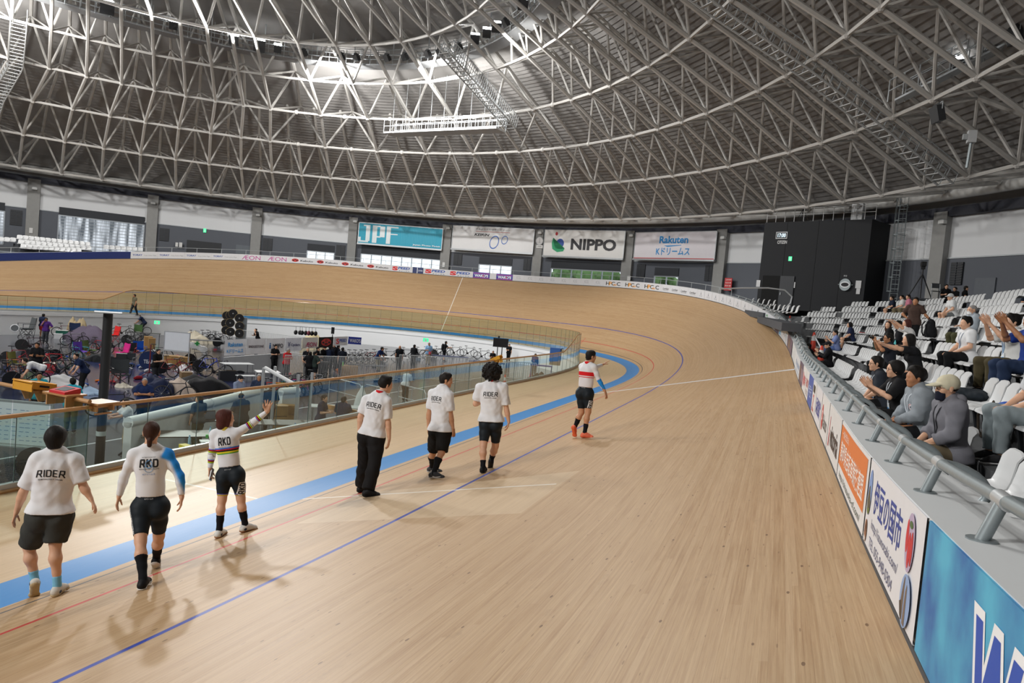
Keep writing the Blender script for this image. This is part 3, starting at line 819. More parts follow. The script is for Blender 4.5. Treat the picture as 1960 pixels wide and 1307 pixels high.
def surfnet(D, lo, vox):
    S = D < 0
    c = np.zeros(np.array(D.shape)-1, np.int8)
    for i, j, k in _CO: c += S[i:D.shape[0]-1+i, j:D.shape[1]-1+j, k:D.shape[2]-1+k]
    idx = np.argwhere((c > 0) & (c < 8))
    vals = np.stack([D[idx[:, 0]+i, idx[:, 1]+j, idx[:, 2]+k] for i, j, k in _CO], 1)
    acc = np.zeros((len(idx), 3)); cnt = np.zeros(len(idx))
    for a, b in _ED:
        va, vb = vals[:, a], vals[:, b]; m = (va < 0) != (vb < 0)
        t = np.where(m, va/np.where(m, va-vb, 1), 0)
        acc += m[:, None]*(_CO[a]+(_CO[b]-_CO[a])*t[:, None]); cnt += m
    V = lo+vox*(idx+acc/cnt[:, None])
    ids = np.full(c.shape, -1, np.int64); ids[tuple(idx.T)] = np.arange(len(idx))
    F = []
    for ax in range(3):
        o = [1, 2] if ax == 0 else ([2, 0] if ax == 1 else [0, 1])
        sl0 = [slice(None)]*3; sl1 = [slice(None)]*3; sl0[ax] = slice(0, -1); sl1[ax] = slice(1, None)
        s0, s1 = S[tuple(sl0)], S[tuple(sl1)]
        e = np.argwhere(s0 != s1)
        e = e[(e[:, o[0]] > 0) & (e[:, o[1]] > 0) & (e[:, o[0]] < c.shape[o[0]]) & (e[:, o[1]] < c.shape[o[1]])]
        if not len(e): continue
        u = np.eye(3, dtype=int)[o[0]]; w = np.eye(3, dtype=int)[o[1]]
        q = np.stack([ids[tuple((e-u-w).T)], ids[tuple((e-w).T)], ids[tuple(e.T)], ids[tuple((e-u).T)]], 1)
        fl = s0[tuple(e.T)]
        q[~fl] = q[~fl][:, ::-1]; F.append(q)
    return V, np.concatenate(F)
def mesh_np(name, V, F):
    me = bpy.data.meshes.new(name); me.vertices.add(len(V)); me.vertices.foreach_set('co', np.asarray(V, np.float32).ravel())
    k = F.shape[1]; me.loops.add(F.size); me.loops.foreach_set('vertex_index', F.astype(np.int32).ravel())
    me.polygons.add(len(F)); me.polygons.foreach_set('loop_start', np.arange(0, F.size, k, dtype=np.int32))
    me.update(calc_edges=True); me.shade_smooth(); return me
def pattern_mat(key, stops, rough=.85, smooth_=False):
    """dyed cloth: colours placed along the garment's own pattern coordinate"""
    if key in MATS: return MATS[key]
    m, nt, out = new_mat(key); b = N(nt, 'ShaderNodeBsdfPrincipled'); at_ = N(nt, 'ShaderNodeAttribute', attribute_name='pat'); cr = N(nt, 'ShaderNodeValToRGB')
    cr.color_ramp.interpolation = 'LINEAR' if smooth_ else 'CONSTANT'; e = cr.color_ramp.elements
    while len(e) < len(stops): e.new(.5)
    for k, (pos, c) in enumerate(stops): e[k].position = pos; e[k].color = lin(c)+(1,)
    no = N(nt, 'ShaderNodeTexNoise'); no.inputs['Scale'].default_value = 60; tc = N(nt, 'ShaderNodeTexCoord'); nt.links.new(tc.outputs['Object'], no.inputs['Vector'])
    ad = N(nt, 'ShaderNodeMath', operation='MULTIPLY_ADD'); ad.inputs[1].default_value = .10 if smooth_ else 0.; nt.links.new(no.outputs['Fac'], ad.inputs[0]); nt.links.new(at_.outputs['Fac'], ad.inputs[2])
    nt.links.new(ad.outputs[0], cr.inputs[0]); nt.links.new(cr.outputs[0], b.inputs['Base Color']); b.inputs['Roughness'].default_value = rough; b.inputs['Specular IOR Level'].default_value = .2; nt.links.new(b.outputs[0], out.inputs[0]); MATS[key] = m; return m
def skin_obj(name, prims, vox, mats, parent=None, wrinkle=0., matfn=None, cuts=(), loc=None, attr=None):
    D, lo = field(prims, vox, wrinkle)
    for pt, nn in cuts: D = cutfield(D, lo, vox, pt, nn)
    V, F = surfnet(D, lo, vox)
    me = mesh_np(name, V, F)
    for m in (mats if isinstance(mats, (list, tuple)) else [mats]): me.materials.append(m)
    if matfn is not None:
        me.polygons.foreach_set('material_index', np.asarray(matfn(V[F].mean(1)), np.int32))
    if attr is not None:
        at_ = me.attributes.new('pat', 'FLOAT', 'POINT'); at_.data.foreach_set('value', np.asarray(attr(V), np.float32))
    o = bpy.data.objects.new(name, me); COL.objects.link(o)
    if parent is not None: o.parent = parent
    if loc is not None: o.location = loc
    return o, V, F

SKIN = {'light': '#d7a88a', 'mid': '#c4906e', 'tan': '#b07b58', 'pale': '#dfb8a0'}
def skinmat(k): return mat(SKIN[k], .5, var=.05, scale=9., spec=.4)
def cloth(c, r=.85, b=.15): return mat(c, r, var=.07, scale=14., bump=b, spec=.2)
HAIRM = {'black': '#14110f', 'brown': '#3a2218', 'grey': '#8a8785', 'dark': '#1d1815', 'reddish': '#4a2620', 'white': '#b9b7b4'}
def hairmat(c):
    key = ('hair', c)
    if key in MATS: return MATS[key]
    m, nt, out = new_mat('hair_'+c); b = N(nt, 'ShaderNodeBsdfPrincipled'); no = N(nt, 'ShaderNodeTexNoise'); tc = N(nt, 'ShaderNodeTexCoord'); mp = N(nt, 'ShaderNodeMapping')
    mp.inputs['Scale'].default_value = (120, 120, 14); nt.links.new(tc.outputs['Object'], mp.inputs[0]); nt.links.new(mp.outputs[0], no.inputs['Vector'])
    no.inputs['Scale'].default_value = 1.
    col = lin(HAIRM[c]); mx = N(nt, 'ShaderNodeMix', data_type='RGBA'); mx.inputs[6].default_value = tuple(x*.6 for x in col)+(1,); mx.inputs[7].default_value = tuple(x*1.6 for x in col)+(1,)
    nt.links.new(no.outputs['Fac'], mx.inputs[0]); nt.links.new(mx.outputs[2], b.inputs['Base Color']); b.inputs['Roughness'].default_value = .62; b.inputs['Specular IOR Level'].default_value = .25
    bm = N(nt, 'ShaderNodeBump'); bm.inputs['Strength'].default_value = .5; bm.inputs['Distance'].default_value = .01; nt.links.new(no.outputs['Fac'], bm.inputs['Height']); nt.links.new(bm.outputs[0], b.inputs['Normal'])
    nt.links.new(b.outputs[0], out.inputs[0]); MATS[key] = m; return m

def hand_prims(wr, hd, pn, side, q, curl=.35, spread=.12, thick=1.):
    """palm and five fingers; hd along the hand, pn the way the palm faces, side +1 when the thumb lies towards cross(hd, pn)"""
    hd = U(hd); pn = U(pn-hd*(np.dot(pn, hd))); lt = np.cross(hd, pn)*side
    P = []; kn = wr+hd*.088*q
    for o in (-.5, .5): P.append(Prim(wr+hd*.012*q+lt*o*.026*q, kn+lt*o*.045*q, .021*q*thick, .019*q*thick, pn, .62, .018))
    for i, (o, L) in enumerate(((.034, .070), (.012, .079), (-.011, .073), (-.032, .058))):
        p0 = kn+lt*o*q; d = U(hd+lt*(o/.034)*spread); p = p0; cu = curl*(1+.18*i)
        for j, (fr, r) in enumerate(((.45, .0092), (.32, .0084), (.23, .0076))):
            a = cu*(.55+.55*j); dd = U(d*math.cos(a)+pn*math.sin(a)); p2 = p+dd*L*fr*q
            P.append(Prim(p, p2, r*q*thick, r*.92*q*thick, k=.006)); p = p2
    t0 = wr+hd*.028*q+lt*.026*q; t1 = t0+U(hd*.62+lt*.62+pn*.35)*.042*q; t2 = t1+U(hd*.8+lt*.25+pn*.4)*.034*q; t3 = t2+U(hd*.85+lt*.0+pn*.5)*.024*q
    P += [Prim(t0, t1, .0155*q*thick, .0115*q*thick, k=.012), Prim(t1, t2, .011*q*thick, .0095*q*thick, k=.006), Prim(t2, t3, .0095*q*thick, .0078*q*thick, k=.006)]
    return P

def body_prims(J, q, bw=1., fem=False, thick=1., tight=False):
    up, fw = J['up'], J['fw']; rt = np.cross(fw, up)
    pel, nk, hc = J['pel'], J['neck'], J['head']; tl = np.linalg.norm(nk-pel)
    hl, hr, sl, sr = J['hipL'], J['hipR'], J['shL'], J['shR']
    waist = pel+up*tl*.34; chest = pel+up*tl*.68; top = nk-up*.035*q
    ww = (.122 if fem else .134)*q*bw; cw = (.142 if fem else .158)*q*bw
    T = [Prim(hl, hr, .098*q*bw, None, fw, .95, .05), Prim(pel+up*.03*q, waist, .140*q*bw, ww, fw, .74, .06), Prim(waist, chest, ww, cw, fw, .70, .06),
         Prim(chest, top, cw*.98, .105*q*bw, fw, .66, .05), Prim(sl, sr, .052*q, None, None, 1, .05), Prim(chest+rt*.05*q+fw*.035*q, chest-rt*.05*q+fw*.035*q, .085*q*bw, None, fw, .8, .05),
         Prim(chest+up*.07*q-fw*.04*q+rt*.06*q, chest-up*.10*q-fw*.035*q+rt*.05*q, .068*q*bw, .05*q, None, 1, .05), Prim(chest+up*.07*q-fw*.04*q-rt*.06*q, chest-up*.10*q-fw*.035*q-rt*.05*q, .068*q*bw, .05*q, None, 1, .05)]
    for s, sg in ((sl, -1), (sr, 1)): T.append(Prim(nk+up*.015*q+rt*sg*.02*q, s+up*.012*q, .036*q, .046*q, None, 1, .04))
    for h, sg in ((hl, -1), (hr, 1)): T.append(Prim(h-fw*.052*q-up*.035*q, h-fw*.04*q-up*.0*q, .088*q*bw, None, None, 1, .035))
    if fem:
        for sg in (-1, 1): T.append(Prim(chest+rt*sg*.07*q+fw*.085*q-up*.01*q, chest+rt*sg*.07*q+fw*.07*q, .055*q, None, None, 1, .04))
    A = {}
    for s in 'LR':
        sh, el, wr = J['sh'+s], J['el'+s], J['wr'+s]; m = sh*.5+el*.5; fm = el*.72+wr*.28
        A[s] = [Prim(sh, m, .055*q*bw, .047*q*bw, k=.04), Prim(m, el, .047*q*bw, .038*q, k=.03), Prim(el, fm, .039*q, .041*q, k=.03), Prim(fm, wr, .041*q, .0255*q, k=.02)]
    G = {}
    for s in 'LR':
        h, kn, an = J['hip'+s], J['kn'+s], J['an'+s]; kf = J.get('kf'+s, fw)
        m = h*.55+kn*.45; cf = kn*.68+an*.32-U(kf)*.022*q; lo = kn*.35+an*.65
        G[s] = [Prim(h, m, .092*q*bw, .078*q*bw, k=.045), Prim(m, kn, .078*q*bw, .053*q, k=.03), Prim(m+U(kf)*.018*q, kn+U(kf)*.006*q, .06*q*bw, .045*q, k=.04), Prim(kn, cf, .050*q, .057*q*(.5+.5*bw), k=.03), Prim(cf, lo, .056*q*(.5+.5*bw), .042*q, k=.03), Prim(lo, an, .041*q, .034*q, k=.02)]
    return T, A, G

def head_prims(J, q):
    hc, hf, hu = J['head'], J['hf'], J['hu']; hr = np.cross(hf, hu); nk = J['neck']
    P = [Prim(nk-J['up']*.02*q, hc-hu*.05*q-hf*.015*q, .056*q, .052*q, k=.03),
         Prim(hc+hu*.035*q-hf*.018*q, hc+hu*.03*q+hf*.012*q, .087*q, .083*q, hr, .86, .03), Prim(hc+hf*.025*q+hu*.01*q, hc+hf*.028*q-hu*.05*q, .066*q, .052*q, hr, .92, .03),
         Prim(hc-hu*.055*q+hf*.02*q, hc-hu*.092*q+hf*.062*q, .048*q, .028*q, hr, 1.15, .03), Prim(hc+hf*.074*q+hu*.018*q-hr*.03*q, hc+hf*.074*q+hu*.018*q+hr*.03*q, .019*q, None, None, 1, .02),
         Prim(hc+hf*.088*q+hu*.004*q, hc+hf*.104*q-hu*.03*q, .008*q, .0135*q, k=.012), Prim(hc+hf*.088*q-hu*.036*q-hr*.012*q, hc+hf*.088*q-hu*.036*q+hr*.012*q, .010*q, k=.008),
         Prim(hc+hf*.080*q-hu*.057*q-hr*.016*q, hc+hf*.080*q-hu*.057*q+hr*.016*q, .0115*q, None, None, 1, .012), Prim(hc+hf*.079*q-hu*.068*q-hr*.012*q, hc+hf*.079*q-hu*.068*q+hr*.012*q, .011*q, None, None, 1, .010)]
    for s in (-1, 1):
        e = hc+hr*s*.079*q-hf*.005*q; P.append(Prim(e+hu*.012*q, e-hu*.024*q, .025*q, .016*q, hr, .42, .010))
        P.append(Prim(hc+hr*s*.042*q+hf*.060*q-hu*.028*q, hc+hr*s*.038*q+hf*.062*q-hu*.032*q, .026*q, None, None, 1, .03))
    return P

def hair_prims(J, q, style):
    """returns prims, cut planes, wrinkle"""
    hc, hf, hu = J['head'], J['hf'], J['hu']; hr = np.cross(hf, hu)
    base = lambda g, k=.03: [Prim(hc+hu*.04*q-hf*.02*q, hc+hu*.036*q+hf*.012*q, (.087+g)*q, (.082+g)*q, hr, .88, k)]
    face = (hc+hf*.052*q+hu*.03*q, U(hf*1.-hu*.62))
    nape = (hc-hu*.055*q, U(-hu+hf*.25))
    if style == 'buzz': return base(.004), [face, (hc-hu*.02*q, U(-hu+hf*.1))], .0
    if style == 'bald': return [Prim(hc-hf*.07*q-hu*.01*q, hc-hf*.06*q-hu*.03*q, .045*q, None, hr, 1.6, .02)], [(hc+hu*.02*q, hu)], 0.
    if style == 'short':
        return base(.017)+[Prim(hc+hu*.10*q+hf*.03*q-hr*.03*q, hc+hu*.10*q+hf*.03*q+hr*.03*q, .03*q, None, None, 1, .03), Prim(hc-hf*.06*q-hu*.02*q, hc-hf*.055*q-hu*.05*q, .05*q, .04*q, hr, 1.25, .03)], [face, nape], .004
    if style == 'tuft':
        return base(.019)+[Prim(hc+hu*.115*q+hf*.05*q-hr*.035*q, hc+hu*.115*q+hf*.045*q+hr*.04*q, .036*q, None, None, 1, .03), Prim(hc+hu*.10*q-hf*.06*q, hc+hu*.11*q, .04*q, None, None, 1, .03)], [face, (hc-hu*.03*q, U(-hu+hf*.35))], .007
    if style == 'bowl':
        return base(.026)+[Prim(hc-hf*.035*q+hu*.0*q, hc-hf*.045*q-hu*.045*q, .088*q, .072*q, hr, 1.05, .03), Prim(hc+hf*.06*q+hu*.07*q-hr*.04*q, hc+hf*.06*q+hu*.07*q+hr*.04*q, .03*q, None, None, 1, .02)], [(hc+hf*.058*q+hu*.02*q, U(hf-hu*.35)), (hc-hu*.085*q, U(-hu+hf*.1))], .003
    if style == 'bob':
        return base(.022)+[Prim(hc-hf*.03*q, hc-hf*.05*q-hu*.075*q, .086*q, .074*q, hr, 1.0, .03)]+[Prim(hc+hr*s*.07*q+hf*.02*q+hu*.02*q, hc+hr*s*.066*q+hf*.01*q-hu*.08*q, .032*q, .024*q, None, 1, .03) for s in (-1, 1)], [(hc+hf*.05*q+hu*.03*q, U(hf-hu*.25)), (hc-hu*.135*q, -hu)], .003
    if style == 'bun':
        return base(.010)+[Prim(hc-hf*.06*q-hu*.01*q, hc-hf*.065*q-hu*.04*q, .05*q, .035*q, hr, 1.1, .03), Prim(hc-hf*.10*q-hu*.06*q, hc-hf*.10*q-hu*.115*q, .030*q, .022*q, None, 1, .012)], [face], .003
    if style == 'long':
        return base(.018)+[Prim(hc-hf*.05*q, hc-hf*.075*q-hu*.26*q, .08*q, .06*q, hr, 1.1, .03)]+[Prim(hc+hr*s*.075*q+hf*.015*q+hu*.02*q, hc+hr*s*.075*q-hu*.2*q-hf*.02*q, .03*q, .028*q, None, 1, .03) for s in (-1, 1)], [(hc+hf*.052*q+hu*.03*q, U(hf-hu*.3))], .004
    if style == 'afro':
        P = [Prim(hc+hu*.05*q-hf*.025*q, hc+hu*.045*q, .146*q, None, None, 1, .03)]
        rr = random.Random(3)
        for _ in range(230):
            d = U([rr.gauss(0, 1) for _ in range(3)]); c = hc+hu*.045*q-hf*.015*q+d*(.142+.012*rr.random())*q; P.append(Prim(c, c+d*.012*q, .019*q, None, None, 1, .008))
        return P, [(hc+hf*.075*q+hu*.02*q, U(hf-hu*.5)), (hc-hu*.13*q, -hu)], .006
    if style == 'cap':
        return [Prim(hc+hu*.045*q-hf*.018*q, hc+hu*.04*q+hf*.012*q, .100*q, .096*q, hr, .9, .03), Prim(hc+hu*.035*q+hf*.08*q, hc+hu*.012*q+hf*.155*q, .07*q, .06*q, hu, .14, .015)], [(hc-hu*.012*q+hf*.0, U(-hu*1.-hf*.22))], 0.
    if style == 'helmet':
        return [Prim(hc+hu*.05*q-hf*.05*q, hc+hu*.05*q+hf*.03*q, .105*q, .10*q, hr, .88, .03)], [(hc+hu*.02*q, -hu)], 0.
    return base(.012), [face, nape], .002

def full_j(J, q):
    """fill in derived joints of a figure"""
    J['up'] = U(J['neck']-J['pel']); f = np.asarray(J['fw'], float); J['fw'] = U(f-J['up']*(f@J['up'])); rt = np.cross(J['fw'], J['up'])
    hw = J.get('hw', .088)*q; sw = J.get('sw', .175)*q
    J.setdefault('hipL', J['pel']-rt*hw-J['up']*.03*q); J.setdefault('hipR', J['pel']+rt*hw-J['up']*.03*q)
    J.setdefault('shL', J['neck']-rt*sw-J['up']*.055*q); J.setdefault('shR', J['neck']+rt*sw-J['up']*.055*q)
    J.setdefault('hf', J['fw']); J.setdefault('hu', np.array([0, 0, 1.]))
    h = J['hf']; J['hu'] = U(J['hu']); J['hf'] = U(h-J['hu']*(h@J['hu']))
    for s, sg in (('L', -1), ('R', 1)):
        J.setdefault('hd'+s, U(J['wr'+s]-J['el'+s])); J.setdefault('pn'+s, -rt*sg)
        J.setdefault('td'+s, J['fw'])
    return J

def shoe(J, s, q, vox, root, upper, sole, deco=None):
    an, td = J['an'+s], U(J['td'+s]); up = J.get('fu'+s, np.array([0, 0, 1.])); up = U(up-td*(up@td)); 
    heel = an-up*.045*q-td*.035*q; toe = an-up*.055*q+td*.165*q; lt = np.cross(td, up)
    P = [Prim(an-up*.0*q, heel+up*.012*q, .042*q, .040*q, k=.02), Prim(heel+up*.008*q, an+td*.07*q-up*.036*q, .041*q, .043*q, lt, .95, .03), Prim(an+td*.03*q-up*.012*q, toe-td*.02*q+up*.004*q, .040*q, .034*q, k=.03), Prim(toe-lt*.016*q-td*.01*q, toe+lt*.016*q-td*.015*q, .033*q, None, up, .85, k=.02)]
    bot = an-up*.088*q
    o, V_, F_ = skin_obj('shoe', P, vox*.9, upper, root, 0., None, [(bot+up*.026*q, -up), (an+up*.03*q, up)])
    S = [p.grown(.008*q) for p in P]
    skin_obj('sole', S, vox*.8, sole, o, 0., None, [(bot, -up), (bot+up*.030*q, up)])
    if deco:
        for sg in (-1, 1):
            pts = [(-.05, -.012), (-.01, -.02), (.05, -.004), (.055, .004), (.0, -.008), (-.045, .0)] if deco != 'badge' else [(.018*math.cos(a)-.02, .014*math.sin(a)) for a in np.linspace(0, 2*PI, 11)[:-1]]
            decal((o, V_, F_), [poly2d([(x*q*1.3, y*q*1.3) for x, y in pts])], an-up*.035*q+td*.05*q*(deco != 'badge'), td, up, -lt*sg, o, mat('#d9d9d7' if deco == 'white' else '#2c3a4c', .7), 'shoe_mark', .02)
    return o

def person(label, J, sp, group=None):
    """sp: H, bw, fem, skin, hair(style, colour), top, bottom, sock, shoe, vox ..."""
    H = sp.get('H', 1.72); q = H/1.75; vox = sp.get('vox', .012); bw = sp.get('bw', 1.); th = sp.get('thick', 1.)
    base = np.array([J['pel'][0], J['pel'][1], sp.get('z0', 0.)])
    for k in list(J):
        if isinstance(J[k], (list, tuple, np.ndarray)) and len(J[k]) == 3 and k not in ('fw', 'hf', 'hu', 'up', 'hdL', 'hdR', 'pnL', 'pnR', 'tdL', 'tdR', 'fuL', 'fuR', 'kfL', 'kfR'): J[k] = np.asarray(J[k], float)-base
    J = full_j(J, q); up, fw = J['up'], J['fw']; rt = np.cross(fw, up)
    T, A, G = body_prims(J, q, bw, sp.get('fem', False), th)
    hands = []
    for s, sg in (('L', -1), ('R', 1)):
        hands += hand_prims(J['wr'+s], J['hd'+s], np.asarray(J['pn'+s], float), -sg if sp.get('flip'+s) else sg, q, sp.get('curl'+s, .35), sp.get('spread', .12), th)
    HP = head_prims(J, q)
    feet = []
    for s in 'LR':
        td = U(J['td'+s]); fu = J.get('fu'+s, np.array([0, 0, 1.])); fu = U(fu-td*(fu@td)); feet.append(Prim(J['an'+s]-fu*.03*q, J['an'+s]-fu*.055*q+td*.12*q, .033*q, .028*q, k=.02))
    root, _, _ = skin_obj('person', T+HP+A['L']+A['R']+G['L']+G['R']+feet+hands, vox, skinmat(sp.get('skin', 'light')), None, loc=tuple(base))
    tag(root, label, 'person', group)
    gv = sp.get('gvox', vox*1.15)
    out = dict(root=root, J=J, q=q)
    # hair
    if sp.get('hair'):
        st_, c_ = sp['hair']
        HPr, cuts, wr = hair_prims(J, q, st_)
        nm = {'cap': 'cap', 'helmet': 'helmet'}.get(st_, 'hair')
        m = hairmat(c_) if nm == 'hair' else cloth(c_)
        skin_obj(nm, HPr, gv*.9, m, root, wr, None, cuts)
        if nm != 'hair':
            b_, cu, w_ = hair_prims(J, q, 'buzz'); skin_obj('hair', [p.grown(.004) for p in b_], gv, hairmat(sp.get('under', 'black')), root, 0, None, cu)
    # face
    hc, hf, hu = J['head'], J['hf'], J['hu']; hr = np.cross(hf, hu)
    Rm = np.stack([hr, hf, hu], 1)
    hm = hairmat('black' if sp.get('hair', (0, 'x'))[1] not in HAIRM else sp['hair'][1])
    for s in (-1, 1):
        ey = MB(); eb = MB()
        c = hc+hr*s*.031*q+hf*.0755*q+hu*.0*q
        ey.sph(c, (.0135*q, .010*q, .0062*q), 8, 5, 0, Rm); ey.sph(c+hf*.0035*q, (.0062*q, .0075*q, .0062*q), 8, 5, 1, Rm)
        eb.tube([hc+hr*s*.014*q+hf*.090*q+hu*.021*q, hc+hr*s*.032*q+hf*.0885*q+hu*.026*q, hc+hr*s*.05*q+hf*.076*q+hu*.02*q], [.004*q, .0048*q, .003*q], 5)
        ey.build('eye', [mat('#e8e4df', .3), mat('#1a1512', .2)], root, True)
        if vox < .0125: eb.build('eyebrow', hm, root, True)
    mo = MB(); mo.sph(hc+hf*.0875*q-hu*.0622*q, (.021*q, .007*q, .0055*q), 8, 5, 0, Rm); mo.build('mouth', mat('#a25a50', .5), root, True)
    # clothes
    tl = np.linalg.norm(J['neck']-J['pel'])
    if sp.get('bottom'):
        kind, col, ln = sp['bottom']; g = {'tight': .006, 'loose': .020, 'trousers': .017, 'wide': .034, 'skirt': .03}[kind]
        P = [p.grown(g*.7) for p in T[:2]]+[p.grown(g*.6) for p in T if p.r1 == .088*q*bw]
        top = (J['pel']+up*tl*(.26 if kind == 'tight' else .20), up)
        leg = []
        for s in 'LR':
            h, kn, an = J['hip'+s], J['kn'+s], J['an'+s]
            if ln <= 1:
                c = h*(1-ln)+kn*ln; d = U(kn-h); leg += [p.grown(g+(.012 if kind == 'loose' else 0), cuts=((c, d),)) for p in G[s][:3]]
                if kind == 'loose': leg.append(Prim(h, c, .105*q*bw, .098*q*bw, k=.03, cuts=((c, d),)))
            else:
                c = kn*(2-ln)+an*(ln-1); d = U(an-kn); leg += [p.grown(g) for p in G[s][:3]]+[p.grown(g+(.004 if kind != 'tight' else 0), cuts=((c, d),)) for p in G[s][3:]]
                if kind in ('wide', 'trousers'): leg += [Prim(kn, c, (.085 if kind == 'wide' else .066)*q, (.095 if kind == 'wide' else .06)*q, k=.03, cuts=((c, d),)), Prim(h, kn, .10*q*bw, (.085 if kind == 'wide' else .066)*q, k=.03)]
        m = sp.get('bmats') or [cloth(col, .6 if kind == 'tight' else .85)]
        wk = sp.get('wk', 1.)
        o, V, F = skin_obj({'tight': 'cycling_shorts', 'loose': 'shorts', 'skirt': 'skirt'}.get(kind, 'trousers'), [p for p in P]+leg, gv, m, root, 0. if kind == 'tight' else .0048*wk, None, [top], None, (lambda c_: sp['bfn'](c_, J, q)) if sp.get('bfn') else None)
        out['bottom'] = (o, V, F)
    if sp.get('top'):
        kind, col, slv = sp['top']                                   # slv 0..2 : fraction of upper arm, then of forearm
        g = {'jersey': .006, 'tee': .018, 'polo': .018, 'hoodie': .030, 'vest': .02}[kind]
        body = [p.grown(g) for p in T]
        hem = sp.get('hem', .06 if kind != 'jersey' else .16)
        hp = J['pel']+up*(tl*.0-(.10*q if kind != 'jersey' else -.10*q))+up*hem*0
        if kind != 'jersey':
            body += [Prim(J['pel']-up*.02*q, J['pel']+up*tl*.3, .162*q*bw, .150*q*bw, fw, .80, .05), Prim(J['pel']+up*tl*.3, J['pel']+up*tl*.66, .150*q*bw, .172*q*bw, fw, .74, .05), Prim(J['hipL']-fw*.03*q+up*.0*q, J['hipR']-fw*.03*q, .135*q*bw, None, fw, .98, .05), Prim(J['hipL']+fw*.02*q+up*.06*q, J['hipR']+fw*.02*q+up*.06*q, .115*q*bw, None, fw, .95, .05)]
        if sp.get('hemz') is not None: hp = J['pel']+up*sp['hemz']*q
        arm = []
        for s in 'LR':
            sh, el, wr = J['sh'+s], J['el'+s], J['wr'+s]
            sl_ = sp.get('slv'+s, slv)
            if sl_ <= 0: continue
            if sl_ <= 1:
                c = sh*(1-sl_)+el*sl_; d = U(el-sh); arm += [p.grown(g, cuts=((c, d),)) for p in A[s][:2]]
                if kind != 'jersey': arm.append(Prim(sh, c, .066*q*bw, .074*q*bw, k=.03, cuts=((c, d),)))
            else:
                c = el*(2-sl_)+wr*(sl_-1); d = U(wr-el); arm += [p.grown(g) for p in A[s][:2]]+[p.grown(g*.9, cuts=((c, d),)) for p in A[s][2:]]
        nkcut = (J['neck']+up*.03*q, up)
        m = sp.get('tmats') or [cloth(col)]
        o, V, F = skin_obj({'jersey': 'cycling_jersey', 'tee': 'tee_shirt', 'polo': 'polo_shirt', 'hoodie': 'hooded_top', 'vest': 'vest'}[kind], body+arm, gv, m, root, 0. if kind == 'jersey' else .0046*(1.5 if kind == 'hoodie' else 1.), None, [(hp, -up), ], None, (lambda c_: sp['tfn'](c_, J, q)) if sp.get('tfn') else None)
        out['top'] = (o, V, F)
        if kind in ('polo', 'jersey', 'tee'):
            cc = sp.get('collar', col if isinstance(col, str) else '#ffffff')
            hN = {'polo': .045, 'jersey': .03, 'tee': .012}[kind]*q
            skin_obj('collar', [Prim(J['neck']-up*.01*q, J['neck']+up*.06*q-fw*.005*q, .074*q, .069*q, fw, .95, .02)], gv*.8, cloth(cc), root, 0, None, [(J['neck']+up*(.02*q+hN)-fw*.0, U(up+fw*.15))])
        if kind == 'hoodie':
            skin_obj('hood', [Prim(J['neck']-fw*.075*q-rt*.05*q+up*.015*q, J['neck']-fw*.075*q+rt*.05*q+up*.015*q, .055*q, None, None, 1, .03), Prim(J['neck']-rt*.085*q+up*.02*q, J['neck']-fw*.07*q-rt*.04*q+up*.03*q, .035*q, .05*q, None, 1, .03), Prim(J['neck']+rt*.085*q+up*.02*q, J['neck']-fw*.07*q+rt*.04*q+up*.03*q, .035*q, .05*q, None, 1, .03), Prim(J['neck']-fw*.10*q-up*.03*q, J['neck']-fw*.11*q-up*.08*q, .05*q, .03*q, None, 1, .03)], gv, m[0], root, .003)
    if sp.get('sock'):
        col, hgt = sp['sock']
        for s in 'LR':
            kn, an = J['kn'+s], J['an'+s]; d = U(kn-an); c = an+d*hgt*q
            skin_obj('sock', [p.grown(.005*q) for p in G[s][3:]]+[Prim(an-d*.02*q, an+d*.03*q, .037*q, k=.02)], gv, cloth(col), root, 0, None, [(c, d)])
    if sp.get('shoe'):
        for s in 'LR': shoe(J, s, q, gv, root, cloth(sp['shoe'][0], .6), cloth(sp['shoe'][1], .6), sp.get('deco'))
    return out

def decal(part, geo, org, x, y, d, root, mats, name='lettering', mx=.03, arc=0., off=.003, mi=None):
    """flat art wrapped onto a garment: cast along d from in front of it"""
    o, V, F = part
    bv = BVHTree.FromPolygons([tuple(v) for v in V], [tuple(f) for f in F])
    mb = MB(); d = U(d); x = np.asarray(x, float); y = np.asarray(y, float); org = np.asarray(org, float)
    for gi, (gv_, gf) in enumerate(geo):
        gv_, gf = subdiv_tris(gv_, gf, mx)
        P = []
        for a, b in gv_:
            p = org+x*a+y*(b-arc*a*a)-d*.6
            hit = bv.ray_cast(Vector(p), Vector(d), 1.3)
            P.append(np.array(hit[0])-d*off if hit[0] is not None else p+d*.6)
        mb.add(P, gf, gi if mi is None else mi)
    return mb.build(name, mats, root)

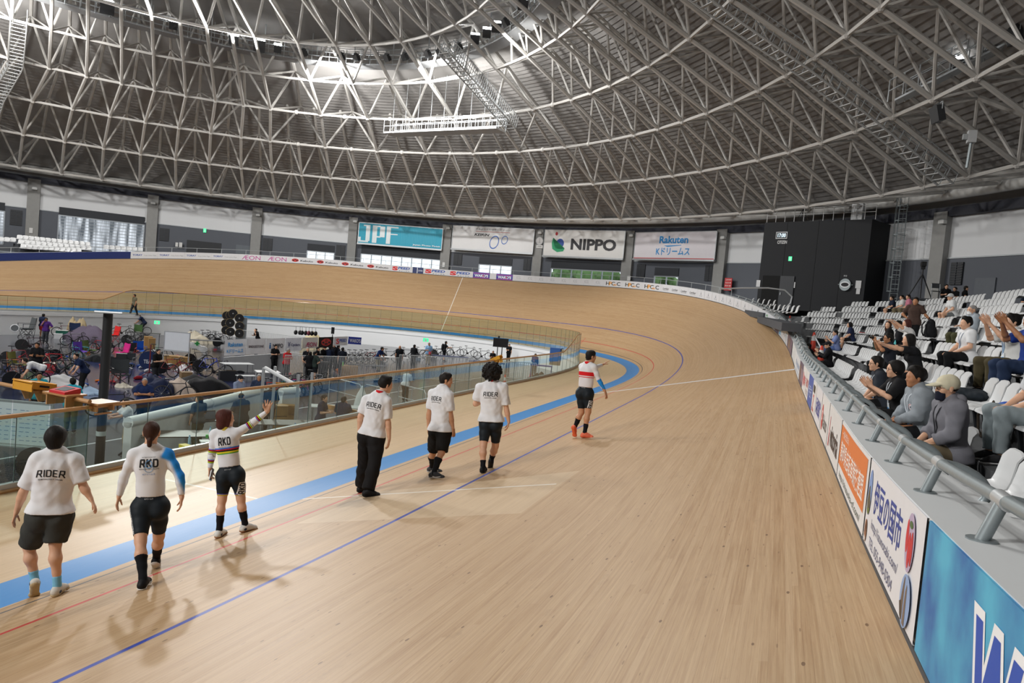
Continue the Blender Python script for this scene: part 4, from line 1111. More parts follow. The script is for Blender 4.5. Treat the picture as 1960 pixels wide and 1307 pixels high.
def glasses(o, col='#15151a'):
    J, q = o['J'], o['q']; hc, hf, hu = J['head'], J['hf'], J['hu']; hr = np.cross(hf, hu); mb = MB()
    for s in (-1, 1):
        mb.ring(hc+hr*s*.033*q+hf*.098*q+hu*.0, hf, .024*q, .0028*q, 12, 5)
        mb.cyl(hc+hr*s*.056*q+hf*.096*q, hc+hr*s*.083*q+hf*.0*q+hu*.005, .0025*q, n=4)
    mb.cyl(hc-hr*.01*q+hf*.1*q, hc+hr*.01*q+hf*.1*q, .0028*q, n=4); mb.build('eyeglasses', mat(col, .3), o['root'])
def mask_part(o, col, low=0.):
    J, q = o['J'], o['q']; hc, hf, hu = J['head'], J['hf'], J['hu']; hr = np.cross(hf, hu)
    c = hc-hu*(.055+low)*q
    skin_obj('face_mask', [Prim(c+hf*.045*q+hu*.02*q, c+hf*.05*q-hu*.03*q, .062*q, .055*q, hr, 1.02, .02)], .008, cloth(col), o['root'], 0, None, [(hc-hf*.0+hf*.035*q, -hf), (c+hu*.042*q, hu), (c-hu*.055*q, -hu)])
def lanyard(o, col='#dfe6ee', card='#e9f1f8', card2='#3f8fd0', drop_=.34):
    J, q = o['J'], o['q']; up, fw = J['up'], J['fw']; rt = np.cross(fw, up); nk = J['neck']
    bot = nk-up*drop_*q+fw*.155*q
    bv = BVHTree.FromPolygons([tuple(v) for v in o['top'][1]], [tuple(f) for f in o['top'][2]])
    def on(p):
        h = bv.ray_cast(Vector(p+fw*.5), Vector(-fw), .8); return np.array(h[0])+fw*.006 if h[0] is not None else p
    mb = MB()
    for s in (-1, 1):
        pts = [nk+rt*s*.06*q+up*.035*q-fw*.02*q, nk+rt*s*.07*q+up*.012*q+fw*.045*q]+[on(nk+rt*s*.065*q*(1-t)+fw*.1-up*drop_*q*t-up*.02*q) for t in (.12, .3, .5, .7, .9, 1.)]
        mb.tube(pts, .007*q, 5)
    r_ = mb.build('lanyard', mat(col, .7), o['root']); cb = on(nk-up*(drop_+.05)*q+fw*.1)
    m2 = MB(); Rm = np.stack([rt, fw, up], 1); m2.box(cb, (.085*q, .006, .12*q), Rm, 0); m2.box(cb+fw*.004-up*.03*q, (.075*q, .003, .045*q), Rm, 1); m2.build('pass_card', [mat(card, .4), mat(card2, .4)], r_)

_STK = {'R': [((.0, 0), (.13, .96)), ((.1, .93), (.62, .93)), ((.58, .98), (.58, .46)), ((.1, .45), (.6, .45)), ((.36, .45), (.66, .0))], 'I': [((.08, 0), (.08, 1))], 'D': [((.08, 0), (.08, 1)), ((.05, .93), (.5, .93)), ((.48, .96), (.62, .78)), ((.62, .82), (.62, .18)), ((.62, .22), (.48, .04)), ((.05, .07), (.5, .07))],
  'E': [((.08, 0), (.08, 1)), ((.05, .93), (.56, .93)), ((.08, .5), (.50, .5)), ((.05, .07), (.58, .07))], 'K': [((.08, 0), (.08, 1)), ((.12, .45), (.62, .98)), ((.24, .55), (.64, .0))]}
def stroke_text(s_, w, h, th=.15):
    V, F, x = [], [], 0.
    for ch in s_:
        wd = 0
        for (x0, y0), (x1, y1) in _STK[ch]:
            d = np.array([x1-x0, y1-y0]); L = np.linalg.norm(d); n = np.array([-d[1], d[0]])/L*th/2*(1.15 if abs(d[0]) < abs(d[1]) else .95)
            a, b = np.array([x0+x, y0]), np.array([x1+x, y1]); k = len(V); V += [a+n, a-n, b-n, b+n]; F += [(k, k+1, k+2), (k, k+2, k+3)]; wd = max(wd, x0, x1)
        x += wd+.22
    V = np.array(V); lo, hi = V.min(0), V.max(0); return (V-(lo+hi)/2)*[w/(hi[0]-lo[0]), h/(hi[1]-lo[1])], F
# ------------------------------------------------------------------ the seven riders
def rider_j(px, yaw, foot, dl=None, toe=None, H=1.72):
    """joints read as sight lines of the photo, at the depth of the feet; yaw turns the figure to the right of straight away"""
    dl = dl or {}
    fl, fr = drop(*foot['L']), drop(*foot['R'])
    dep = {'L': (fl-CC)@CF, 'R': (fr-CC)@CF}; d0 = (dep['L']+dep['R'])/2
    Fh = U([ray(*px['pel'])[0], ray(*px['pel'])[1], 0]); Rh = np.array([Fh[1], -Fh[0], 0])
    a = rad(yaw); fw = Fh*math.cos(a)+Rh*math.sin(a); rt = Rh*math.cos(a)-Fh*math.sin(a)
    J = {}
    q = H/1.75
    for k, p in px.items():
        s = k[-1]
        if k in ('pel', 'neck', 'head'): z = d0+dl.get(k, 0)
        elif k[:2] in ('sh', 'el', 'wr'): z = d0+(rt@CF)*(.17 if s == 'R' else -.17)*q+dl.get(k, 0)
        elif k[:3] == 'hip': z = d0+(rt@CF)*(.09 if s == 'R' else -.09)*q+dl.get(k, 0)
        elif k[:2] == 'kn': z = .5*d0+.5*dep[s]+dl.get(k, 0)
        elif k[:2] == 'an': z = dep[s]+dl.get(k, 0)
        elif k[:2] == 'ti': continue
        J[k] = at_depth(p[0], p[1], z)
    for s in 'LR':
        if 'ti'+s in px:
            z = d0+(rt@CF)*(.17 if s == 'R' else -.17)*q+dl.get('wr'+s, 0)+dl.get('ti'+s, .0); J['hd'+s] = U(at_depth(*px['ti'+s], z)-J['wr'+s])
        J['td'+s] = fw if toe is None or s not in toe else U(np.array(fw)*toe[s][0]+np.array(rt)*toe[s][1]+np.array([0, 0, 1.])*toe[s][2])
        J['kf'+s] = fw
        # lower leg drawn so that a planted sole touches the boards
        if not (toe and s in toe and toe[s][2] < -.3):
            g = {'L': fl, 'R': fr}[s]; J['an'+s] = np.array([J['an'+s][0], J['an'+s][1], drop_z(J['an'+s])+.088*q])
    J['fw'] = fw
    return J, (fl[2]+fr[2])/2
def drop_z(P):
    i = np.hypot(_x-P[0], _y-P[1]).argmin(); h = (P[0]-_x[i])*_nx[i]+(P[1]-_y[i])*_ny[i]+.2*math.cos(_b[i])
    return h*math.tan(_b[i]) if h > 0 else -min(-h/math.cos(_a[i]), AZW)*math.sin(_a[i])
def look(J, yaw, pitch=0.):
    Fh = J['fw']; rt = np.array([Fh[1], -Fh[0], 0]); a = rad(yaw); J['hf'] = U(Fh*math.cos(a)+rt*math.sin(a)+np.array([0, 0, math.sin(rad(pitch))]))
    J['hu'] = U(np.array([0, 0, 1.])-J['hf']*0.0-np.array([*J['hf'][:2], 0])*math.sin(rad(pitch)))
INK = mat('#16181c', .7); BLUEINK = mat('#2f7fc8', .7)
RV = .0085
def back_text(o, main, sub, w, drop_, size=.078, arc=1.0, col=INK, subcol=None, dx=0.):
    J, q = o['J'], o['q']; up, fw = J['up'], J['fw']; rt = np.cross(fw, up)
    c = J['neck']-up*drop_*q+rt*dx
    g1 = stroke_text(main, w*q, size*q); g2 = text_fit(sub, w*.84*q, .014*q, bold=.01)
    g2 = (g2[0]-[0, size*.5*q+.022*q], g2[1])
    decal(o['top'], [g1, g2], c, rt, up, fw, o['root'], [col, subcol or col], arc=arc)

WH = '#e4e5e8'
# 1 woman in grey shorts
J, z = rider_j(dict(head=(107, 840), neck=(106.4, 869), shL=(72, 882), shR=(143, 882), elL=(44, 943), elR=(160, 932), wrL=(31, 981), wrR=(174, 955), tiL=(24, 1003), tiR=(184, 974),
    pel=(96, 982), knL=(56, 1046), knR=(106, 1040), anL=(67, 1113), anR=(110, 1117)), 12, dict(L=(70, 1143), R=(108, 1140)), dict(knL=-.0, head=.0), dict(L=(.5, -.12, -.62), R=(1, .25, 0)), 1.66)
look(J, 6)
o = person('person in white polo and dark grey shorts walking away in chunky beige trainers', J, dict(H=1.64, bw=1.10, fem=True, vox=RV, z0=z, skin='light', hair=('bowl', 'black'), collar='#eceded', top=('polo', WH, .80), hemz=.02, bottom=('loose', '#3c3d3a', .92), sock=('#78b6d4', .12), shoe=('#cfcac0', '#b9a27a'), deco='badge'))
back_text(o, 'RIDER', 'TEAM RAKUTEN K DREAMS', .27, .175)
# 2 woman in white jersey with a blue sleeve
def tf2(c, J, q):
    up, fw = J['up'], J['fw']; rt = np.cross(fw, up); d = c-J['shR']; x = (c-J['neck'])@rt; z = (c-J['neck'])@up
    sl = J['wrR']-J['shR']; t = np.clip((d@sl)/(sl@sl), -.2, 1); off = (d-t[:, None]*sl)@rt
    tt = np.clip(t, 0, 1); side = np.where((x > .05*q) & (t > -.4), off, -1.)
    g = (side+.036-.034*tt+.055*np.exp(-(t/.10)**2)*(t < .4))/.075
    return np.clip(g, 0, 1)*.9
J, z = rider_j(dict(head=(290, 829), neck=(288.5, 858), shL=(257, 871), shR=(320, 871), elL=(238, 911), elR=(344, 911), wrL=(228, 950), wrR=(348, 952), tiL=(221, 976), tiR=(344, 984),
    pel=(288, 966), knL=(269, 1036), knR=(304, 1026), anL=(274, 1108), anR=(299, 1071)), 8, dict(L=(275, 1127), R=(293, 1089)), {}, dict(L=(1, .1, 0), R=(.6, 0, -.55)), 1.62)
look(J, 0)
o = person('person in white jersey with one blue sleeve, dark shorts and tied-back brown hair', J, dict(H=1.63, bw=1.0, fem=True, vox=RV, z0=z, skin='light', hair=('bun', 'brown'), top=('jersey', WH, 1.95), tmats=[pattern_mat('sleeve_fade', [(.0, WH), (.40, WH), (.75, '#3d9ae6'), (1., '#1f86e0')], .85, True)], tfn=tf2, collar=WH, bottom=('tight', '#1c2329', .80), sock=('#14151a', .26), shoe=('#17181b', '#d9d6d0'), deco='white'))
J_, q_ = o['J'], o['q']; rt = np.cross(J_['fw'], J_['up'])
g = [stroke_text('RKD', .19*q_, .10*q_, .19)]; t2 = text_fit('TEAM RAKUTEN K DREAMS', .20*q_, .014*q_); t3 = text_fit('MY TEAM CYCLING TEAM', .13*q_, .010*q_); t4 = text_fit('Kドリームス', .12*q_, .018*q_, bold=.01)
rg = ell2d(0, -.055*q_, .045*q_, .045*q_, 24, .86); ct = ell2d(0, -.01*q_, .036*q_, .045*q_, 16, .8)
decal(o['top'], [g[0], (t2[0]-[0, .062*q_], t2[1]), (t3[0]+[0, .064*q_], t3[1]), (t4[0]-[0, .118*q_], t4[1]), rg, ct], J_['neck']-J_['up']*.145*q_, rt, J_['up'], J_['fw'], o['root'], [INK, INK, INK, BLUEINK, mat('#8fb4da', .7), mat('#6fa8de', .7)])
def side_text(o, s, main, ang, wd, hg, col, along=.5, tilt=0., bg=None, name='lettering'):
    J, q = o['J'], o['q']; h, kn = J['hip'+s], J['kn'+s]; ax = U(h-kn); fw = J['fw']; rt = np.cross(fw, J['up'])
    a = rad(ang); d = -(rt*math.cos(a)-fw*math.sin(a))*(1 if s == 'R' else -1) if s == 'R' else (rt*math.cos(a)+fw*math.sin(a))
    d = U(d-ax*(d@ax)); y = ax; x = U(np.cross(y, -d)); c = h*(1-along)+kn*along
    tt = rad(tilt); x2 = x*math.cos(tt)+y*math.sin(tt); y2 = -x*math.sin(tt)+y*math.cos(tt)
    geo = []; m = []
    if bg: geo.append(rect2d(-wd/2-.008, -hg/2-.008, wd/2+.008, hg/2+.008)); m.append(mat(bg, .7))
    geo.append(stroke_text(main, wd, hg, .2) if main == 'RKD' else text_fit(main, wd, hg, bold=.03)); m.append(mat(col, .7))
    for i, gg in enumerate(geo): decal(o['bottom'], [gg], c, x2, y2, d, o['root'], m[i], off=.003+.002*i, name=name)
side_text(o, 'L', 'TEAM RAKUTEN K DREAMS', 35, .30, .026, '#d5d8da', .45, 90)
gw = text_fit('Kドリームス', .085*q_, .016*q_, bold=.01); decal(o['bottom'], [gw], J_['pel']+J_['up']*.085*q_, rt, J_['up'], J_['fw'], o['root'], mat('#d5d8da', .7))
# 3 woman in the rainbow-banded jersey, waving
RB = ['#2f6fd0', '#c92a35', '#17171a', '#e3d02e', '#58a63a']
def tf3(c, J, q):
    up = J['up']; z = (c-J['neck'])@up/q; rt = np.cross(J['fw'], up); x = abs((c-J['neck'])@rt)/q
    m = np.where(x < .19, (-.22-z)/.090, -1.)
    for s in 'LR':
        sh, el, wr = J['sh'+s], J['el'+s], J['wr'+s]
        for a, b, off, lim in ((sh, el, .80, 1.1), (el, wr, .42, .95)):
            ab = b-a; L2 = ab@ab; t = ((c-a)@ab)/L2; dd = np.linalg.norm(c-a-np.clip(t, 0, 1)[:, None]*ab, axis=1)
            on = (dd < .062*q) & (t > off-.18) & (t < lim); m = np.where(on, (t-off)*math.sqrt(L2)/q/.052, m)
    return .1+.8*np.clip(m, -.1, 1.1)
RBM = pattern_mat('rainbow_bands', [(0., WH), (.1, RB[0]), (.26, RB[1]), (.42, RB[2]), (.58, RB[3]), (.76, RB[4]), (.9, WH)])
def bf3(c, J, q):
    m = np.full(len(c), -1.)
    for s in 'LR':
        h, kn = J['hip'+s], J['kn'+s]; ab = kn-h; t = ((c-h)@ab)/(ab@ab); dd = np.linalg.norm(c-h-np.clip(t, 0, 1)[:, None]*ab, axis=1); m = np.where(dd < .115*q, np.maximum(m, (t-.735)/.07), m)
    return .1+.8*np.clip(m, -.1, 1.1)
J, z = rider_j(dict(head=(432, 802), neck=(431.5, 824), shL=(411, 832), shR=(452, 830), elL=(406, 865), elR=(479, 813), wrL=(402, 897), wrR=(511, 788), tiL=(401, 920), tiR=(516, 764),
    pel=(441, 906), knL=(425, 956), knR=(461, 954), anL=(420, 1010), anR=(470, 999)), 14, dict(L=(417, 1029), R=(478, 1017)), dict(elR=.06, wrR=.10), dict(L=(1, .15, 0), R=(.75, .65, 0)), 1.62)
look(J, 58, 4)
J['pnR'] = U(-CF+CR*.2); J['pnL'] = U(CR)
o = person('person waving one arm in a white jersey with rainbow bands', J, dict(H=1.62, bw=.95, fem=True, vox=RV, z0=z, skin='light', hair=('bob', 'reddish'), top=('jersey', WH, 1.95), tmats=[RBM], tfn=tf3, collar='#c8b24a', curlR=.05, spread=.3, curlL=.8,
    bottom=('tight', '#1c2329', .80), bmats=[pattern_mat('hem_bands', [(0., '#1c2329'), (.1, '#5a4fb0'), (.45, '#c9b83a')], .6)], bfn=bf3, sock=('#14151a', .22), shoe=('#dcdcd8', '#9a6a48'), deco='badge', flipR=True))
J_, q_ = o['J'], o['q']; rt = np.cross(J_['fw'], J_['up'])
t2 = text_fit('TEAM RAKUTEN K DREAMS', .17*q_, .013*q_); t4 = text_fit('Kドリームス', .12*q_, .016*q_, bold=.01)
decal(o['top'], [stroke_text('RKD', .165*q_, .12*q_, .2), (t2[0]-[0, .075*q_], t2[1]), (t4[0]-[0, .112*q_], t4[1])], J_['neck']-J_['up']*.135*q_, rt, J_['up'], J_['fw'], o['root'], INK)
gw = text_fit('Kドリームス', .085*q_, .016*q_, bold=.01); decal(o['bottom'], [gw], J_['pel']+J_['up']*.07*q_, rt, J_['up'], J_['fw'], o['root'], mat('#d5d8da', .7))
side_text(o, 'R', 'RKD', 50, .15, .085, '#16181c', .55, 78, '#e9eaec')
b0 = np.array(o['root'].location); hp = J_['wrL']+b0+J_['hdL']*.075*q_
mb = MB(); lt = U(np.cross(J_['hdL'], J_['pnL'])); Rm = np.stack([lt, J_['pnL'], J_['hdL']], 1); Rm = Rm@ry(.5)
mb.box(hp+U(J_['pnL'])*.022, (.075, .010, .15), Rm); tag(mb.build('phone', mat('#141416', .25)), 'black phone held in the hand of the waving rider', 'phone')
# 4 man in black trousers
J, z = rider_j(dict(head=(738, 737), neck=(727, 756), shL=(702, 766), shR=(740, 769), elL=(690, 797), elR=(743, 810), wrL=(687, 825), wrR=(745, 840), tiL=(686, 843), tiR=(742, 860),
    pel=(712, 832), knL=(697, 886), knR=(717, 887), anL=(691, 933), anR=(704, 940)), 22, dict(L=(690, 942), R=(705, 951)), dict(head=.05), dict(R=(.5, .9, 0), L=(1, .2, 0)), 1.80)
look(J, 48, -4)
o = person('person in white shirt with red collar and loose black trousers, head turned to the side', J, dict(H=1.76, bw=.98, vox=RV, z0=z, skin='light', hair=('tuft', 'black'), top=('polo', WH, .78), collar='#c9252c', hemz=.0, bottom=('wide', '#1b1a1b', 1.93), shoe=('#1a1a1c', '#1d1d1f')))
back_text(o, 'RIDER', 'TEAM RAKUTEN K DREAMS', .25, .15, dx=-.02)
# 5 man in black shorts looking back
J, z = rider_j(dict(head=(854, 728), neck=(847, 744), shL=(828, 754), shR=(859, 757), elL=(821, 793), elR=(863, 797), wrL=(820, 816), wrR=(867, 819), tiL=(821, 829), tiR=(869, 832),
    pel=(843, 822), knL=(829, 865), knR=(845, 866), anL=(826, 899), anR=(830, 905)), 34, dict(L=(832, 904), R=(830, 916)), dict(head=.03), dict(R=(.5, .85, 0), L=(.5, .85, 0)), 1.78)
look(J, 55, -2)
o = person('person in white polo and black shorts glancing over the shoulder, grey and black trainers', J, dict(H=1.74, bw=1.02, vox=RV, z0=z, skin='mid', hair=('short', 'dark'), top=('polo', WH, .72), hemz=-.02, bottom=('loose', '#1a1918', .92), sock=('#16171b', .26), shoe=('#3a3c40', '#c0c1c0'), deco='white'))
back_text(o, 'RIDER', 'TEAM RAKUTEN K DREAMS', .23, .16, dx=-.035)
# 6 man with the big curly hair
J, z = rider_j(dict(head=(942, 716), neck=(942, 734), shL=(919, 743), shR=(963, 742), elL=(910, 773), elR=(970, 786), wrL=(922, 770), wrR=(974, 808), tiL=(932, 766), tiR=(970, 822),
    pel=(940, 806), knL=(925, 853), knR=(948, 854), anL=(924.5, 893), anR=(940, 881)), 10, dict(L=(923, 905), R=(938, 896)), dict(elL=.05, wrL=.2, tiL=.08), dict(L=(1, 0, 0), R=(.55, -.1, -.6)), 1.78)
look(J, 0)
o = person('person with large round curly black hair, white shirt and dark cycling shorts', J, dict(H=1.72, bw=1.06, vox=RV, z0=z, skin='light', hair=('afro', 'black'), top=('polo', WH, .74), collar='#c9252c', hemz=.0, bottom=('tight', '#1c2329', .80), sock=('#16171b', .12), shoe=('#151515', '#1a1a1a')))
back_text(o, 'RIDER', 'TEAM RAKUTEN K DREAMS', .25, .17, arc=.3)
side_text(o, 'L', 'DREAMS', 10, .26, .018, '#d5d8da', .5, 90); side_text(o, 'R', 'DREAMS', 10, .26, .018, '#d5d8da', .5, 90)
# 7 man in the white jersey with a red band
def tf7(c, J, q):
    up = J['up']; z = (c-J['neck'])@up/q; rt = np.cross(J['fw'], up); x = abs((c-J['neck'])@rt)/q
    m = np.where(x < .178, .1+(-.155-z)/.113*.4, 0.); m = np.clip(m, 0, .5)
    el, wr = J['elR'], J['wrR']; ab = wr-el; t = ((c-el)@ab)/(ab@ab); dd = np.linalg.norm(c-el-np.clip(t, 0, 1)[:, None]*ab, axis=1)
    side = (c-el-np.clip(t, 0, 1)[:, None]*ab)@rt
    return np.where((dd < .07*q) & (t > -.05), np.where(side > -.022+.02*np.clip(t, 0, 1), .9, 0.), m)
J, z = rider_j(dict(head=(1131, 683), neck=(1125, 697), shL=(1114, 702), shR=(1137, 703), elL=(1137, 704), elR=(1146, 727), wrL=(1153, 698), wrR=(1158, 749), tiL=(1164, 691), tiR=(1163, 765),
    pel=(1120, 750), knL=(1113, 789), knR=(1126, 788), anL=(1100, 818), anR=(1119, 828)), 26, dict(L=(1101, 838), R=(1118, 838)), dict(elL=.10, wrL=.25), dict(L=(.45, .0, -.7), R=(.5, .9, 0)), 1.78)
look(J, 40, 0); J['pnL'] = U(-CU)
o = person('person in white jersey with a red band and bright orange shoes', J, dict(H=1.76, bw=1.0, vox=RV, z0=z, skin='mid', hair=('short', 'black'), top=('jersey', WH, 1.95), tmats=[pattern_mat('red_band', [(0., WH), (.1, '#d8262c'), (.383, WH), (.454, '#d8262c'), (.5, WH), (.8, '#2b8fe0')])], tfn=tf7, collar='#d8262c', curlL=.1, bottom=('tight', '#1a2127', .78), sock=('#15161b', .20), shoe=('#f07a5c', '#e06a44')))
side_text(o, 'R', 'RKD', 35, .16, .085, '#16181c', .6, 84, '#e9eaec')
J_, q_ = o['J'], o['q']; rt = np.cross(J_['fw'], J_['up']); gw = text_fit('Kドリームス', .085*q_, .016*q_, bold=.01); decal(o['bottom'], [gw], J_['pel']+J_['up']*.09*q_, rt, J_['up'], J_['fw'], o['root'], mat('#d5d8da', .7))
# ------------------------------------------------------------------ glass fence round the infield
TIM = mat('#b98a58', .4, var=.12, scale=9., coat=.3); GLS = glass_mat('#dcebe4', .035); CHAN = mat('#c9ced0', .4, .2)
GEDGE = mat('#4c5f5a', .3)
def fh(s):
    s = (s+60) % 250-60
    if s < 22.5: return 1.12
    if s < 27: return 1.12+(s-22.5)/4.5*.85
    if s < 96.5: return 1.97
    if s < 99: return 1.97-(s-96.5)/2.5*.92
    return 1.05
def fence_run(s0, s1, label, pane=1.25):
    t = thing('glass_fence', label, 'fence'); n = int(round((s1-s0)/pane)); e = np.linspace(s0, s1, n+1)
    fine = np.linspace(s0, s1, n*2+1)
    P = np.array([fence_pt(s, fh(s)) for s in fine]); 
    mb = MB(); mb.tube(list(P), .034, 8); mb.build('handrail', TIM, t, 40)
    mb = MB(); x, y, nx, ny, bb, aa = st(fine); out = np.stack([nx, ny, 0*nx], -1); B = fence_pt(fine)
    mb.grid(np.stack([B+out*.045, B+out*.045+[0, 0, .11], B-out*.045+[0, 0, .11], B-out*.045-[0, 0, .01]], 1)); mb.build('base_channel', CHAN, t)
    mb = MB(); mb.grid(np.stack([B+out*.13, B+out*.13+[0, 0, .03], B+out*.046+[0, 0, .035]], 1)); mb.build('timber_kerb', TIM, t)
    k = 0
    for a, b in zip(e[:-1], e[1:]):
        p0, p1 = fence_pt(a+.008), fence_pt(b-.008); h0, h1 = fh(a)-.02, fh(b)-.02
        mb = MB(); mb.add([p0+[0, 0, .06], p1+[0, 0, .06], p1+[0, 0, h1], p0+[0, 0, h0]], [(0, 1, 2, 3)]); mb.bar(p0+[0, 0, .06], p0+[0, 0, h0], .007, .014, 1); pa = mb.build('glass_pane', [GLS, GEDGE], t)
        if h0 > 1.5 and 24 < a < 100:
            mb = MB(); x_, y_, n_, m_, _, _ = st(a)
            for dz in (.95, 1.02): mb.disc(fence_pt(a, dz)-np.array([n_, m_, 0])*.02, (n_, m_, 0), .022, .04, 8)
            mb.build('glass_clamp', STEEL, pa)
    return t
fence_run(228.0, 250.0, 'near stretch of glass fence with timber handrail beside the walking riders')
fence_run(.02, 26.0, 'glass fence with timber handrail from the riders to the start of the bend')
fence_run(26.04, 97.5, 'tall glass fence round the far bend of the infield')
fence_run(97.54, 125., 'low glass fence with timber handrail on the far straight')
# fence that turns in to the infield beside the near run, and what stands on the handrails
g0, g1 = at(-40, 726, 1.12), at(172, 769, 1.12)
t = thing('glass_fence', 'short glass fence with timber handrail turning in behind the woman in grey shorts', 'fence')
mb = MB(); mb.tube([g0, g1], .036, 8); mb.build('handrail', TIM, t, 40)
for i in range(3):
    a = g0+(g1-g0)*(i/3+.004); b = g0+(g1-g0)*((i+1)/3-.004); mb = MB(); mb.add([[*a[:2], -.3], [*b[:2], -.3], [*b[:2], 1.1], [*a[:2], 1.1]], [(0, 1, 2, 3)]); mb.build('glass_pane', GLS, t)
gd = U(g1-g0); gp = np.array([-gd[1], gd[0], 0]); gang = math.atan2(gd[1], gd[0])
# yellow slanted lap board
def on_g(px, dz=.04): # point of the inner handrail nearest a pixel column
    b = min(np.linspace(0, 1, 400), key=lambda w: abs(proj(g0+(g1-g0)*w)[0]-px)); return g0+(g1-g0)*b+[0, 0, dz]
p = on_g(66, .0)
t = thing('lectern_box', 'slanted yellow wooden box with a hand slot on the timber handrail', 'box', None, tuple(p), gang)
mb = MB(); R1 = rx(-.18); mb.box((0, 0, .14), (.52, .44, .02), R1); mb.box((0, -.20, .085), (.52, .02, .13)); mb.box((-.25, 0, .10), (.02, .42, .12), R1); mb.box((0, .21, .10), (.52, .02, .06)); mb.build('body', mat('#d79a2c', .6), t)
mb = MB(); mb.box((.255, 0, .10), (.02, .42, .12), R1); sd = mb.build('side_panel', mat('#cf9128', .6), t)
mb = MB(); mb.box((.267, 0, .10), (.004, .17, .035), R1); mb.build('hand_slot', mat('#1c1510', .8), sd)
for sx in (-.16, .2):
    mb = MB(); mb.prism([(sx, -.14, .03), (sx, .14, .03), (sx, .05, -.16), (sx, -.05, -.16)], (-.012, 0, 0), (.012, 0, 0)); mb.build('leg_bracket', TIM, t)
p = on_g(124, .0)
t = thing('rail_shelf', 'timber shelf on the handrail under the red counter', 'shelf', None, tuple(p), gang)
mb = MB(); mb.box((0, 0, .055), (.62, .36, .025)); mb.build('board', TIM, t)
for sx in (-.24, .24):
    mb = MB(); mb.box((sx, 0, -.05), (.03, .3, .19), taper=1.); mb.build('bracket', TIM, t)
t = thing('lap_counter', 'red lap counter with a grey screen on a timber shelf', 'counter', None, tuple(p+[0, 0, .068]), gang)
mb = MB(); mb.prism([(-.2, -.14, 0), (-.2, .14, 0), (-.2, .14, .09), (-.2, -.14, .04)], (0, 0, 0), (.4, 0, 0)); mb.build('case', mat('#c42a33', .5), t)
mb = MB(); mb.prism([(-.13, -.09, .0505), (-.13, .09, .083), (.13, .09, .083), (.13, -.09, .0505)], (0, 0, 0), (0, 0, .004)); mb.build('screen', mat('#5b6268', .25), t)
p = fence_pt(near_s(at(190, 765, 1.12)), 1.12); p = min((fence_pt(s, 1.12) for s in np.arange(238, 246, .02)), key=lambda v: abs(proj(v)[0]-192))
t = thing('rail_shelf', 'plain timber shelf clamped on the near handrail', 'shelf', None, tuple(p), PI/2)
mb = MB(); mb.box((0, .02, .06), (.44, .42, .03)); mb.build('board', TIM, t)
for sx in (-.16, .16):
    mb = MB(); mb.box((sx, 0, -.01), (.035, .22, .13)); mb.build('bracket', TIM, t)
mb = MB(); mb.bar((-.16, -.06, -.12), (.16, -.06, -.12), .03); mb.build('crossbar', TIM, t)
p = min((fence_pt(s, 1.12) for s in np.arange(10, 20, .02)), key=lambda v: abs(proj(v)[0]-950))
t = thing('lectern_box', 'tilted yellow wooden box hung on the handrail behind the curly-haired rider', 'box', None, tuple(p), 1.7)
mb = MB(); R1 = rx(-.5); mb.box((0, 0, .12), (.5, .42, .02), R1); mb.box((0, -.19, .0), (.5, .02, .16), R1); mb.box((.25, 0, .06), (.02, .42, .14), R1); mb.box((-.25, 0, .06), (.02, .42, .14), R1); mb.build('body', mat('#e0a423', .6), t)
for sx in (-.2, .2):
    mb = MB(); mb.prism([(sx, -.13, .03), (sx, .13, .03), (sx, .0, -.24)], (-.012, 0, 0), (.012, 0, 0)); mb.build('leg_bracket', mat('#d79a2c', .6), t)

# ------------------------------------------------------------------ printed boards on the perimeter wall
def s_px(px, lo=-16., hi=126.):
    g = np.arange(lo, hi, .05); P = rim(g, -.012, BH*.6); d = P-CC; z = d@CF; X = W/2+CAM['f']*(d@CR)/z
    ok = z > .3; return float(g[ok][np.abs(X[ok]-px).argmin()])
def board(s_left, s_right, label, c, art=(), group=None, pics=(), name='advertising_board', h=(.035, .655), rest=None):
    """s_left > s_right: the reader's left is the higher s. art: (geo, colour) with x from the left edge, y from the foot"""
    n = max(2, int(abs(s_left-s_right)/.4)+1); g = np.linspace(s_left-.01, s_right+.01, n)
    mb = MB(); P = lambda d, z: rim(g, d, z)
    mb.grid(np.stack([P(-.012, h[0]), P(-.022, h[0]), P(-.022, h[1]), P(-.012, h[1])], 1), flip=True)
    o = mb.build(name, mat(c, .5, var=.03)); tag(o, label, 'banner', group)
    mats = []; mb = MB(); lay = 0
    for geo, col in art:
        m = mat(col, .55, var=.03) if isinstance(col, str) else col
        if m not in mats: mats.append(m)
        lay += 1
        put2d(mb, geo[0], geo[1], lambda a, b, k=lay: rim(s_left-a, -.0235-.0006*k, b), mats.index(m), mx=.6)
    if art: mb.build('lettering', mats, o)
    for pic in pics:
        mb = MB(); mats = []
        for geo, col in pic:
            m = mat(col, .55, var=.03); lay += 1
            if m not in mats: mats.append(m)
            put2d(mb, geo[0], geo[1], lambda a, b, k=lay: rim(s_left-a, -.0235-.0006*k, b), mats.index(m), mx=.6)
        mb.build('round_picture', mats, o)
    return o
def mv(geo, x, y): return (geo[0]+[x, y], geo[1])
TX = lambda s, x, y, w=None, h=None, **k: mv(text_fit(s, w, h, **k), x, y)
DK = '#25262a'
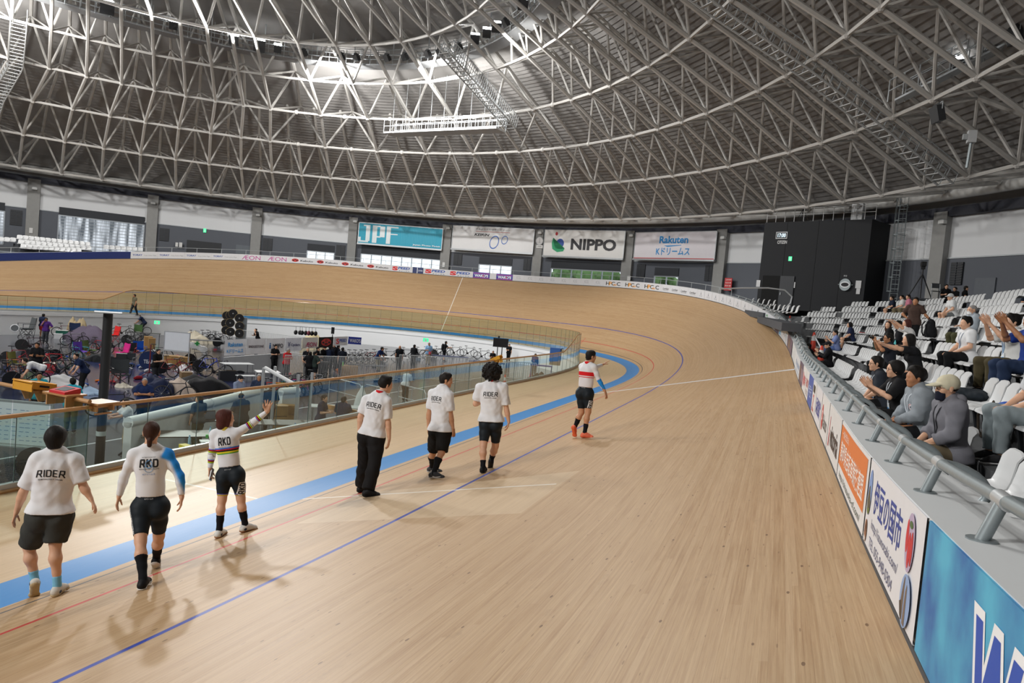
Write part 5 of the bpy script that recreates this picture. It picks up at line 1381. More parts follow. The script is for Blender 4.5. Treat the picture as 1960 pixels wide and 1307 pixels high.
# near boards (y along the straight equals s there)
P1 = [(ell2d(.15, .42, .10, .17, 24), '#7f9ccf'), (poly2d([(.06, .34), (.10, .45), (.15, .47), (.19, .40), (.24, .36), (.22, .29), (.16, .255), (.10, .27)]), '#55503a'), (poly2d([(.08, .29), (.23, .31), (.2, .27), (.15, .252), (.1, .265)]), '#6d7a3c')]
P2 = [(ell2d(.14, .13, .065, .085, 20), '#9a6a4c'), (poly2d([(.10, .09), (.18, .08), (.16, .055), (.13, .05)]), '#d8d2cc'), (poly2d([(.11, .15), (.14, .10), (.17, .16), (.15, .20)]), '#5b3a2a')]
art = [(TX('伊豆の国市', 1.02, .44, 1.25, .25, bold=.012), '#2c4396'), (TX('http://izunotabi.com/', 1.02, .225, 1.25, .085), '#6a6f8e'), (TX('TEL 055-948-0304', .95, .105, 1.15, .07), '#6a6f8e')]
P3 = [(ell2d(1.96, .46, .13, .155, 24), '#b9a9c4'), (ell2d(1.88, .48, .04, .09, 14), '#cc2f35'), (ell2d(1.96, .42, .04, .095, 14), '#c9272e'), (ell2d(2.03, .44, .035, .09, 14), '#c22a30'), (ell2d(1.97, .555, .05, .02, 10), '#4c6a3a')]
P4 = [(ell2d(2.02, .17, .15, .135, 28), '#8fa9d2'), (poly2d([(1.90, .10), (1.93, .20), (1.965, .285), (1.985, .28), (1.99, .06), (1.95, .055)]), '#6b5a4c'), (poly2d([(2.01, .05), (2.02, .22), (2.045, .26), (2.06, .25), (2.075, .05)]), '#77665a'), (poly2d([(1.88, .13), (1.93, .15), (1.97, .06), (1.93, .07)]), '#4a4038')]
board(-10.10, -12.40, 'white board with blue Japanese characters, web address, phone number and round pictures', '#e3e4e8', art, pics=(P1, P2, P3, P4))
mW, ntW, oW = new_mat('blue_print'); bW = N(ntW, 'ShaderNodeBsdfPrincipled'); noW = N(ntW, 'ShaderNodeTexNoise'); tcW = N(ntW, 'ShaderNodeTexCoord'); noW.inputs['Scale'].default_value = 2.2; noW.inputs['Detail'].default_value = 5
crW = N(ntW, 'ShaderNodeValToRGB'); crW.color_ramp.elements[0].position = .35; crW.color_ramp.elements[0].color = lin('#1a5fa8')+(1,); crW.color_ramp.elements[1].position = .7; crW.color_ramp.elements[1].color = lin('#4fb4d6')+(1,)
ntW.links.new(tcW.outputs['Object'], noW.inputs['Vector']); ntW.links.new(noW.outputs['Fac'], crW.inputs[0]); ntW.links.new(crW.outputs[0], bW.inputs['Base Color']); bW.inputs['Roughness'].default_value = .5; ntW.links.new(bW.outputs[0], oW.inputs[0])
o = board(-12.44, -16.6, 'bright blue board with large white-edged letters beside the railing end', '#2a76b8', [(TX('W', 1.24, .31, .62, .47, bold=.10), '#f0f3f6'), (TX('W', 1.24, .31, .53, .40, bold=.05), '#2350b4'), (TX('o', 1.78, .24, .46, .36, bold=.10), '#f0f3f6'), (TX('o', 1.78, .24, .38, .29, bold=.05), '#2350b4')])
o.data.materials[0] = mW
board(-7.42, -10.06, 'orange board with white Japanese characters above a white web address strip', '#e4e5e6', [(rect2d(.03, .19, 2.5, .62), '#de7a36'), (TX('一般社団法人', .55, .545, .72, .075), '#f3ece6'), (TX('静岡県自転車競技連盟', 1.27, .36, 2.2, .22, bold=.008), '#f6f0ea'), (TX('http://shizuoka-cf.com/', 1.3, .10, 2.1, .085), '#4c5a4e')])
board(-5.45, -7.38, 'white board with a red slash mark and one brown wordmark', '#dcdcdc', [(poly2d([(.22, .12), (.30, .50), (.36, .52), (.29, .12)]), '#c8343a'), (poly2d([(.30, .12), (.33, .3), (.37, .3), (.36, .12)]), '#7c2e30'), (TX('vittoria', 1.1, .30, 1.2, .27, bold=.02), '#4a3a33')])
board(-3.75, -5.41, 'white board with a red round emblem and a grey wordmark', '#dedede', [(ell2d(.34, .31, .17, .2, 20), '#c03a36'), (ell2d(.34, .34, .09, .08, 14, .6), '#f0dcd8'), (TX('Kabuto', .98, .29, .85, .2, bold=.01), '#6a6664')])
board(-1.95, -3.71, 'white board with one large violet Japanese wordmark', '#dcdce0', [(TX('浜松競輪', .88, .32, 1.35, .3, bold=.02), '#4a52a0')])
board(-.6, -1.91, 'white board with stacked red and dark blocks of lettering', '#dedede', [(rect2d(.2, .44, .9, .58), '#3a332c'), (TX('7', .55, .28, .3, .24, bold=.05), '#d0483c'), (TX('JKA', .55, .11, .7, .1, bold=.02), '#c8483e')])
board(1.35, -.56, 'solid blue board with white lettering beside the curl of the railing', '#3d57a6', [(TX('伊豆市', .95, .33, 1.3, .26, bold=.01), '#b9c4de')])
board(2.9, 1.39, 'white board with a red and grey wordmark', '#dcdcdc', [(TX('SHOP', .75, .38, 1.1, .2, bold=.02), '#c24a48'), (TX('CYCLE', .75, .16, 1.0, .12), '#8a6a6a')])
board(5.2, 2.94, 'white board with a pink flower mark and red lettering', '#dadada', [(ell2d(.5, .32, .24, .2, 16), '#d4626c'), (TX('修善寺', 1.4, .33, 1.2, .26, bold=.02), '#c9555a')])
board(8.4, 5.24, 'dark board with violet and brown picture print', '#5b4c60', [(rect2d(.3, .1, 1.4, .55), '#7a5f52'), (rect2d(1.6, .15, 2.9, .5), '#8e7a86')])
board(12.42, 8.44, 'white board with a pale blue wordmark just short of the white line', '#d3d6da', [(TX('IZU VELODROME', 2., .36, 3.3, .17), '#7f9cc4'), (rect2d(.4, .12, 3.4, .18), '#a9b6c8')])
mb = MB(); mb.grid(np.stack([rim(np.array([12.48, 12.76]), -.014, .0), rim(np.array([12.48, 12.76]), -.026, .0), rim(np.array([12.48, 12.76]), -.026, BH), rim(np.array([12.48, 12.76]), -.014, BH)], 1)); tag(mb.build('trim_2', mat('#e6e8ea', .5)), kind='structure')
# boards of the bend, read from the photo left to right along the top edge
def run(x0, x1, n, label, c, artfn, group=None):
    e = np.linspace(x0, x1, n+1); out = []
    for i in range(n):
        a, b = s_px(e[i]), s_px(e[i+1])
        out.append(board(a, b, label if n == 1 else label % ordw(i+1), c, artfn(abs(a-b), i) if artfn else (), group))
    return out
LB = '#d6d8dc'
run(-30, 250, 1, 'long plain navy padding on the far board', '#1c2d66', None)
run(250, 456, 4, 'white far board with blue wordmark and grey small print, %s from the navy padding', LB, lambda w, i: [(TX('TORAY', w*.25, .36, w*.36, .17, bold=.03), '#2a4f9c'), (TX('Toray Carbon Magic', w*.72, .31, w*.46, .13), '#7d8288')], 'blue wordmark boards on the far bend')
run(456, 555, 2, 'white far board with a thin magenta wordmark, %s of two', LB, lambda w, i: [(TX('ÆON', w*.5, .33, w*.72, .42), '#b8398f')], 'magenta wordmark boards on the far bend')
run(555, 748, 4, 'white far board with a red oval badge and dark wordmark, %s of four', LB, lambda w, i: [(ell2d(w*.2, .33, w*.14, .17, 18), '#c2322f'), (ell2d(w*.13, .30, w*.03, .08, 8), '#2a2022'), (ell2d(w*.27, .30, w*.03, .08, 8), '#2a2022'), (ell2d(w*.2, .40, w*.03, .05, 8), '#2a2022'), (TX('Kabuto', w*.66, .31, w*.5, .2, bold=.02), '#33333a')], 'red badge boards on the far bend')
SPD = lambda w, i: [(TX('S', w*.2, .34, w*.26, .44, bold=.06), '#d42a30'), (TX('PEED', w*.6, .42, w*.55, .26, bold=.04, shear=.2), '#2352a8'), (TX('チャンネル', w*.62, .13, w*.5, .13, bold=.01), '#33333a')]
run(748, 790, 1, 'white board with a red and blue slanted wordmark beside the navy block', LB, SPD)
run(790, 811, 1, 'small navy block board with a white number above the thin white track line', '#1f2f66', lambda w, i: [(rect2d(w*.40, .0, w*.47, .62), '#d9dce2'), (TX('200', w*.72, .32, w*.42, .16, bold=.01), '#c9d0e0')])
run(811, 905, 2, 'white board with a red and blue slanted wordmark, %s after the navy block', LB, SPD, 'red and blue wordmark boards')
WK = lambda w, i: [(rect2d(0.04, .50, w-.04, .57), '#b0439c'), (rect2d(.04, .05, w-.04, .12), '#b0439c'), (TX("WAKO'S", w*.5, .31, w*.82, .30, bold=.05), '#e8eaf2'), (ell2d(w*.62, .31, w*.035, .09, 8), '#d23a5c')]
run(905, 938, 1, 'blue and violet board with a white wordmark, first of the pair', '#3a3f9c', WK)
run(938, 950, 1, 'short blank white board between the two blue and violet boards', LB, None)
run(950, 982, 1, 'blue and violet board with a white wordmark, second of the pair', '#3a3f9c', WK)
run(982, 1155, 8, 'white board with pale grey initials, %s after the blue and violet pair', LB, lambda w, i: [(TX('ICG', w*.5, .38, w*.34, .26), '#a3a7ad'), (TX('Inter Cycle Group', w*.5, .14, w*.6, .07), '#b4b8bd')], 'pale grey initials boards')
run(1155, 1266, 3, 'white board with black and orange initials, %s of three', LB, lambda w, i: [(TX('H C C', w*.5, .33, w*.74, .34, bold=.02), '#2a2a2c'), (TX('P', w*.36, .33, w*.14, .34, bold=.03), '#e39a2c'), (ell2d(w*.60, .22, w*.08, .08, 10, .5), '#e39a2c')], 'black and orange initials boards')
run(1266, 1335, 4, 'white board with a small dark script word, %s of four', LB, lambda w, i: [(TX('Lumber', w*.5, .33, w*.7, .18, shear=.3, bold=.02), '#3a3a3c'), (rect2d(w*.18, .17, w*.8, .19), '#6a6a6c')], 'dark script boards')
run(1335, 1447, 8, 'white board with a faint grey tree mark, %s of eight', LB, lambda w, i: [(poly2d([(w*.45, .3), (w*.5, .56), (w*.55, .3)]), '#7b8087'), (TX('PINE', w*.5, .2, w*.4, .12), '#a7abb0')], 'faint tree mark boards')
run(1447, 1465, 1, 'white board with a dark slash emblem and wordmark', LB, lambda w, i: [(poly2d([(w*.15, .1), (w*.2, .5), (w*.25, .5), (w*.27, .1)]), '#22252a'), (TX('GARNEAU', w*.62, .3, w*.6, .16, bold=.03), '#22252a')])
run(1465, 1484, 1, 'white board with a green round emblem and dark Japanese characters', LB, lambda w, i: [(ell2d(w*.16, .33, w*.1, .22, 16, .7), '#4d9a5a'), (TX('伊豆箱根鉄道', w*.62, .33, w*.6, .26, bold=.02), '#2a2c30')])
run(1484, 1492, 1, 'narrow dark violet board on the bend below the white seats', '#4a4258', None)
run(1492, 1498, 1, 'pale board with light blue stripe lettering on the bend', '#cfd8e0', lambda w, i: [(rect2d(w*.1, .1, w*.5, .5), '#5ba8d4')])
run(1498, 1508, 1, 'white board with thin grey lettering on the bend', LB, lambda w, i: [(TX('SPORT', w*.4, .35, w*.5, .14), '#8d9298'), (rect2d(w*.7, .05, w*.75, .6), '#78b2d0')])
run(1508, 1516.4, 1, 'violet and brown picture board just before the white line', '#6a5868', lambda w, i: [(rect2d(w*.2, .1, w*.5, .5), '#86705f')])
# ------------------------------------------------------------------ railing on the board ledge
def railing(s0, s1, step, label, r=.029):
    t = thing('barrier_railing', label, 'railing'); n = int((s1-s0)/step)
    f = np.linspace(s0, s1, n*4+1)
    mb = MB(); mb.tube(list(rim(f, .17, BH+.18)), r, 14); mb.build('top_rail', STEELG, t, 40)
    for i in range(n+1):
        s = s0+i*step
        if s > s1: break
        b, tp = rim(s, .11, BH), rim(s, .17, BH+.18)
        mb = MB(); mb.cyl(b, tp, r*.95, n=14); mb.disc(b+[0, 0, .004], (0, 0, 1), r*2.1, .008, 12); p_ = mb.build('post', STEELG, t, 40)
        x, y, nx, ny, _, _ = st(s); out = np.array([nx, ny, 0.]); tg = np.array([ny, -nx, 0])
        c = tp+out*.0; pts = [tp-np.array([-ny, nx, 0])*.02+0*out]+[tp+out*(.25*math.sin(a))-[0, 0, .14*(1-math.cos(a))]+np.array([ny, -nx, 0])*(.0) for a in np.linspace(.1, 2.5, 11)]
        mb = MB(); mb.tube(pts, r*.92, 12); mb.build('hooked_brace', STEELG, t, 40)
        mb = MB(); mb.cyl(tp-tg*.07, tp+tg*.07, r*1.18, n=14); mb.build('pipe_clamp', mat('#c3c7c9', .35, .5), t, 40)
STEELG = mat('#8f989b', .42, .45, .12, 20.)
railing(-14.1, 12.3, 1.3, 'galvanised pipe railing with hooked braces along the near board ledge')
railing(12.6, 34., 1.3, 'galvanised pipe railing with hooked braces on the rising bend ledge')
t = thing('barrier_railing', 'thin steel railing behind the far bend boards', 'railing')
f = np.linspace(35, 122, 120); mb = MB(); mb.tube(list(rim(f, .30, BH+.42)), .022, 6); mb.build('top_rail', STEEL, t)
for s in np.arange(35, 122, 1.9):
    mb = MB(); mb.cyl(rim(s, .30, BH), rim(s, .30, BH+.42), .02, n=6); mb.build('post', STEEL, t)

# ------------------------------------------------------------------ hangings and fittings of the far wall
def wall_sheet(x0, x1, yt, yb, inset, label, c, art=(), name='wall_banner', cat='banner', group=None, thick=.04, frame_=False, rough=.55):
    """flat sheet hung on the wall between pixel columns x0..x1; yt, yb at its middle; art in metres from its centre"""
    xm = (x0+x1)/2
    ta, _, _ = ell_hit(x0, yt, inset); tb, _, _ = ell_hit(x1, yt, inset); tm, zt, _ = ell_hit(xm, yt, inset); _, zb, _ = ell_hit(xm, yb, inset)
    a = wallp(ta, 0, inset); b = wallp(tb, 0, inset); x = b-a; w = np.linalg.norm(x); x /= w; n = np.cross(x, [0, 0, 1.]); h = zt-zb
    c0 = (a+b)/2+[0, 0, (zt+zb)/2]
    Rm = np.stack([x, -n, [0, 0, 1]], 1); Rm = np.stack([x, np.cross([0, 0, 1.], x), [0, 0, 1.]], 1)
    mb = MB(); mb.box(c0, (w, thick, h), Rm); o = mb.build(name, mat(c, rough, var=.03)); tag(o, label, cat, group)
    nn = -Rm[:, 1] if (-Rm[:, 1])@(CC-c0) > 0 else Rm[:, 1]
    if frame_:
        m2 = MB(); m2.box(c0-np.array([0, 0, h/2+.09]), (w+.15, .3, .16), Rm); m2.box(c0+np.array([0, 0, h/2+.03]), (w+.1, .1, .06), Rm)
        for sg in (-1, 1): m2.box(c0+x*sg*(w/2+.04), (.07, .1, h+.1), Rm)
        m2.build('frame', mat('#a9adb0', .4, .4), o)
    if art:
        A = art(w, h) if callable(art) else art; mats = []; mb = MB()
        for k, (geo, col) in enumerate(A):
            m = mat(col, .55, var=.03) if isinstance(col, str) else col
            if m not in mats: mats.append(m)
            put2d(mb, geo[0], geo[1], plane_fn(c0+nn*(thick/2+.004+.004*k), x, (0, 0, 1)), mats.index(m))
        mb.build('lettering', mats, o)
    return o, c0, x, nn, w, h
def jpf(w, h):
    def B(x0, y0, x1, y1): return (rect2d(w*(x0-.5), h*(y0-.5), w*(x1-.5), h*(y1-.5)), '#dfe9ec')
    L = [B(.055, .86, .135, .93), B(.085, .12, .135, .86), B(.0, .05, .12, .13), B(.0, .13, .028, .30), B(.165, .05, .22, .93), B(.22, .86, .26, .93), B(.22, .33, .265, .40), B(.255, .36, .315, .90), B(.335, .05, .385, .93), B(.385, .86, .475, .93), B(.385, .52, .47, .57)]
    for i in range(22): L.append((rect2d(w*(.02+i*.019), h*(-.38+.012*(i % 5)), w*(.0215+i*.019), h*(.36-.02*(i % 3))), '#6cc0d2'))
    L.append((TX('Japan Photo Finish', w*.325, -h*.40, w*.33, h*.095, bold=.02), '#e4eef0')); return L
wall_sheet(688, 848, 433, 483-12, .75, 'turquoise wall banner with tall white letters', '#1f9fbc', jpf, frame_=True)
wall_sheet(868, 1023, 436, 480, .75, 'white wall banner with two blue rings and black italic lettering', '#d9dadb', lambda w, h: [(TX('日本が生んだ世界のスポーツ', 0, h*.40, w*.42, h*.09), '#55565a'), (rect2d(-w*.21, h*.29, w*.21, h*.31), '#b4574c'), (TX('KEIRIN', -w*.13, h*.16, w*.19, h*.11, bold=.04, shear=.25), '#1d1d20')]+[((np.array([(x*math.cos(-.35)-y*math.sin(-.35)+cx*w, (x*math.sin(-.35)+y*math.cos(-.35))+cy*h) for x, y in e[0]]), e[1]), '#2f62b4') for e, cx, cy in ((ell2d(0, 0, w*.055, h*.30, 28, .84), .03, -.14), (ell2d(0, 0, w*.038, h*.19, 28, .82), .155, -.02))], frame_=True)
def nippo(w, h):
    return [(ell2d(-w*.345, h*.36, w*.017, h*.07, 16), '#b02a30'), (ell2d(-w*.29, -h*.01, w*.05, h*.18, 24), '#2b4a94'), (poly2d([(-w*.385, h*.2), (-w*.365, h*.16), (-w*.365, -h*.1), (-w*.34, -h*.22), (-w*.27, -h*.24), (-w*.225, -h*.2), (-w*.24, -h*.32), (-w*.32, -h*.36), (-w*.385, -h*.24), (-w*.4, 0)]), '#2f9a6a'), (TX('NIPPO', w*.13, -h*.03, w*.56, h*.44, bold=.04), '#2c2c30')]
wall_sheet(1044, 1197, 442, 492, .75, 'white wall banner with a red, green and blue figure mark and serif capitals', '#dcdcda', nippo, frame_=True)
RKT = lambda w, h: [(TX('Rakuten', 0, h*.22, w*.36, h*.28, bold=.035), '#1f84c4'), (poly2d([(-w*.12, h*.0), (w*.1, h*.02), (w*.1, h*.0), (-w*.07, -h*.05)]), '#1f84c4'), (TX('Kドリームス', 0, -h*.22, w*.42, h*.28, bold=.02), '#1f84c4'), (rect2d(-w*.5, -h*.5, w*.5, -h*.47), '#b8343c')]
wall_sheet(1218, 1372, 445, 496, .75, 'white wall banner with bright blue lettering and a red lower edge', '#d7d3d8', RKT, frame_=True)
# small lamp boxes on the pillars, clock, signs, vents, doors
for i, (x, y) in enumerate([(66, 361), (293, 389), (494, 412), (680, 424), (858, 437), (1034, 446), (1209, 451), (1384, 455), (1804, 425)]):
    th, z, P = ell_hit(x, y, .62); o_, x_, u_, n_ = bay_frame(th, z, .62)
    t = thing('pillar_lamp', 'small white lamp box on the %s concrete pillar from the far corner' % ordw(i+1), 'lamp'); mb = MB(); Rm = np.stack([x_, n_, u_], 1)
    mb.box(o_, (.42, .26, .2), Rm); mb.build('housing', mat('#c9cac8', .5), t); mb = MB(); mb.box(o_+u_*.12, (.3, .2, .05), Rm); mb.build('bracket', STEEL, t)
th, z, P = ell_hit(1033, 461, .50); o_, x_, u_, n_ = bay_frame(th, z, .50); n_ = n_ if n_@(CC-o_) > 0 else -n_
t = thing('wall_clock', 'round white wall clock on the pillar between two white banners', 'clock'); mb = MB(); mb.disc(o_, n_, .42, .06, 24); mb.build('clock_face', mat('#dedede', .4), t); mb = MB(); mb.ring(o_+n_*.03, n_, .42, .035, 24); mb.build('rim', STEEL, t)
mb = MB(); mb.bar(o_+n_*.045, o_+n_*.045+u_*.30, .04, .01); mb.bar(o_+n_*.045, o_+n_*.045-u_*.2+x_*.05, .05, .01); mb.build('clock_hands', mat('#1a1a1c', .5), t)
mb = MB()
for k in range(12): a = k*PI/6; q = o_+n_*.04+x_*math.sin(a)*.34+u_*math.cos(a)*.34; mb.bar(q, q+(x_*math.sin(a)+u_*math.cos(a))*.05, .025, .008)
mb.build('hour_marks', mat('#2a2a2c', .5), t)
wall_sheet(1027, 1039, 469, 475, .5, 'small white name plate below the round clock', '#cfcfcd', lambda w, h: [(TX('CITIZEN', 0, 0, w*.7, h*.4, bold=.02), '#5a5a5c')], 'name_plate', 'sign')
EXG = mat('#3fd48a', .4, emit=1.6, var=0.)
def exit_sign(x0, x1, yt, yb, inset, label):
    r_ = wall_sheet(x0, x1, yt, yb, inset, label, '#e8f4ee', lambda w, h: [(rect2d(-w*.5, -h*.5, w*.5, h*.5), EXG), (ell2d(-w*.05, h*.26, w*.07, h*.1, 10), '#f4fff9'), (poly2d([(-w*.3, -h*.3), (-w*.1, h*.14), (w*.12, h*.12), (w*.2, -h*.34), (w*.05, -h*.1), (-w*.1, -h*.12), (-w*.18, -h*.36)]), '#f4fff9')], 'exit_sign', 'sign', thick=.08); return r_
exit_sign(389.5, 395, 437.5, 445, .1, 'lit green exit sign on the far dark wall above a double door')
for i, (x0, x1, yt, yb) in enumerate([(20, 43, 402, 431), (306, 324, 437, 461), (504, 522, 456, 480), (644, 661, 469, 496), (869, 885, 486, 507), (1003, 1017, 495, 517), (1220, 1236, 506, 532), (1351, 1366, 508, 538), (1822, 1845, 502, 545)]):
    o_, c0, x_, n_, w_, h_ = wall_sheet(x0, x1, yt, yb, .06, 'black louvred air vent in the grey wall, %s from the far corner' % ordw(i+1), '#24272c', (), 'air_vent', 'vent', thick=.1)
    mb = MB(); u_ = np.array([0, 0, 1.]); Rm = np.stack([x_, n_, u_], 1)
    for k in range(1, 9): mb.box(c0+n_*.07+u_*(h_*(k/9-.5)), (w_*.92, .04, .03), Rm)
    mb.box(c0+n_*.07, (.04, .05, h_), Rm); mb.build('louvre_slats', mat('#34383e', .6), o_)
def wall_door(i, x0, x1, yt, zb, c, inset=.05):
    ta, z, _ = ell_hit(x0, yt, inset); tb, _, _ = ell_hit(x1, yt, inset); a = wallp(ta, 0, inset); b = wallp(tb, 0, inset); x = U(b-a); w_ = np.linalg.norm(b-a); Rm = np.stack([x, np.cross([0, 0, 1.], x), [0, 0, 1.]], 1); c0 = (a+b)/2
    mb = MB(); mb.box(c0+[0, 0, (z+zb)/2], (w_, .08, z-zb), Rm); o = mb.build('door_%d' % i, c); tag(o, kind='structure')
    mb = MB(); nn = -Rm[:, 1] if -Rm[:, 1]@(CC-c0) > 0 else Rm[:, 1]
    for sg in (-.08, .08): mb.cyl(c0+nn*.1+x*sg+[0, 0, zb+1.0], c0+nn*.1+x*sg+[0, 0, zb+1.3], .02, n=6)
    mb.build('door_handle', STEEL, o)
wall_door(1, 358, 424, 459, 4.0, mat('#1f2226', .6)); wall_door(2, 1868, 1907, 532, 4.7, mat('#5a5f66', .6)); wall_door(3, 452, 479, 468, 4.0, mat('#5f656c', .6))
for i, (x0, x1, yt, yb, lab) in enumerate([(56, 63, 436, 446, 'small white notice on the second pillar from the far corner'), (336, 341, 464, 472, 'white notice sheet beside the far double door'), (343, 349, 464, 473, 'second white notice sheet nearer the far double door'), (847, 852, 502, 511, 'white notice on the pillar right of the turquoise banner'), (1201, 1207, 528, 537, 'white notice on the pillar right of the serif banner')]):
    wall_sheet(x0, x1, yt, yb, .5, lab, '#d4d4d2', (), 'notice_sheet', 'notice', thick=.01)
wall_sheet(1388, 1402, 532, 556, .5, 'red notice board with white Japanese lines at the foot of a pillar', '#b92a2e', lambda w, h: [(TX(s_, 0, h*(.36-.24*k), w*.8, h*.12), '#efe2de') for k, s_ in enumerate(('注意事項', '指定席', '関係者', '立入禁止'))], 'notice_board', 'sign')

t = thing('mesh_screen', 'black wire mesh screen behind the glass at the left picture edge', 'screen', None)
A, B = at_depth(-30, 940, 11.2), at_depth(62, 925, 11.0); hh = .42; v = B-A; mb = MB()
for k in range(int(np.linalg.norm(v)/.03)): mb.cyl(A+v*(k*.03/np.linalg.norm(v)), A+v*(k*.03/np.linalg.norm(v))+[.1, 0, hh], .004, n=3)
for k in range(14): mb.cyl(A+[.1*k/14, 0, hh*k/14], B+[.1*k/14, 0, hh*k/14], .004, n=3)
mb.build('wire_mesh', mat('#1d1f21', .6), t)
# ------------------------------------------------------------------ seats
def seat_mesh():
    prof = [(.225, -.035), (.215, -.005), (.16, .008), (.05, -.004), (-.07, -.004), (-.15, .022), (-.19, .08), (-.205, .17), (-.225, .27), (-.245, .345), (-.265, .352)]
    top = []; xs = np.linspace(-1, 1, 9)
    for i, (y, z) in enumerate(prof):
        hw = .222 if i < 6 else .222-.03*((i-5)/5)**1.6
        edge = .022 if 2 <= i <= 8 else .006
        top.append([(x*hw, y+(edge*.8*abs(x)**4 if i > 5 else 0), z+(edge*abs(x)**4 if i <= 6 else -(.03*abs(x)**5 if i >= 9 else 0))) for x in xs])
    top = np.array(top); n = np.zeros_like(top)
    for i in range(len(prof)):
        a = np.array(prof[min(i+1, len(prof)-1)])-np.array(prof[max(i-1, 0)]); a = a/np.linalg.norm(a); n[i, :, 1] = -a[1]*-1*-1; n[i, :, 2] = a[0]
    bot = top+np.stack([0*n[..., 0], n[..., 1], n[..., 2]], -1)*.014
    mb = MB(); mb.grid(top, flip=True); mb.grid(bot)
    A, B = top.shape[:2]
    loop = [(0, j) for j in range(B)]+[(i, B-1) for i in range(1, A)]+[(A-1, j) for j in range(B-2, -1, -1)]+[(i, 0) for i in range(A-2, 0, -1)]
    m = len(loop); mb.add(np.array([top[i, j] for i, j in loop]+[bot[i, j] for i, j in loop]), [(k, (k+1) % m, m+(k+1) % m, m+k) for k in range(m)])
    me = mb.mesh('stadium_chair'); me.materials.append(mat('#d2d4d5', .38, var=.03, coat=.15)); smooth_mesh(me, 50); return me
SEAT = seat_mesh()
mb = MB(); mb.box((0, -.03, -.05), (.30, .26, .05)); mb.cyl((0, -.05, -.06), (0, -.12, -.40), .028, n=6); mb.box((0, -.12, -.415), (.14, .12, .02)); BRK = mb.mesh('seat_bracket'); BRK.materials.append(mat('#2a2d31', .5, .4))
def row_pt(k, s): return rim(s, D0+PITCH*k+.50)
SEATS = []
MINPX = [1575, 1566, 1540, 1508, 1504, 1533, 1560, 1620]
def lay_seats():
    for k in range(NROW):
        s = -14.0; cnt = 0; blk = 0; idx = 0
        s_end = 44.
        while s < s_end:
            p = row_pt(k, s); q = row_pt(k, s+.05); v = np.linalg.norm((q-p)[:2])/.05
            z = rowz(k)+.43
            if rim(s)[2] > rowz(k)+1.0: break
            x, y, nx, ny, _, _ = st(s)
            nb = 9 if k % 2 else 11
            if cnt >= nb: cnt = 0; blk += 1; s += .95/v; continue
            p = np.array([p[0], p[1], z]); X, Y, dz = proj(p)
            if dz > .6 and MINPX[k] < X < W+60 and 380 < Y < H+60: SEATS.append((float(dz), k, blk, cnt, p, math.atan2(nx, -ny)))
            cnt += 1; s += .49/v
lay_seats()
SEATS.sort(key=lambda t: t[0])
# the white seats seen over the far boards
FAR = []
for r_, (xa, ya, xb, yb, n_) in enumerate([(37, 455, 167, 468, 13), (39.5, 464, 169, 476, 13), (44, 472.5, 150, 480, 11), (1, 459, 24, 460, 3), (203, 474, 268, 478, 7), (1434, 578, 1474, 583, 5), (1466, 590, 1516, 597, 7)]):
    for i in range(n_):
        w_ = i/(n_-1); px_, py_ = xa+(xb-xa)*w_, ya+(yb-ya)*w_+2; dr = float((rim(s_px(max(px_, 4)), 0)-CC)@CF)
        p = at_depth(px_, py_, dr+(1.6+(2-r_)*.75 if r_ < 3 else (3.1 if r_ == 3 else (1.3 if r_ == 4 else (1.6 if r_ == 5 else 1.0)))))
        FAR.append((66, r_, i, p))
mb = MB()
for r_ in range(7):
    q = [t for t in FAR if t[1] == r_]; A_, B_ = q[0][3], q[-1][3]; v_ = U(B_-A_); mb.bar(A_-v_*.3-[0, 0, .62], B_+v_*.3-[0, 0, .62], .8, .36)
struct('floor_far_tiers', mb, mat('#4a4d52', .8))
rown = ['front', 'second', 'third', 'fourth', 'fifth', 'sixth', 'seventh', 'top']
NIND = 300-len(FAR)
def place_seat(p, ang, label, group, brk):
    o = bpy.data.objects.new('stadium_chair', SEAT); COL.objects.link(o); o.location = tuple(p); o.rotation_euler = (0, 0, ang); tag(o, label, 'seat', group)
    if brk:
        b = bpy.data.objects.new('seat_bracket', BRK); COL.objects.link(b); b.parent = o
for i, (dz, k, blk, cnt, p, ang) in enumerate(SEATS[:NIND]):
    place_seat(p, ang, 'white plastic seat, %s row of stand, %s in %s block from near end' % (rown[k], ordw(cnt+1), ordw(blk+1)), 'white seats of the spectator stand', i < 130)
fd = U(np.array([0., 0, 0])-at_depth(100, 470, 66)*[1, 1, 0]); fa = math.atan2(-fd[0], fd[1])
fb = math.atan2(float(np.interp(28, _S, _nx)), -float(np.interp(28, _S, _ny)))
for _, r_, i, p in FAR:
    place_seat(p, fa if r_ < 5 else fb, ('small white seat above the far navy boards, %s row, %s along' if r_ < 5 else 'small white seat below the black booth door, %s row, %s along') % (['top', 'middle', 'bottom', 'corner', 'far right', 'upper', 'lower'][r_], ordw(i+1)), 'white seats above the far boards' if r_ < 5 else 'white seats below the booth door', False)
# the rest of the stand's seats, one mass
V0 = np.empty(len(SEAT.vertices)*3); SEAT.vertices.foreach_get('co', V0); V0 = V0.reshape(-1, 3); F0 = [tuple(p.vertices) for p in SEAT.polygons]
if SEATS[NIND:]:
    mb = MB()
    for dz, k, blk, cnt, p, ang in SEATS[NIND:]: mb.add(V0@rz(ang).T+p, F0)
    o = mb.build('stadium_chairs', SEAT.materials[0], smooth=50); tag(o, 'white plastic seats at the far end of the spectator stand, packed in curving rows', 'seats', 'white seats of the spectator stand', 'stuff')

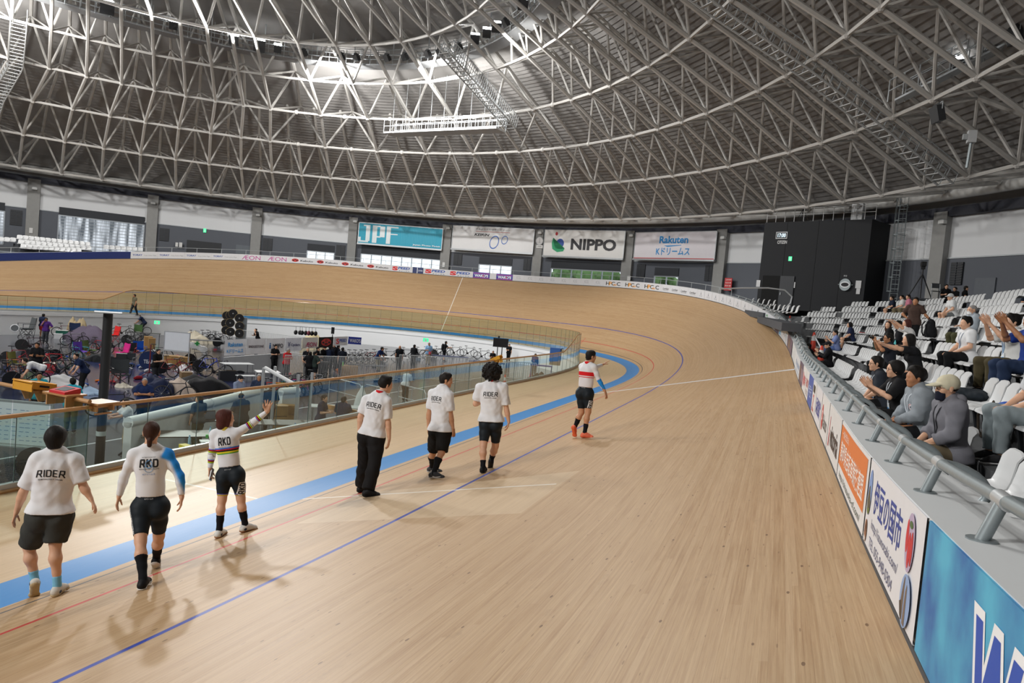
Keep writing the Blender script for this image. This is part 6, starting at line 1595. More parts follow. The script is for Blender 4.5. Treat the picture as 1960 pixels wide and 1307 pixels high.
# ------------------------------------------------------------------ spectators
def seated(px, py, k, arms='lap', yaw=0., lean=.05, look_=0., dx=0., H=1.72, knee=.0, dz=0., wide=.10, up=True):
    """figure in row k whose head shows at the pixel; yaw turns the body, look_ the head, from square to the track"""
    X = float(rim(0, D0+PITCH*k+.52)[0])+dx; hp = at_x(px, py, X-.06); q = H/1.75
    s = near_s((hp[0]-8, hp[1], 0)) if hp[1] > 12 else hp[1]
    x_, y_, nx, ny, _, _ = st(s % 250); a0 = math.atan2(-ny, -nx)
    if hp[1] > 12:
        X2 = row_pt(k, s); # ray to the curved row: march along it
        best = min(np.arange(2, 44, .1), key=lambda v: abs(proj(np.array([*row_pt(k, v)[:2], rowz(k)+1.15]))[0]-px)); P = row_pt(k, best); x_, y_, nx, ny, _, _ = st(best); a0 = math.atan2(-ny, -nx); hx, hy = P[0]+nx*.02, P[1]+ny*.02
    else: hx, hy = X, hp[1]
    a = a0+rad(yaw); fw = np.array([math.cos(a), math.sin(a), 0]); rt = np.array([fw[1], -fw[0], 0]); Z = np.array([0, 0, 1.])
    z = rowz(k)+dz
    pel = np.array([hx, hy, z+.43+.115]); J = dict(pel=pel, fw=fw)
    J['neck'] = pel+Z*.50*q+fw*lean*.5*q*2; J['head'] = J['neck']+Z*.135*q+fw*(.035+lean*.2)*q
    hl = a+rad(look_); J['hf'] = np.array([math.cos(hl), math.sin(hl), -.02]); J['hu'] = Z
    for sg, s_ in ((-1, 'L'), (1, 'R')):
        h = pel+rt*sg*.09*q-Z*.03; J['hip'+s_] = h; kn = h+fw*(.41)*q+rt*sg*(wide-.06)-Z*.0; J['kn'+s_] = kn+Z*(.02+knee*(sg > 0)); J['an'+s_] = J['kn'+s_]-Z*(.385*q)-fw*.03+Z*0
        J['an'+s_][2] = z+.09; J['kf'+s_] = fw+Z*.5
        sh = J['neck']+rt*sg*.175*q-Z*.055*q; J['sh'+s_] = sh
        if arms == 'lap': J['el'+s_] = sh-Z*.25*q+rt*sg*.06+fw*.04; J['wr'+s_] = pel+fw*.30*q+rt*sg*.07+Z*.05
        elif arms == 'clasp': J['el'+s_] = sh-Z*.24*q+rt*sg*.07+fw*.07; J['wr'+s_] = pel+fw*.33*q+rt*sg*.045+Z*.10; 
        elif arms == 'clap': J['el'+s_] = sh-Z*.19*q+rt*sg*.08+fw*.15; J['wr'+s_] = J['neck']+fw*.37*q+rt*sg*.045-Z*.13*q+fw*.02*sg
        elif arms == 'claphigh': J['el'+s_] = sh-Z*.08*q+rt*sg*.06+fw*.23; J['wr'+s_] = J['neck']+fw*.40*q+rt*sg*.06+Z*.10*q
        elif arms == 'clapchest': J['el'+s_] = sh-Z*.22*q+rt*sg*.09+fw*.12; J['wr'+s_] = J['neck']+fw*.34*q+rt*sg*.07-Z*(.26 if sg > 0 else .12)*q
        elif arms == 'camera': J['el'+s_] = sh-Z*.10*q+rt*sg*.07+fw*.20; J['wr'+s_] = J['head']+fw*.30*q+rt*sg*.07-Z*.06
        elif arms == 'reach': J['el'+s_] = sh+fw*.25*q+Z*.02+rt*sg*.02; J['wr'+s_] = J['el'+s_]+fw*.24*q+Z*.05-rt*sg*.05
        elif arms == 'reachup': J['el'+s_] = sh+fw*.22*q+Z*.08+rt*sg*.02; J['wr'+s_] = J['el'+s_]+fw*.19*q+Z*.15-rt*sg*.04
        elif arms == 'cross': J['el'+s_] = sh-Z*.22*q+rt*sg*.08+fw*.08; J['wr'+s_] = J['neck']+fw*.20*q-rt*sg*.08-Z*.24*q
        if arms in ('clap', 'claphigh', 'clapchest'): J['hd'+s_] = U(Z*.75+fw*.6); J['pn'+s_] = -rt*sg
        elif arms in ('reach', 'reachup'): J['hd'+s_] = U(fw+Z*.5); J['pn'+s_] = fw*.3-Z
        elif arms == 'camera': J['hd'+s_] = U(-rt*sg*.6+Z*.5+fw*.5); J['pn'+s_] = -rt*sg
        else: J['hd'+s_] = U(fw-rt*sg*.4-Z*.2); J['pn'+s_] = -Z
    return J, z, H
def spec(label, seat, sp, group='spectators in the stand'):
    J, z, H = seat; d = dict(H=H, z0=z, vox=.0105, skin='light'); d.update(sp); return person(label, J, d, group)
BK = '#17181a'; TR = ('trousers', BK, 1.92)
SH_ = ('#2a2a2c', '#cfcfcf')
GR1, GR2 = '#8b9298', '#77777d'
# front row, nearest first
o = spec('spectator in pale flat cap, dark mask under the chin and grey hooded jacket', seated(1822, 742, 0, 'lap', 10, .06, 5, wide=.14), dict(hair=('cap', '#cfc8ae'), top=('hoodie', '#77777e', 1.55), bottom=('trousers', '#6a5f4c', 1.9), shoe=SH_, vox=.0095)); glasses(o); mask_part(o, '#1b1d2b', .02); lanyard(o, '#23252b')
b0 = np.array(o['root'].location); J = o['J']; mb = MB(); mb.box((J['wrL']+J['wrR'])/2+b0+J['fw']*.10+[0, 0, .02], (.075, .15, .012), rz(.4)); tag(mb.build('phone', mat('#7d868c', .3)), 'grey phone in the lap of the capped spectator', 'phone')
o = spec('spectator in grey hooded top with a round star badge, smiling in the front row', seated(1768, 728, 0, 'clasp', 8, .10, 8), dict(hair=('tuft', 'black'), bw=1.12, skin='tan', top=('hoodie', GR1, 1.93), bottom=TR, shoe=SH_, vox=.0095)); lanyard(o)
J, q = o['J'], o['q']; rt = np.cross(J['fw'], J['up'])
decal(o['top'], [ell2d(0, 0, .042, .042, 16), ell2d(0, 0, .036, .036, 16, .8), poly2d([(.0, .022), (.006, .006), (.022, .006), (.009, -.004), (.014, -.02), (0, -.01), (-.014, -.02), (-.009, -.004), (-.022, .006), (-.006, .006)])], J['neck']-J['up']*.19*q-rt*.10*q, -rt, J['up'], -J['fw'], o['root'], [mat('#dcdcde', .7), mat('#b8434a', .7), mat('#20264a', .7)], 'badge')
o = spec('spectator in black shirt with a fringe and glasses, clapping in the front row', seated(1722, 713, 0, 'clap', 6, .08, 0), dict(hair=('bowl', 'black'), top=('tee', '#1a1a1c', .9), bottom=TR, shoe=SH_)); glasses(o); lanyard(o)
o = spec('spectator in dark open shirt and glasses, leaning forward behind clapping hands', seated(1690, 712, 0, 'lap', 4, .12, 0), dict(hair=('short', 'black'), top=('tee', '#2c3038', .9), bottom=TR, shoe=SH_)); glasses(o); lanyard(o)
o = spec('spectator with glasses holding up a small black camera with both hands', seated(1699, 687, 1, 'camera', 5, .05, 0), dict(hair=('short', 'black'), top=('tee', '#20232b', .8), bottom=TR, shoe=SH_, skin='tan')); glasses(o)
b0 = np.array(o['root'].location); J = o['J']; c = (J['wrL']+J['wrR'])/2+b0+J['fw']*.06+[0, 0, .06]; a = math.atan2(J['fw'][1], J['fw'][0])
t = thing('camera', 'small black camera held up by a spectator with glasses', 'camera', None, tuple(c), a-PI/2); mb = MB(); mb.box((0, 0, 0), (.11, .045, .065)); mb.build('camera_body', mat('#151517', .4), t); mb = MB(); mb.cyl((0, .02, 0), (0, .06, 0), .025, n=12); mb.build('lens', mat('#0c0c0e', .15), t)
o = spec('spectator with long black hair stretching both arms towards the track', seated(1755, 668, 1, 'reach', 8, .16, -5), dict(hair=('long', 'black'), fem=True, bw=.9, top=('tee', '#1b1c1f', .8), bottom=TR, shoe=SH_))
o = spec('spectator with reddish hair and white shirt waving with a raised arm', seated(1742, 655, 2, 'reachup', 10, .14, 0), dict(hair=('long', 'reddish'), fem=True, bw=.9, top=('tee', '#d9d9d8', .85), bottom=TR, shoe=SH_))
o = spec('young spectator in plain white tee shirt with lanyard, looking down', seated(1846, 664, 2, 'lap', 14, .04, 10), dict(hair=('tuft', 'black'), top=('tee', '#dfe1e3', .72), bottom=TR, shoe=SH_)); lanyard(o, '#8a96a8')
o = spec('grey-haired spectator with white face mask and grey top, legs stretched in olive trousers', seated(1852, 627, 3, 'cross', 16, -.02, 5), dict(hair=('buzz', 'grey'), top=('hoodie', '#9aa3ab', 1.9), bottom=('trousers', '#4a4a33', 1.9), shoe=SH_)); glasses(o); mask_part(o, '#e4e6e8')
o = spec('spectator in white shirt and olive trousers clapping with hands held high', seated(1940, 622, 2, 'claphigh', 10, .04, 0, wide=.16), dict(hair=('tuft', 'black'), bw=1.1, top=('tee', '#d9dad8', .8), bottom=('trousers', '#4d4632', 1.9), shoe=SH_)); lanyard(o, '#8fb0d4')
o = spec('spectator in blue top clapping at the right edge of the picture', seated(1972, 634, 2, 'claphigh', 10, .02, 0, dx=-.1), dict(hair=('short', 'black'), top=('tee', '#27408f', .8), bottom=('trousers', '#26344f', 1.9), shoe=SH_, skin='tan'))
o = spec('spectator in pale grey jeans whose legs show beside the blue jacket', seated(1990, 700, 1, 'lap', 8, .02, 0), dict(hair=('short', 'black'), top=('tee', '#c9ccd0', .8), bottom=('trousers', '#8d989c', 1.9), shoe=SH_))
far = dict(vox=.0135)
o = spec('spectator with long fringed hair and black sweater beside a friend in a patterned jacket', seated(1703, 624, 2, 'clasp', 0, .06, 60), dict(hair=('long', 'brown'), fem=True, bw=.95, top=('tee', '#141416', 1.8), bottom=('trousers', '#2f3a33', 1.9), shoe=SH_, **far))
o = spec('spectator in black jacket with white stripes, turned away from the friend', seated(1722, 624, 2, 'lap', 0, .06, 5), dict(hair=('short', 'black'), top=('tee', '#1a1b20', 1.9), bottom=TR, shoe=SH_, **far))
J, q = o['J'], o['q']; rt = np.cross(J['fw'], J['up'])
decal(o['top'], [rect2d(-.012+dx, -.14, .012+dx, .10) for dx in (-.07, -.03, .03, .07)], J['neck']-J['up']*.16*q, -rt, J['up'], -J['fw'], o['root'], [mat('#d0d0d2', .7)]*4, 'stripe_print')
o = spec('spectator in blue and white checked shirt clapping in the lower rows', seated(1603, 621, 1, 'clapchest', 0, .06, 10), dict(hair=('bun', 'black'), fem=True, top=('tee', '#7f8fc0', .9), bottom=('trousers', '#5d73a8', 1.9), shoe=SH_, **far))
o = spec('spectator in navy tee shirt with long dark hair, seated behind the checked shirt', seated(1632, 620, 2, 'lap', 0, .10, 0), dict(hair=('long', 'black'), fem=True, top=('tee', '#232a45', .8), bottom=('loose', BK, .8), shoe=SH_, **far))
o = spec('spectator in black jacket and dark cap clapping above the orange cones', seated(1588, 640, 0, 'clapchest', 0, .04, 5), dict(hair=('cap', '#1e1e22'), top=('tee', '#16161a', 1.9), bottom=TR, shoe=SH_, **far))
o = spec('spectator crouching behind the orange cones with a pale bag', seated(1558, 660, 0, 'lap', 0, .16, 0, dz=-.25), dict(hair=('short', 'black'), top=('tee', '#1c1c20', .8), bottom=TR, shoe=SH_, **far))
o = spec('spectator in navy tee shirt using a phone in an upper row', seated(1712, 568, 6, 'clasp', 0, .08, 10), dict(hair=('short', 'dark'), top=('tee', '#1f2638', .8), bottom=('loose', BK, .8), shoe=SH_, **far))
o = spec('spectator in white tee shirt between the navy and the pink shirts', seated(1729, 565, 6, 'clasp', 0, .06, 25), dict(hair=('short', 'black'), top=('tee', '#d4d4d2', .8), bottom=('trousers', '#6f6650', 1.9), shoe=SH_, **far))
o = spec('spectator in pink shirt in an upper row', seated(1741, 563, 6, 'lap', 0, .05, 20), dict(hair=('short', 'dark'), top=('tee', '#c07a8c', .8), bottom=('trousers', '#6f6650', 1.9), shoe=SH_, **far))
o = spec('spectator in white sun hat and white top with bare knees', seated(1827, 586, 5, 'lap', 14, .10, 5), dict(hair=('cap', '#c4c6c6'), under='brown', fem=True, top=('tee', '#cfd2d3', .7), bottom=('loose', '#6f7476', .7), shoe=SH_, **far))
def standing(P, fw, arms=('down', 'down'), H=1.72, look_=0., lean=.0, stride=.0, z=None):
    fw = U(np.array([fw[0], fw[1], 0.])); rt = np.array([fw[1], -fw[0], 0]); Z = np.array([0, 0, 1.]); q = H/1.75; P = np.asarray(P, float)
    J = dict(fw=fw); pel = P+Z*.92*q-fw*lean*.25; J['pel'] = pel; J['neck'] = pel+(Z*math.cos(lean)+fw*math.sin(lean))*.515*q; J['head'] = J['neck']+Z*(.135*math.cos(lean*.6))*q+fw*(.03+.12*math.sin(lean))*q
    a = math.atan2(fw[1], fw[0])+rad(look_); J['hf'] = np.array([math.cos(a), math.sin(a), -.05-.5*math.sin(lean)]); J['hu'] = Z
    tu = U(J['neck']-pel)
    for sg, s_ in ((-1, 'L'), (1, 'R')):
        J['hip'+s_] = pel+rt*sg*.088*q-Z*.03*q; st_ = stride*sg; J['an'+s_] = P+rt*sg*.10*q+fw*st_*.5+Z*.088*q; J['kn'+s_] = (J['hip'+s_]+J['an'+s_])/2+fw*(.03+.02*abs(st_))+Z*.02
        sh = J['neck']+rt*sg*.175*q-tu*.055*q; J['sh'+s_] = sh; ar = arms[0] if s_ == 'L' else arms[1]
        if ar == 'down': J['el'+s_] = sh-Z*.28*q+rt*sg*.05; J['wr'+s_] = J['el'+s_]-Z*.23*q+fw*.06+rt*sg*.01
        elif ar == 'hip': J['el'+s_] = sh-Z*.24*q+rt*sg*.17-fw*.04; J['wr'+s_] = pel+rt*sg*.15*q+Z*.08+fw*.04
        elif ar == 'front': J['el'+s_] = sh-Z*.26*q+rt*sg*.06+fw*.06; J['wr'+s_] = J['el'+s_]+fw*.20*q-rt*sg*.10+Z*.02
        elif ar == 'cross': J['el'+s_] = sh-Z*.22*q+rt*sg*.08+fw*.07; J['wr'+s_] = J['neck']+fw*.19*q-rt*sg*.09-Z*.25*q
        elif ar == 'reachdown': J['el'+s_] = sh-Z*.24*q+fw*.08+rt*sg*.05; J['wr'+s_] = J['el'+s_]-Z*.20*q+fw*.12
        elif ar == 'reach': J['el'+s_] = sh-Z*.16*q+fw*.20; J['wr'+s_] = J['el'+s_]+fw*.22*q-Z*.02
        elif ar == 'side': J['el'+s_] = sh-Z*.22*q+rt*sg*.14; J['wr'+s_] = J['el'+s_]-Z*.16*q+rt*sg*.16
        elif ar == 'face': J['el'+s_] = sh-Z*.20*q+fw*.16+rt*sg*.04; J['wr'+s_] = J['head']+fw*.12-Z*.06+rt*sg*.05
        J['hd'+s_] = U(J['wr'+s_]-J['el'+s_])
    return J, float(P[2]), H
def stander(px, py, z, toward, label, sp, arms=('down', 'down'), H=1.72, look_=0., lean=0., stride=0., group=None, P=None):
    """standing figure whose FEET meet level z at the pixel; toward: angle in degrees from facing the camera"""
    if P is None: P = at(px, py, z)
    d = U(CC-P); a = math.atan2(d[1], d[0])+rad(toward)
    J, z0, H = standing(P, (math.cos(a), math.sin(a)), arms, H, look_, lean, stride); dd = dict(H=H, z0=z0, vox=.0135, skin='light'); dd.update(sp); return person(label, J, dd, group)
def at_row(px, k, dz=0.):
    b = min(np.arange(-12, 44, .05), key=lambda v: abs(proj(np.array([*rim(v, D0+PITCH*k+.25)[:2], rowz(k)+.8]))[0]-px)); p = rim(b, D0+PITCH*k+.25); return np.array([p[0], p[1], rowz(k)])
stander(0, 0, 0, -10, 'spectator standing in brown shirt with a black harness, one hand on a backpack', dict(hair=('short', 'black'), skin='tan', top=('tee', '#4a3a34', .75), bottom=TR, shoe=('#1a1a1c', '#1a1a1c'), vox=.0125), ('side', 'hip'), 1.74, P=at_row(1748, 3))
for px, fy, ang, lab, c, ar in [(1806, 592, 20, 'standing figure in black with folded hands by the concrete pillar', '#17181b', ('front', 'front')), (1824, 594, -40, 'shorter standing figure in black between two others by the pillar', '#1c1d20', ('front', 'front')), (1843, 594, 100, 'standing figure in black tee shirt with a hand on the hip near the pillar', '#141517', ('down', 'hip')), (1962, 600, 20, 'standing figure in navy tee shirt at the right edge behind the seats', '#222b3c', ('front', 'front'))]:
    P = at_depth(px, fy, 38.); P[2] = ZC
    stander(0, 0, 0, ang, lab, dict(hair=('short', 'black'), top=('tee', c, .8), bottom=TR, shoe=SH_, vox=.0145), ar, 1.62 if 'shorter' in lab else 1.72, P=P)
# two small figures beyond the far railing
for px, c, lab in ((430.5, '#b02a34', 'distant figure in red top behind the far railing'), (448.5, '#8a6a4a', 'distant figure in tan top behind the far railing')):
    th, z_, P = ell_hit(px, 478, 5.); P = np.array([P[0], P[1], 4.0]); stander(0, 0, 0, 30, lab, dict(hair=('short', 'black'), top=('tee', c, .8), bottom=TR, shoe=SH_, vox=.018), P=P, H=1.6)

# ------------------------------------------------------------------ black control booth and things beside it
BKM = mat('#1a1c20', .8, var=.1, scale=1.2)
bl = at_depth(1450, 560, 54.)[:2]; br = at_depth(1653, 568, 48.)[:2]; bx = U(np.array([*(br-bl), 0])); bnm = np.cross(bx, [0, 0, 1.]); bnm = bnm if bnm@(CC-np.array([*bl, 0])) > 0 else -bnm
bw_ = np.linalg.norm(br-bl); BT = float(at_depth(1665, 420, 48.)[2]); bo = np.array([*bl, 0.])
t = thing('control_booth', 'tall black control booth with a flat front above the white seats', 'booth')
Rb = np.stack([bx, -bnm, [0, 0, 1]], 1)
mb = MB(); mb.box(bo+bx*bw_/2-bnm*1.9+[0, 0, (ZC+BT)/2], (bw_, 3.8, BT-ZC), Rb); mb.build('body', BKM, t)
B2 = lambda a, z, d=.02: bo+bx*a+bnm*d+np.array([0, 0, z])
def bpx(px, py):
    d = ray(px, py); tt = ((bo-CC)@bnm)/(d@bnm); P = CC+d*tt; return (P-bo)@bx, P[2]
mb = MB()
for px in (1500, 1560, 1610): a, _ = bpx(px, 500); mb.box(B2(a, (ZC+BT)/2, .0), (.02, .03, BT-ZC), Rb)
mb.build('panel_joint', mat('#0e0f11', .8), t)
a0, z0 = bpx(1461, 527); a1, z1 = bpx(1494, 527); mb = MB(); mb.box(B2((a0+a1)/2, (z0+ZC)/2, -.03), (a1-a0, .12, z0-ZC), Rb); mb.build('door_recess', mat('#070809', .9), t)
a0, z0 = bpx(1495, 528); a1, _ = bpx(1522, 528); mb = MB(); mb.box(B2((a0+a1)/2, (z0+ZC)/2, .05), (a1-a0, .06, z0-ZC), Rb); dd = mb.build('door_leaf', mat('#2d3035', .6), t)
mb = MB(); mb.box(B2(a0+.15, ZC+1.1, .1), (.05, .06, .18), Rb); mb.build('door_handle', STEEL, dd)
mb = MB()
tp = lambda a, d, z: B2(a, BT+z, d)
for z in (.5, .95): mb.cyl(tp(.1, -.1, z), tp(bw_*1.02, -.1, z), .02, n=5)
for a in np.linspace(.1, bw_*1.02, 12): mb.cyl(tp(a, -.1, 0), tp(a, -.1, .95), .022, n=5)
mb.build('roof_railing', mat('#c9cbcc', .5), t)
def bsheet(x0, y0, x1, y1, label, c, art=(), name='notice_sheet', cat='notice', d=.03, m=None):
    a0, z0 = bpx(x0, y0); a1, z1 = bpx(x1, y1); w_, h_ = a1-a0, z0-z1; c0 = B2((a0+a1)/2, (z0+z1)/2, d)
    mb = MB(); mb.box(c0, (w_, .04, h_), Rb); o = mb.build(name, m or mat(c, .6)); tag(o, label, cat)
    if art:
        A = art(w_, h_); ms = []; mb = MB()
        for k, (g, col) in enumerate(A):
            mm = mat(col, .6) if isinstance(col, str) else col
            if mm not in ms: ms.append(mm)
            put2d(mb, g[0], g[1], plane_fn(c0+bnm*(.024+.003*k), bx, (0, 0, 1)), ms.index(mm))
        mb.build('lettering', ms, o)
    return o
LED = mat('#cfe6f5', .4, emit=1.2, var=0)
bsheet(1486.5, 444, 1507, 457, 'white framed digital clock high on the black booth', '#b9bcbf', lambda w, h: [(rect2d(-w*.44, -h*.38, w*.44, h*.38), '#14161a'), (TX('17:00', w*.02, 0, w*.7, h*.55, bold=.02), LED)], 'digital_clock', 'clock')
bsheet(1488.5, 460, 1506.5, 467, 'white maker lettering below the digital clock on the black booth', '#1c1e22', lambda w, h: [(TX('CITIZEN', 0, 0, w*.98, h*.85, bold=.02), '#c9cacb')], 'sign_lettering', 'sign', d=.0)
bsheet(1510.5, 491, 1516, 499.5, 'lit green exit sign on the black booth', '#e8f4ee', lambda w, h: [(rect2d(-w*.5, -h*.5, w*.5, h*.5), EXG), (poly2d([(-w*.2, -h*.3), (-w*.1, h*.3), (w*.15, h*.2), (w*.2, -h*.34)]), '#f4fff9')], 'exit_sign', 'sign')
for x0, y0, x1, y1, lab in ((1449, 536, 1455, 549, 'white notice at the corner of the black booth'), (1518, 540, 1522, 551, 'small white notice on the booth door leaf'), (1639, 537, 1648, 552, 'white notice beside the oval emblem'), (1640, 552, 1646, 563, 'lower notice with red print beside the oval emblem')): bsheet(x0, y0, x1, y1, lab, '#c9cacb')
a, z = bpx(1619, 545); aa, _ = bpx(1630, 545); rr_ = aa-a
t = thing('oval_emblem', 'grey oval velodrome emblem mounted on the black booth', 'emblem', None)
mb = MB(); e = ell2d(0, 0, rr_*.95, rr_*1.05, 28, .62); P0 = B2(a, z, .06)
mb.prism([P0+bx*(x)+np.array([0, 0, y]) for x, y in [(rr_*math.cos(2*PI*i/28), rr_*1.05*math.sin(2*PI*i/28)) for i in range(28)]], bnm*0, bnm*.08); mb.build('plaque', mat('#8f999c', .4, .3), t)
mb = MB(); put2d(mb, *ell2d(0, 0, rr_*.86, rr_*.55, 24), plane_fn(P0+bnm*.085, bx, (0, 0, 1))); put2d(mb, *ell2d(0, 0, rr_*.66, rr_*.34, 24), plane_fn(P0+bnm*.09, bx, (0, 0, 1)), 1); mb.build('track_shape', [mat('#d9dde0', .4), mat('#1a1c20', .7)], t)
mb = MB()
for sg in (-1, 1): mb.cyl(P0+bx*rr_*sg, P0+bx*rr_*1.3*sg, .03, n=6)
mb.build('side_arms', mat('#8f999c', .4, .3), t)
bsheet(1615, 526, 1622, 530, 'tiny white characters above the oval emblem', '#1c1e22', lambda w, h: [(TX('伊豆', 0, 0, w*.9, h*.9), '#b9bbbd')], 'sign_lettering', 'sign', d=.0)
# white cabinet with a lamp on the booth roof, camera stand
P = B2(bpx(1631, 430)[0], BT, -.6)
t = thing('roof_cabinet', 'white framed cabinet with a round lamp standing on the booth roof', 'cabinet', None, tuple(P)); mb = MB(); mb.box((0, 0, .6), (.75, .3, 1.1), Rb); mb.build('case', mat('#cdd0d2', .5), t)
mb = MB(); mb.cyl(bnm*.25+[0, 0, .1], bnm*.25+[0, 0, .8], .04, n=8); mb.sph(bnm*.25+[0, 0, .95], (.22, .22, .18), 12, 8); mb.build('lamp', mat('#e2e4e5', .4), t)
def tripod(P, h, label, name='camera_tripod', ang=0., sc=1.):
    t = thing(name, label, 'tripod', None, tuple(P), ang)
    for k in range(3):
        a = 2*PI*k/3+.4; mb = MB(); mb.cyl((0, 0, h*.82), (.42*h*math.cos(a), .42*h*math.sin(a), 0), .022*sc, .016*sc, 6); mb.build('leg', mat('#1b1c1f', .5), t)
    mb = MB(); mb.cyl((0, 0, h*.45), (0, 0, h), .025*sc, n=8); mb.build('centre_column', mat('#1b1c1f', .5), t)
    mb = MB(); mb.box((0, 0, h+.06), (.12*sc, .10*sc, .12*sc)); mb.box((0, .02, h+.16*sc), (.14*sc, .32*sc, .15*sc)); mb.cyl((0, .18*sc, h+.16*sc), (0, .30*sc, h+.16*sc), .05*sc, n=10); mb.build('camera_head', mat('#141517', .5), t)
tripod(B2(bpx(1527, 430)[0], BT, -.5), 1.2, 'small black camera stand on the booth roof')
P = at_depth(1762, 557, 38); P[2] = ZC
t = thing('camera_platform', 'low grey platform with white sheets carrying the large camera tripod', 'platform', None, tuple(P)); mb = MB(); mb.box((0, 0, .78), (1.9, 1.4, .08)); mb.build('deck', mat('#3a3d42', .6), t)
for sx in (-.85, .85):
    for sy in (-.6, .6): mb = MB(); mb.cyl((sx, sy, 0), (sx, sy, .76), .03, n=6); mb.build('leg', STEEL, t)

for sx in (0, .75): mb = MB(); mb.box((sx, -.71, .5), (.3, .01, .35)); mb.build('paper_sheet', mat('#c9cbcd', .6), t)
tripod(P+[0, 0, .82], 1.55, 'large black camera tripod with a broadcast camera on the platform by the pillar', sc=1.5)
t = thing('folding_chair', 'dark folding chair standing on the camera platform', 'chair', None, tuple(P+np.array([.75, .3, .82]))); mb = MB(); mb.box((0, 0, .45), (.4, .4, .03)); mb.build('seat', mat('#33373c', .6), t); mb = MB(); mb.box((0, .2, .75), (.4, .03, .25)); mb.build('backrest', mat('#33373c', .6), t)
for sx in (-.19, .19): mb = MB(); mb.cyl((sx, -.2, 0), (sx, .2, .85), .015, n=5); mb.cyl((sx, .2, 0), (sx, -.2, .45), .015, n=5); mb.build('leg', STEEL, t)
# caged ladder
P = at_depth(1714, 532, 47.); P[2] = ZC
t = thing('caged_ladder', 'grey caged ladder climbing beside the black booth', 'ladder', None, tuple(P)); a = math.atan2(bx[1], bx[0]); t.rotation_euler = (0, 0, a)
hh = 7.6; mb = MB()
for sg in (-.24, .24): mb.cyl((sg, 0, 0), (sg, 0, hh), .03, n=6)
mb.build('rail', STEELG, t); mb = MB()
for z in np.arange(.3, hh, .3): mb.cyl((-.24, 0, z), (.24, 0, z), .016, n=5)
mb.build('rungs', STEELG, t); mb = MB()
for z in np.arange(1.6, hh+.1, .9): mb.tube([(-.3, 0, z)]+[(-.36*math.cos(u), -.70*math.sin(u), z) for u in np.linspace(.15, PI-.15, 9)]+[(.3, 0, z)], .022, 5)
for u in np.linspace(.3, PI-.3, 6): mb.cyl((-.36*math.cos(u), -.70*math.sin(u), 1.6), (-.36*math.cos(u), -.70*math.sin(u), hh), .014, n=4)
mb.build('cage_hoops', STEELG, t)
t = thing('wall_camera', 'white box camera on a post under the roof above the stand', 'camera', None, tuple(at_depth(1860, 262, 31))); mb = MB(); mb.box((0, 0, 0), (.32, .32, .5)); mb.build('housing', mat('#b9bcbe', .5), t); mb = MB(); mb.cyl((0, 0, -.2), (-.05, 0, -1.3), .06, n=8); mb.build('post', STEELG, t); mb = MB(); mb.box((-.25, 0, 0), (.16, .2, .22)); mb.build('junction_box', mat('#a4a8aa', .5), t)
# cones, tape, bags
def cone(P, h, label, group=None):
    t = thing('traffic_cone', label, 'cone', group, tuple(P)); mb = MB(); mb.lathe([(.13*h/.7, .02), (.045*h/.7, h*.92), (.03*h/.7, h)], n=14); mb.build('cone_body', mat('#d9432c', .5), t, 40)
    mb = MB(); mb.box((0, 0, .012), (.36*h/.7, .36*h/.7, .024)); mb.build('base', mat('#c23a26', .6), t); mb = MB(); mb.lathe([(.082*h/.7, h*.56), (.058*h/.7, h*.80)], n=14); mb.build('reflective_band', mat('#d8d8d6', .4), t, 40)
def floor_pt(px, k, off=.12): b = min(np.arange(-12, 44, .05), key=lambda v: abs(proj(np.array([*rim(v, D0+PITCH*k+off)[:2], rowz(k)+.3]))[0]-px)); p = rim(b, D0+PITCH*k+off); return np.array([p[0], p[1], rowz(k)])
c1, c2 = floor_pt(1569, 0, .45), floor_pt(1553, 0, .55); c1[2] = rim(near_s(c1))[2]+.05; c2[2] = rim(near_s(c2))[2]+.05
cone(c1, .85, 'nearer red traffic cone behind the board railing'); cone(c2, .85, 'farther red traffic cone behind the board railing')
mb = MB(); mb.cyl(c1+[0, 0, .72], c2+[0, 0, .72], .028, n=8); tag(mb.build('barrier_pole', mat('#c9cccf', .4)), 'white pole resting between the two red traffic cones', 'pole')
q_ = rim(25.5, .9); cone(q_+[0, 0, .05], .7, 'small red traffic cone far along the bend railing')
mb = MB(); pts = [rim(s, 1.1, 1.3+.25*math.sin((s-24)*.5)*0) for s in (30, 33, 36, 40)]+[rim(28, 2.2, 1.0)]
mb = MB(); A = [at_depth(x, y, 42) for x, y in ((1378, 553), (1420, 551), (1470, 551), (1502, 555), (1516, 568), (1513, 580), (1498, 596))]; mb.tube(A, .045, 6); tag(mb.build('padded_handrail', mat('#c3c7ca', .5), smooth=40), 'white wrapped handrail leading down to the seats below the black booth', 'handrail')
for px in (1400, 1420, 1450, 1480): pass
def backpack(P, label, c, c2, sc=1., ang=0.):
    t = thing('backpack', label, 'bag', None, tuple(P), ang)
    skin_obj('pack_body', [Prim((0, 0, .12*sc), (0, 0, .34*sc), .16*sc, .12*sc, (0, 1, 0), .7, .03), Prim((0, -.09*sc, .10*sc), (0, -.09*sc, .2*sc), .10*sc, .09*sc, (0, 1, 0), .6, .03)], .016, cloth(c), t, .003)
    mb = MB()
    for sg in (-.07, .07): mb.tube([(sg*sc, .10*sc, .40*sc), (sg*sc, .17*sc, .30*sc), (sg*sc, .15*sc, .12*sc), (sg*sc, .10*sc, .04*sc)], .016*sc, 6)
    mb.tube([(-.04*sc, .05*sc, .44*sc), (0, .05*sc, .49*sc), (.04*sc, .05*sc, .44*sc)], .012*sc, 5); mb.build('straps', cloth(c2), t)
def seat_top(px, k): b = min(np.arange(-13.5, 44, .05), key=lambda v: abs(proj(np.array([*row_pt(k, v)[:2], rowz(k)+.5]))[0]-px)); p = row_pt(k, b); return np.array([p[0], p[1], rowz(k)+.44])
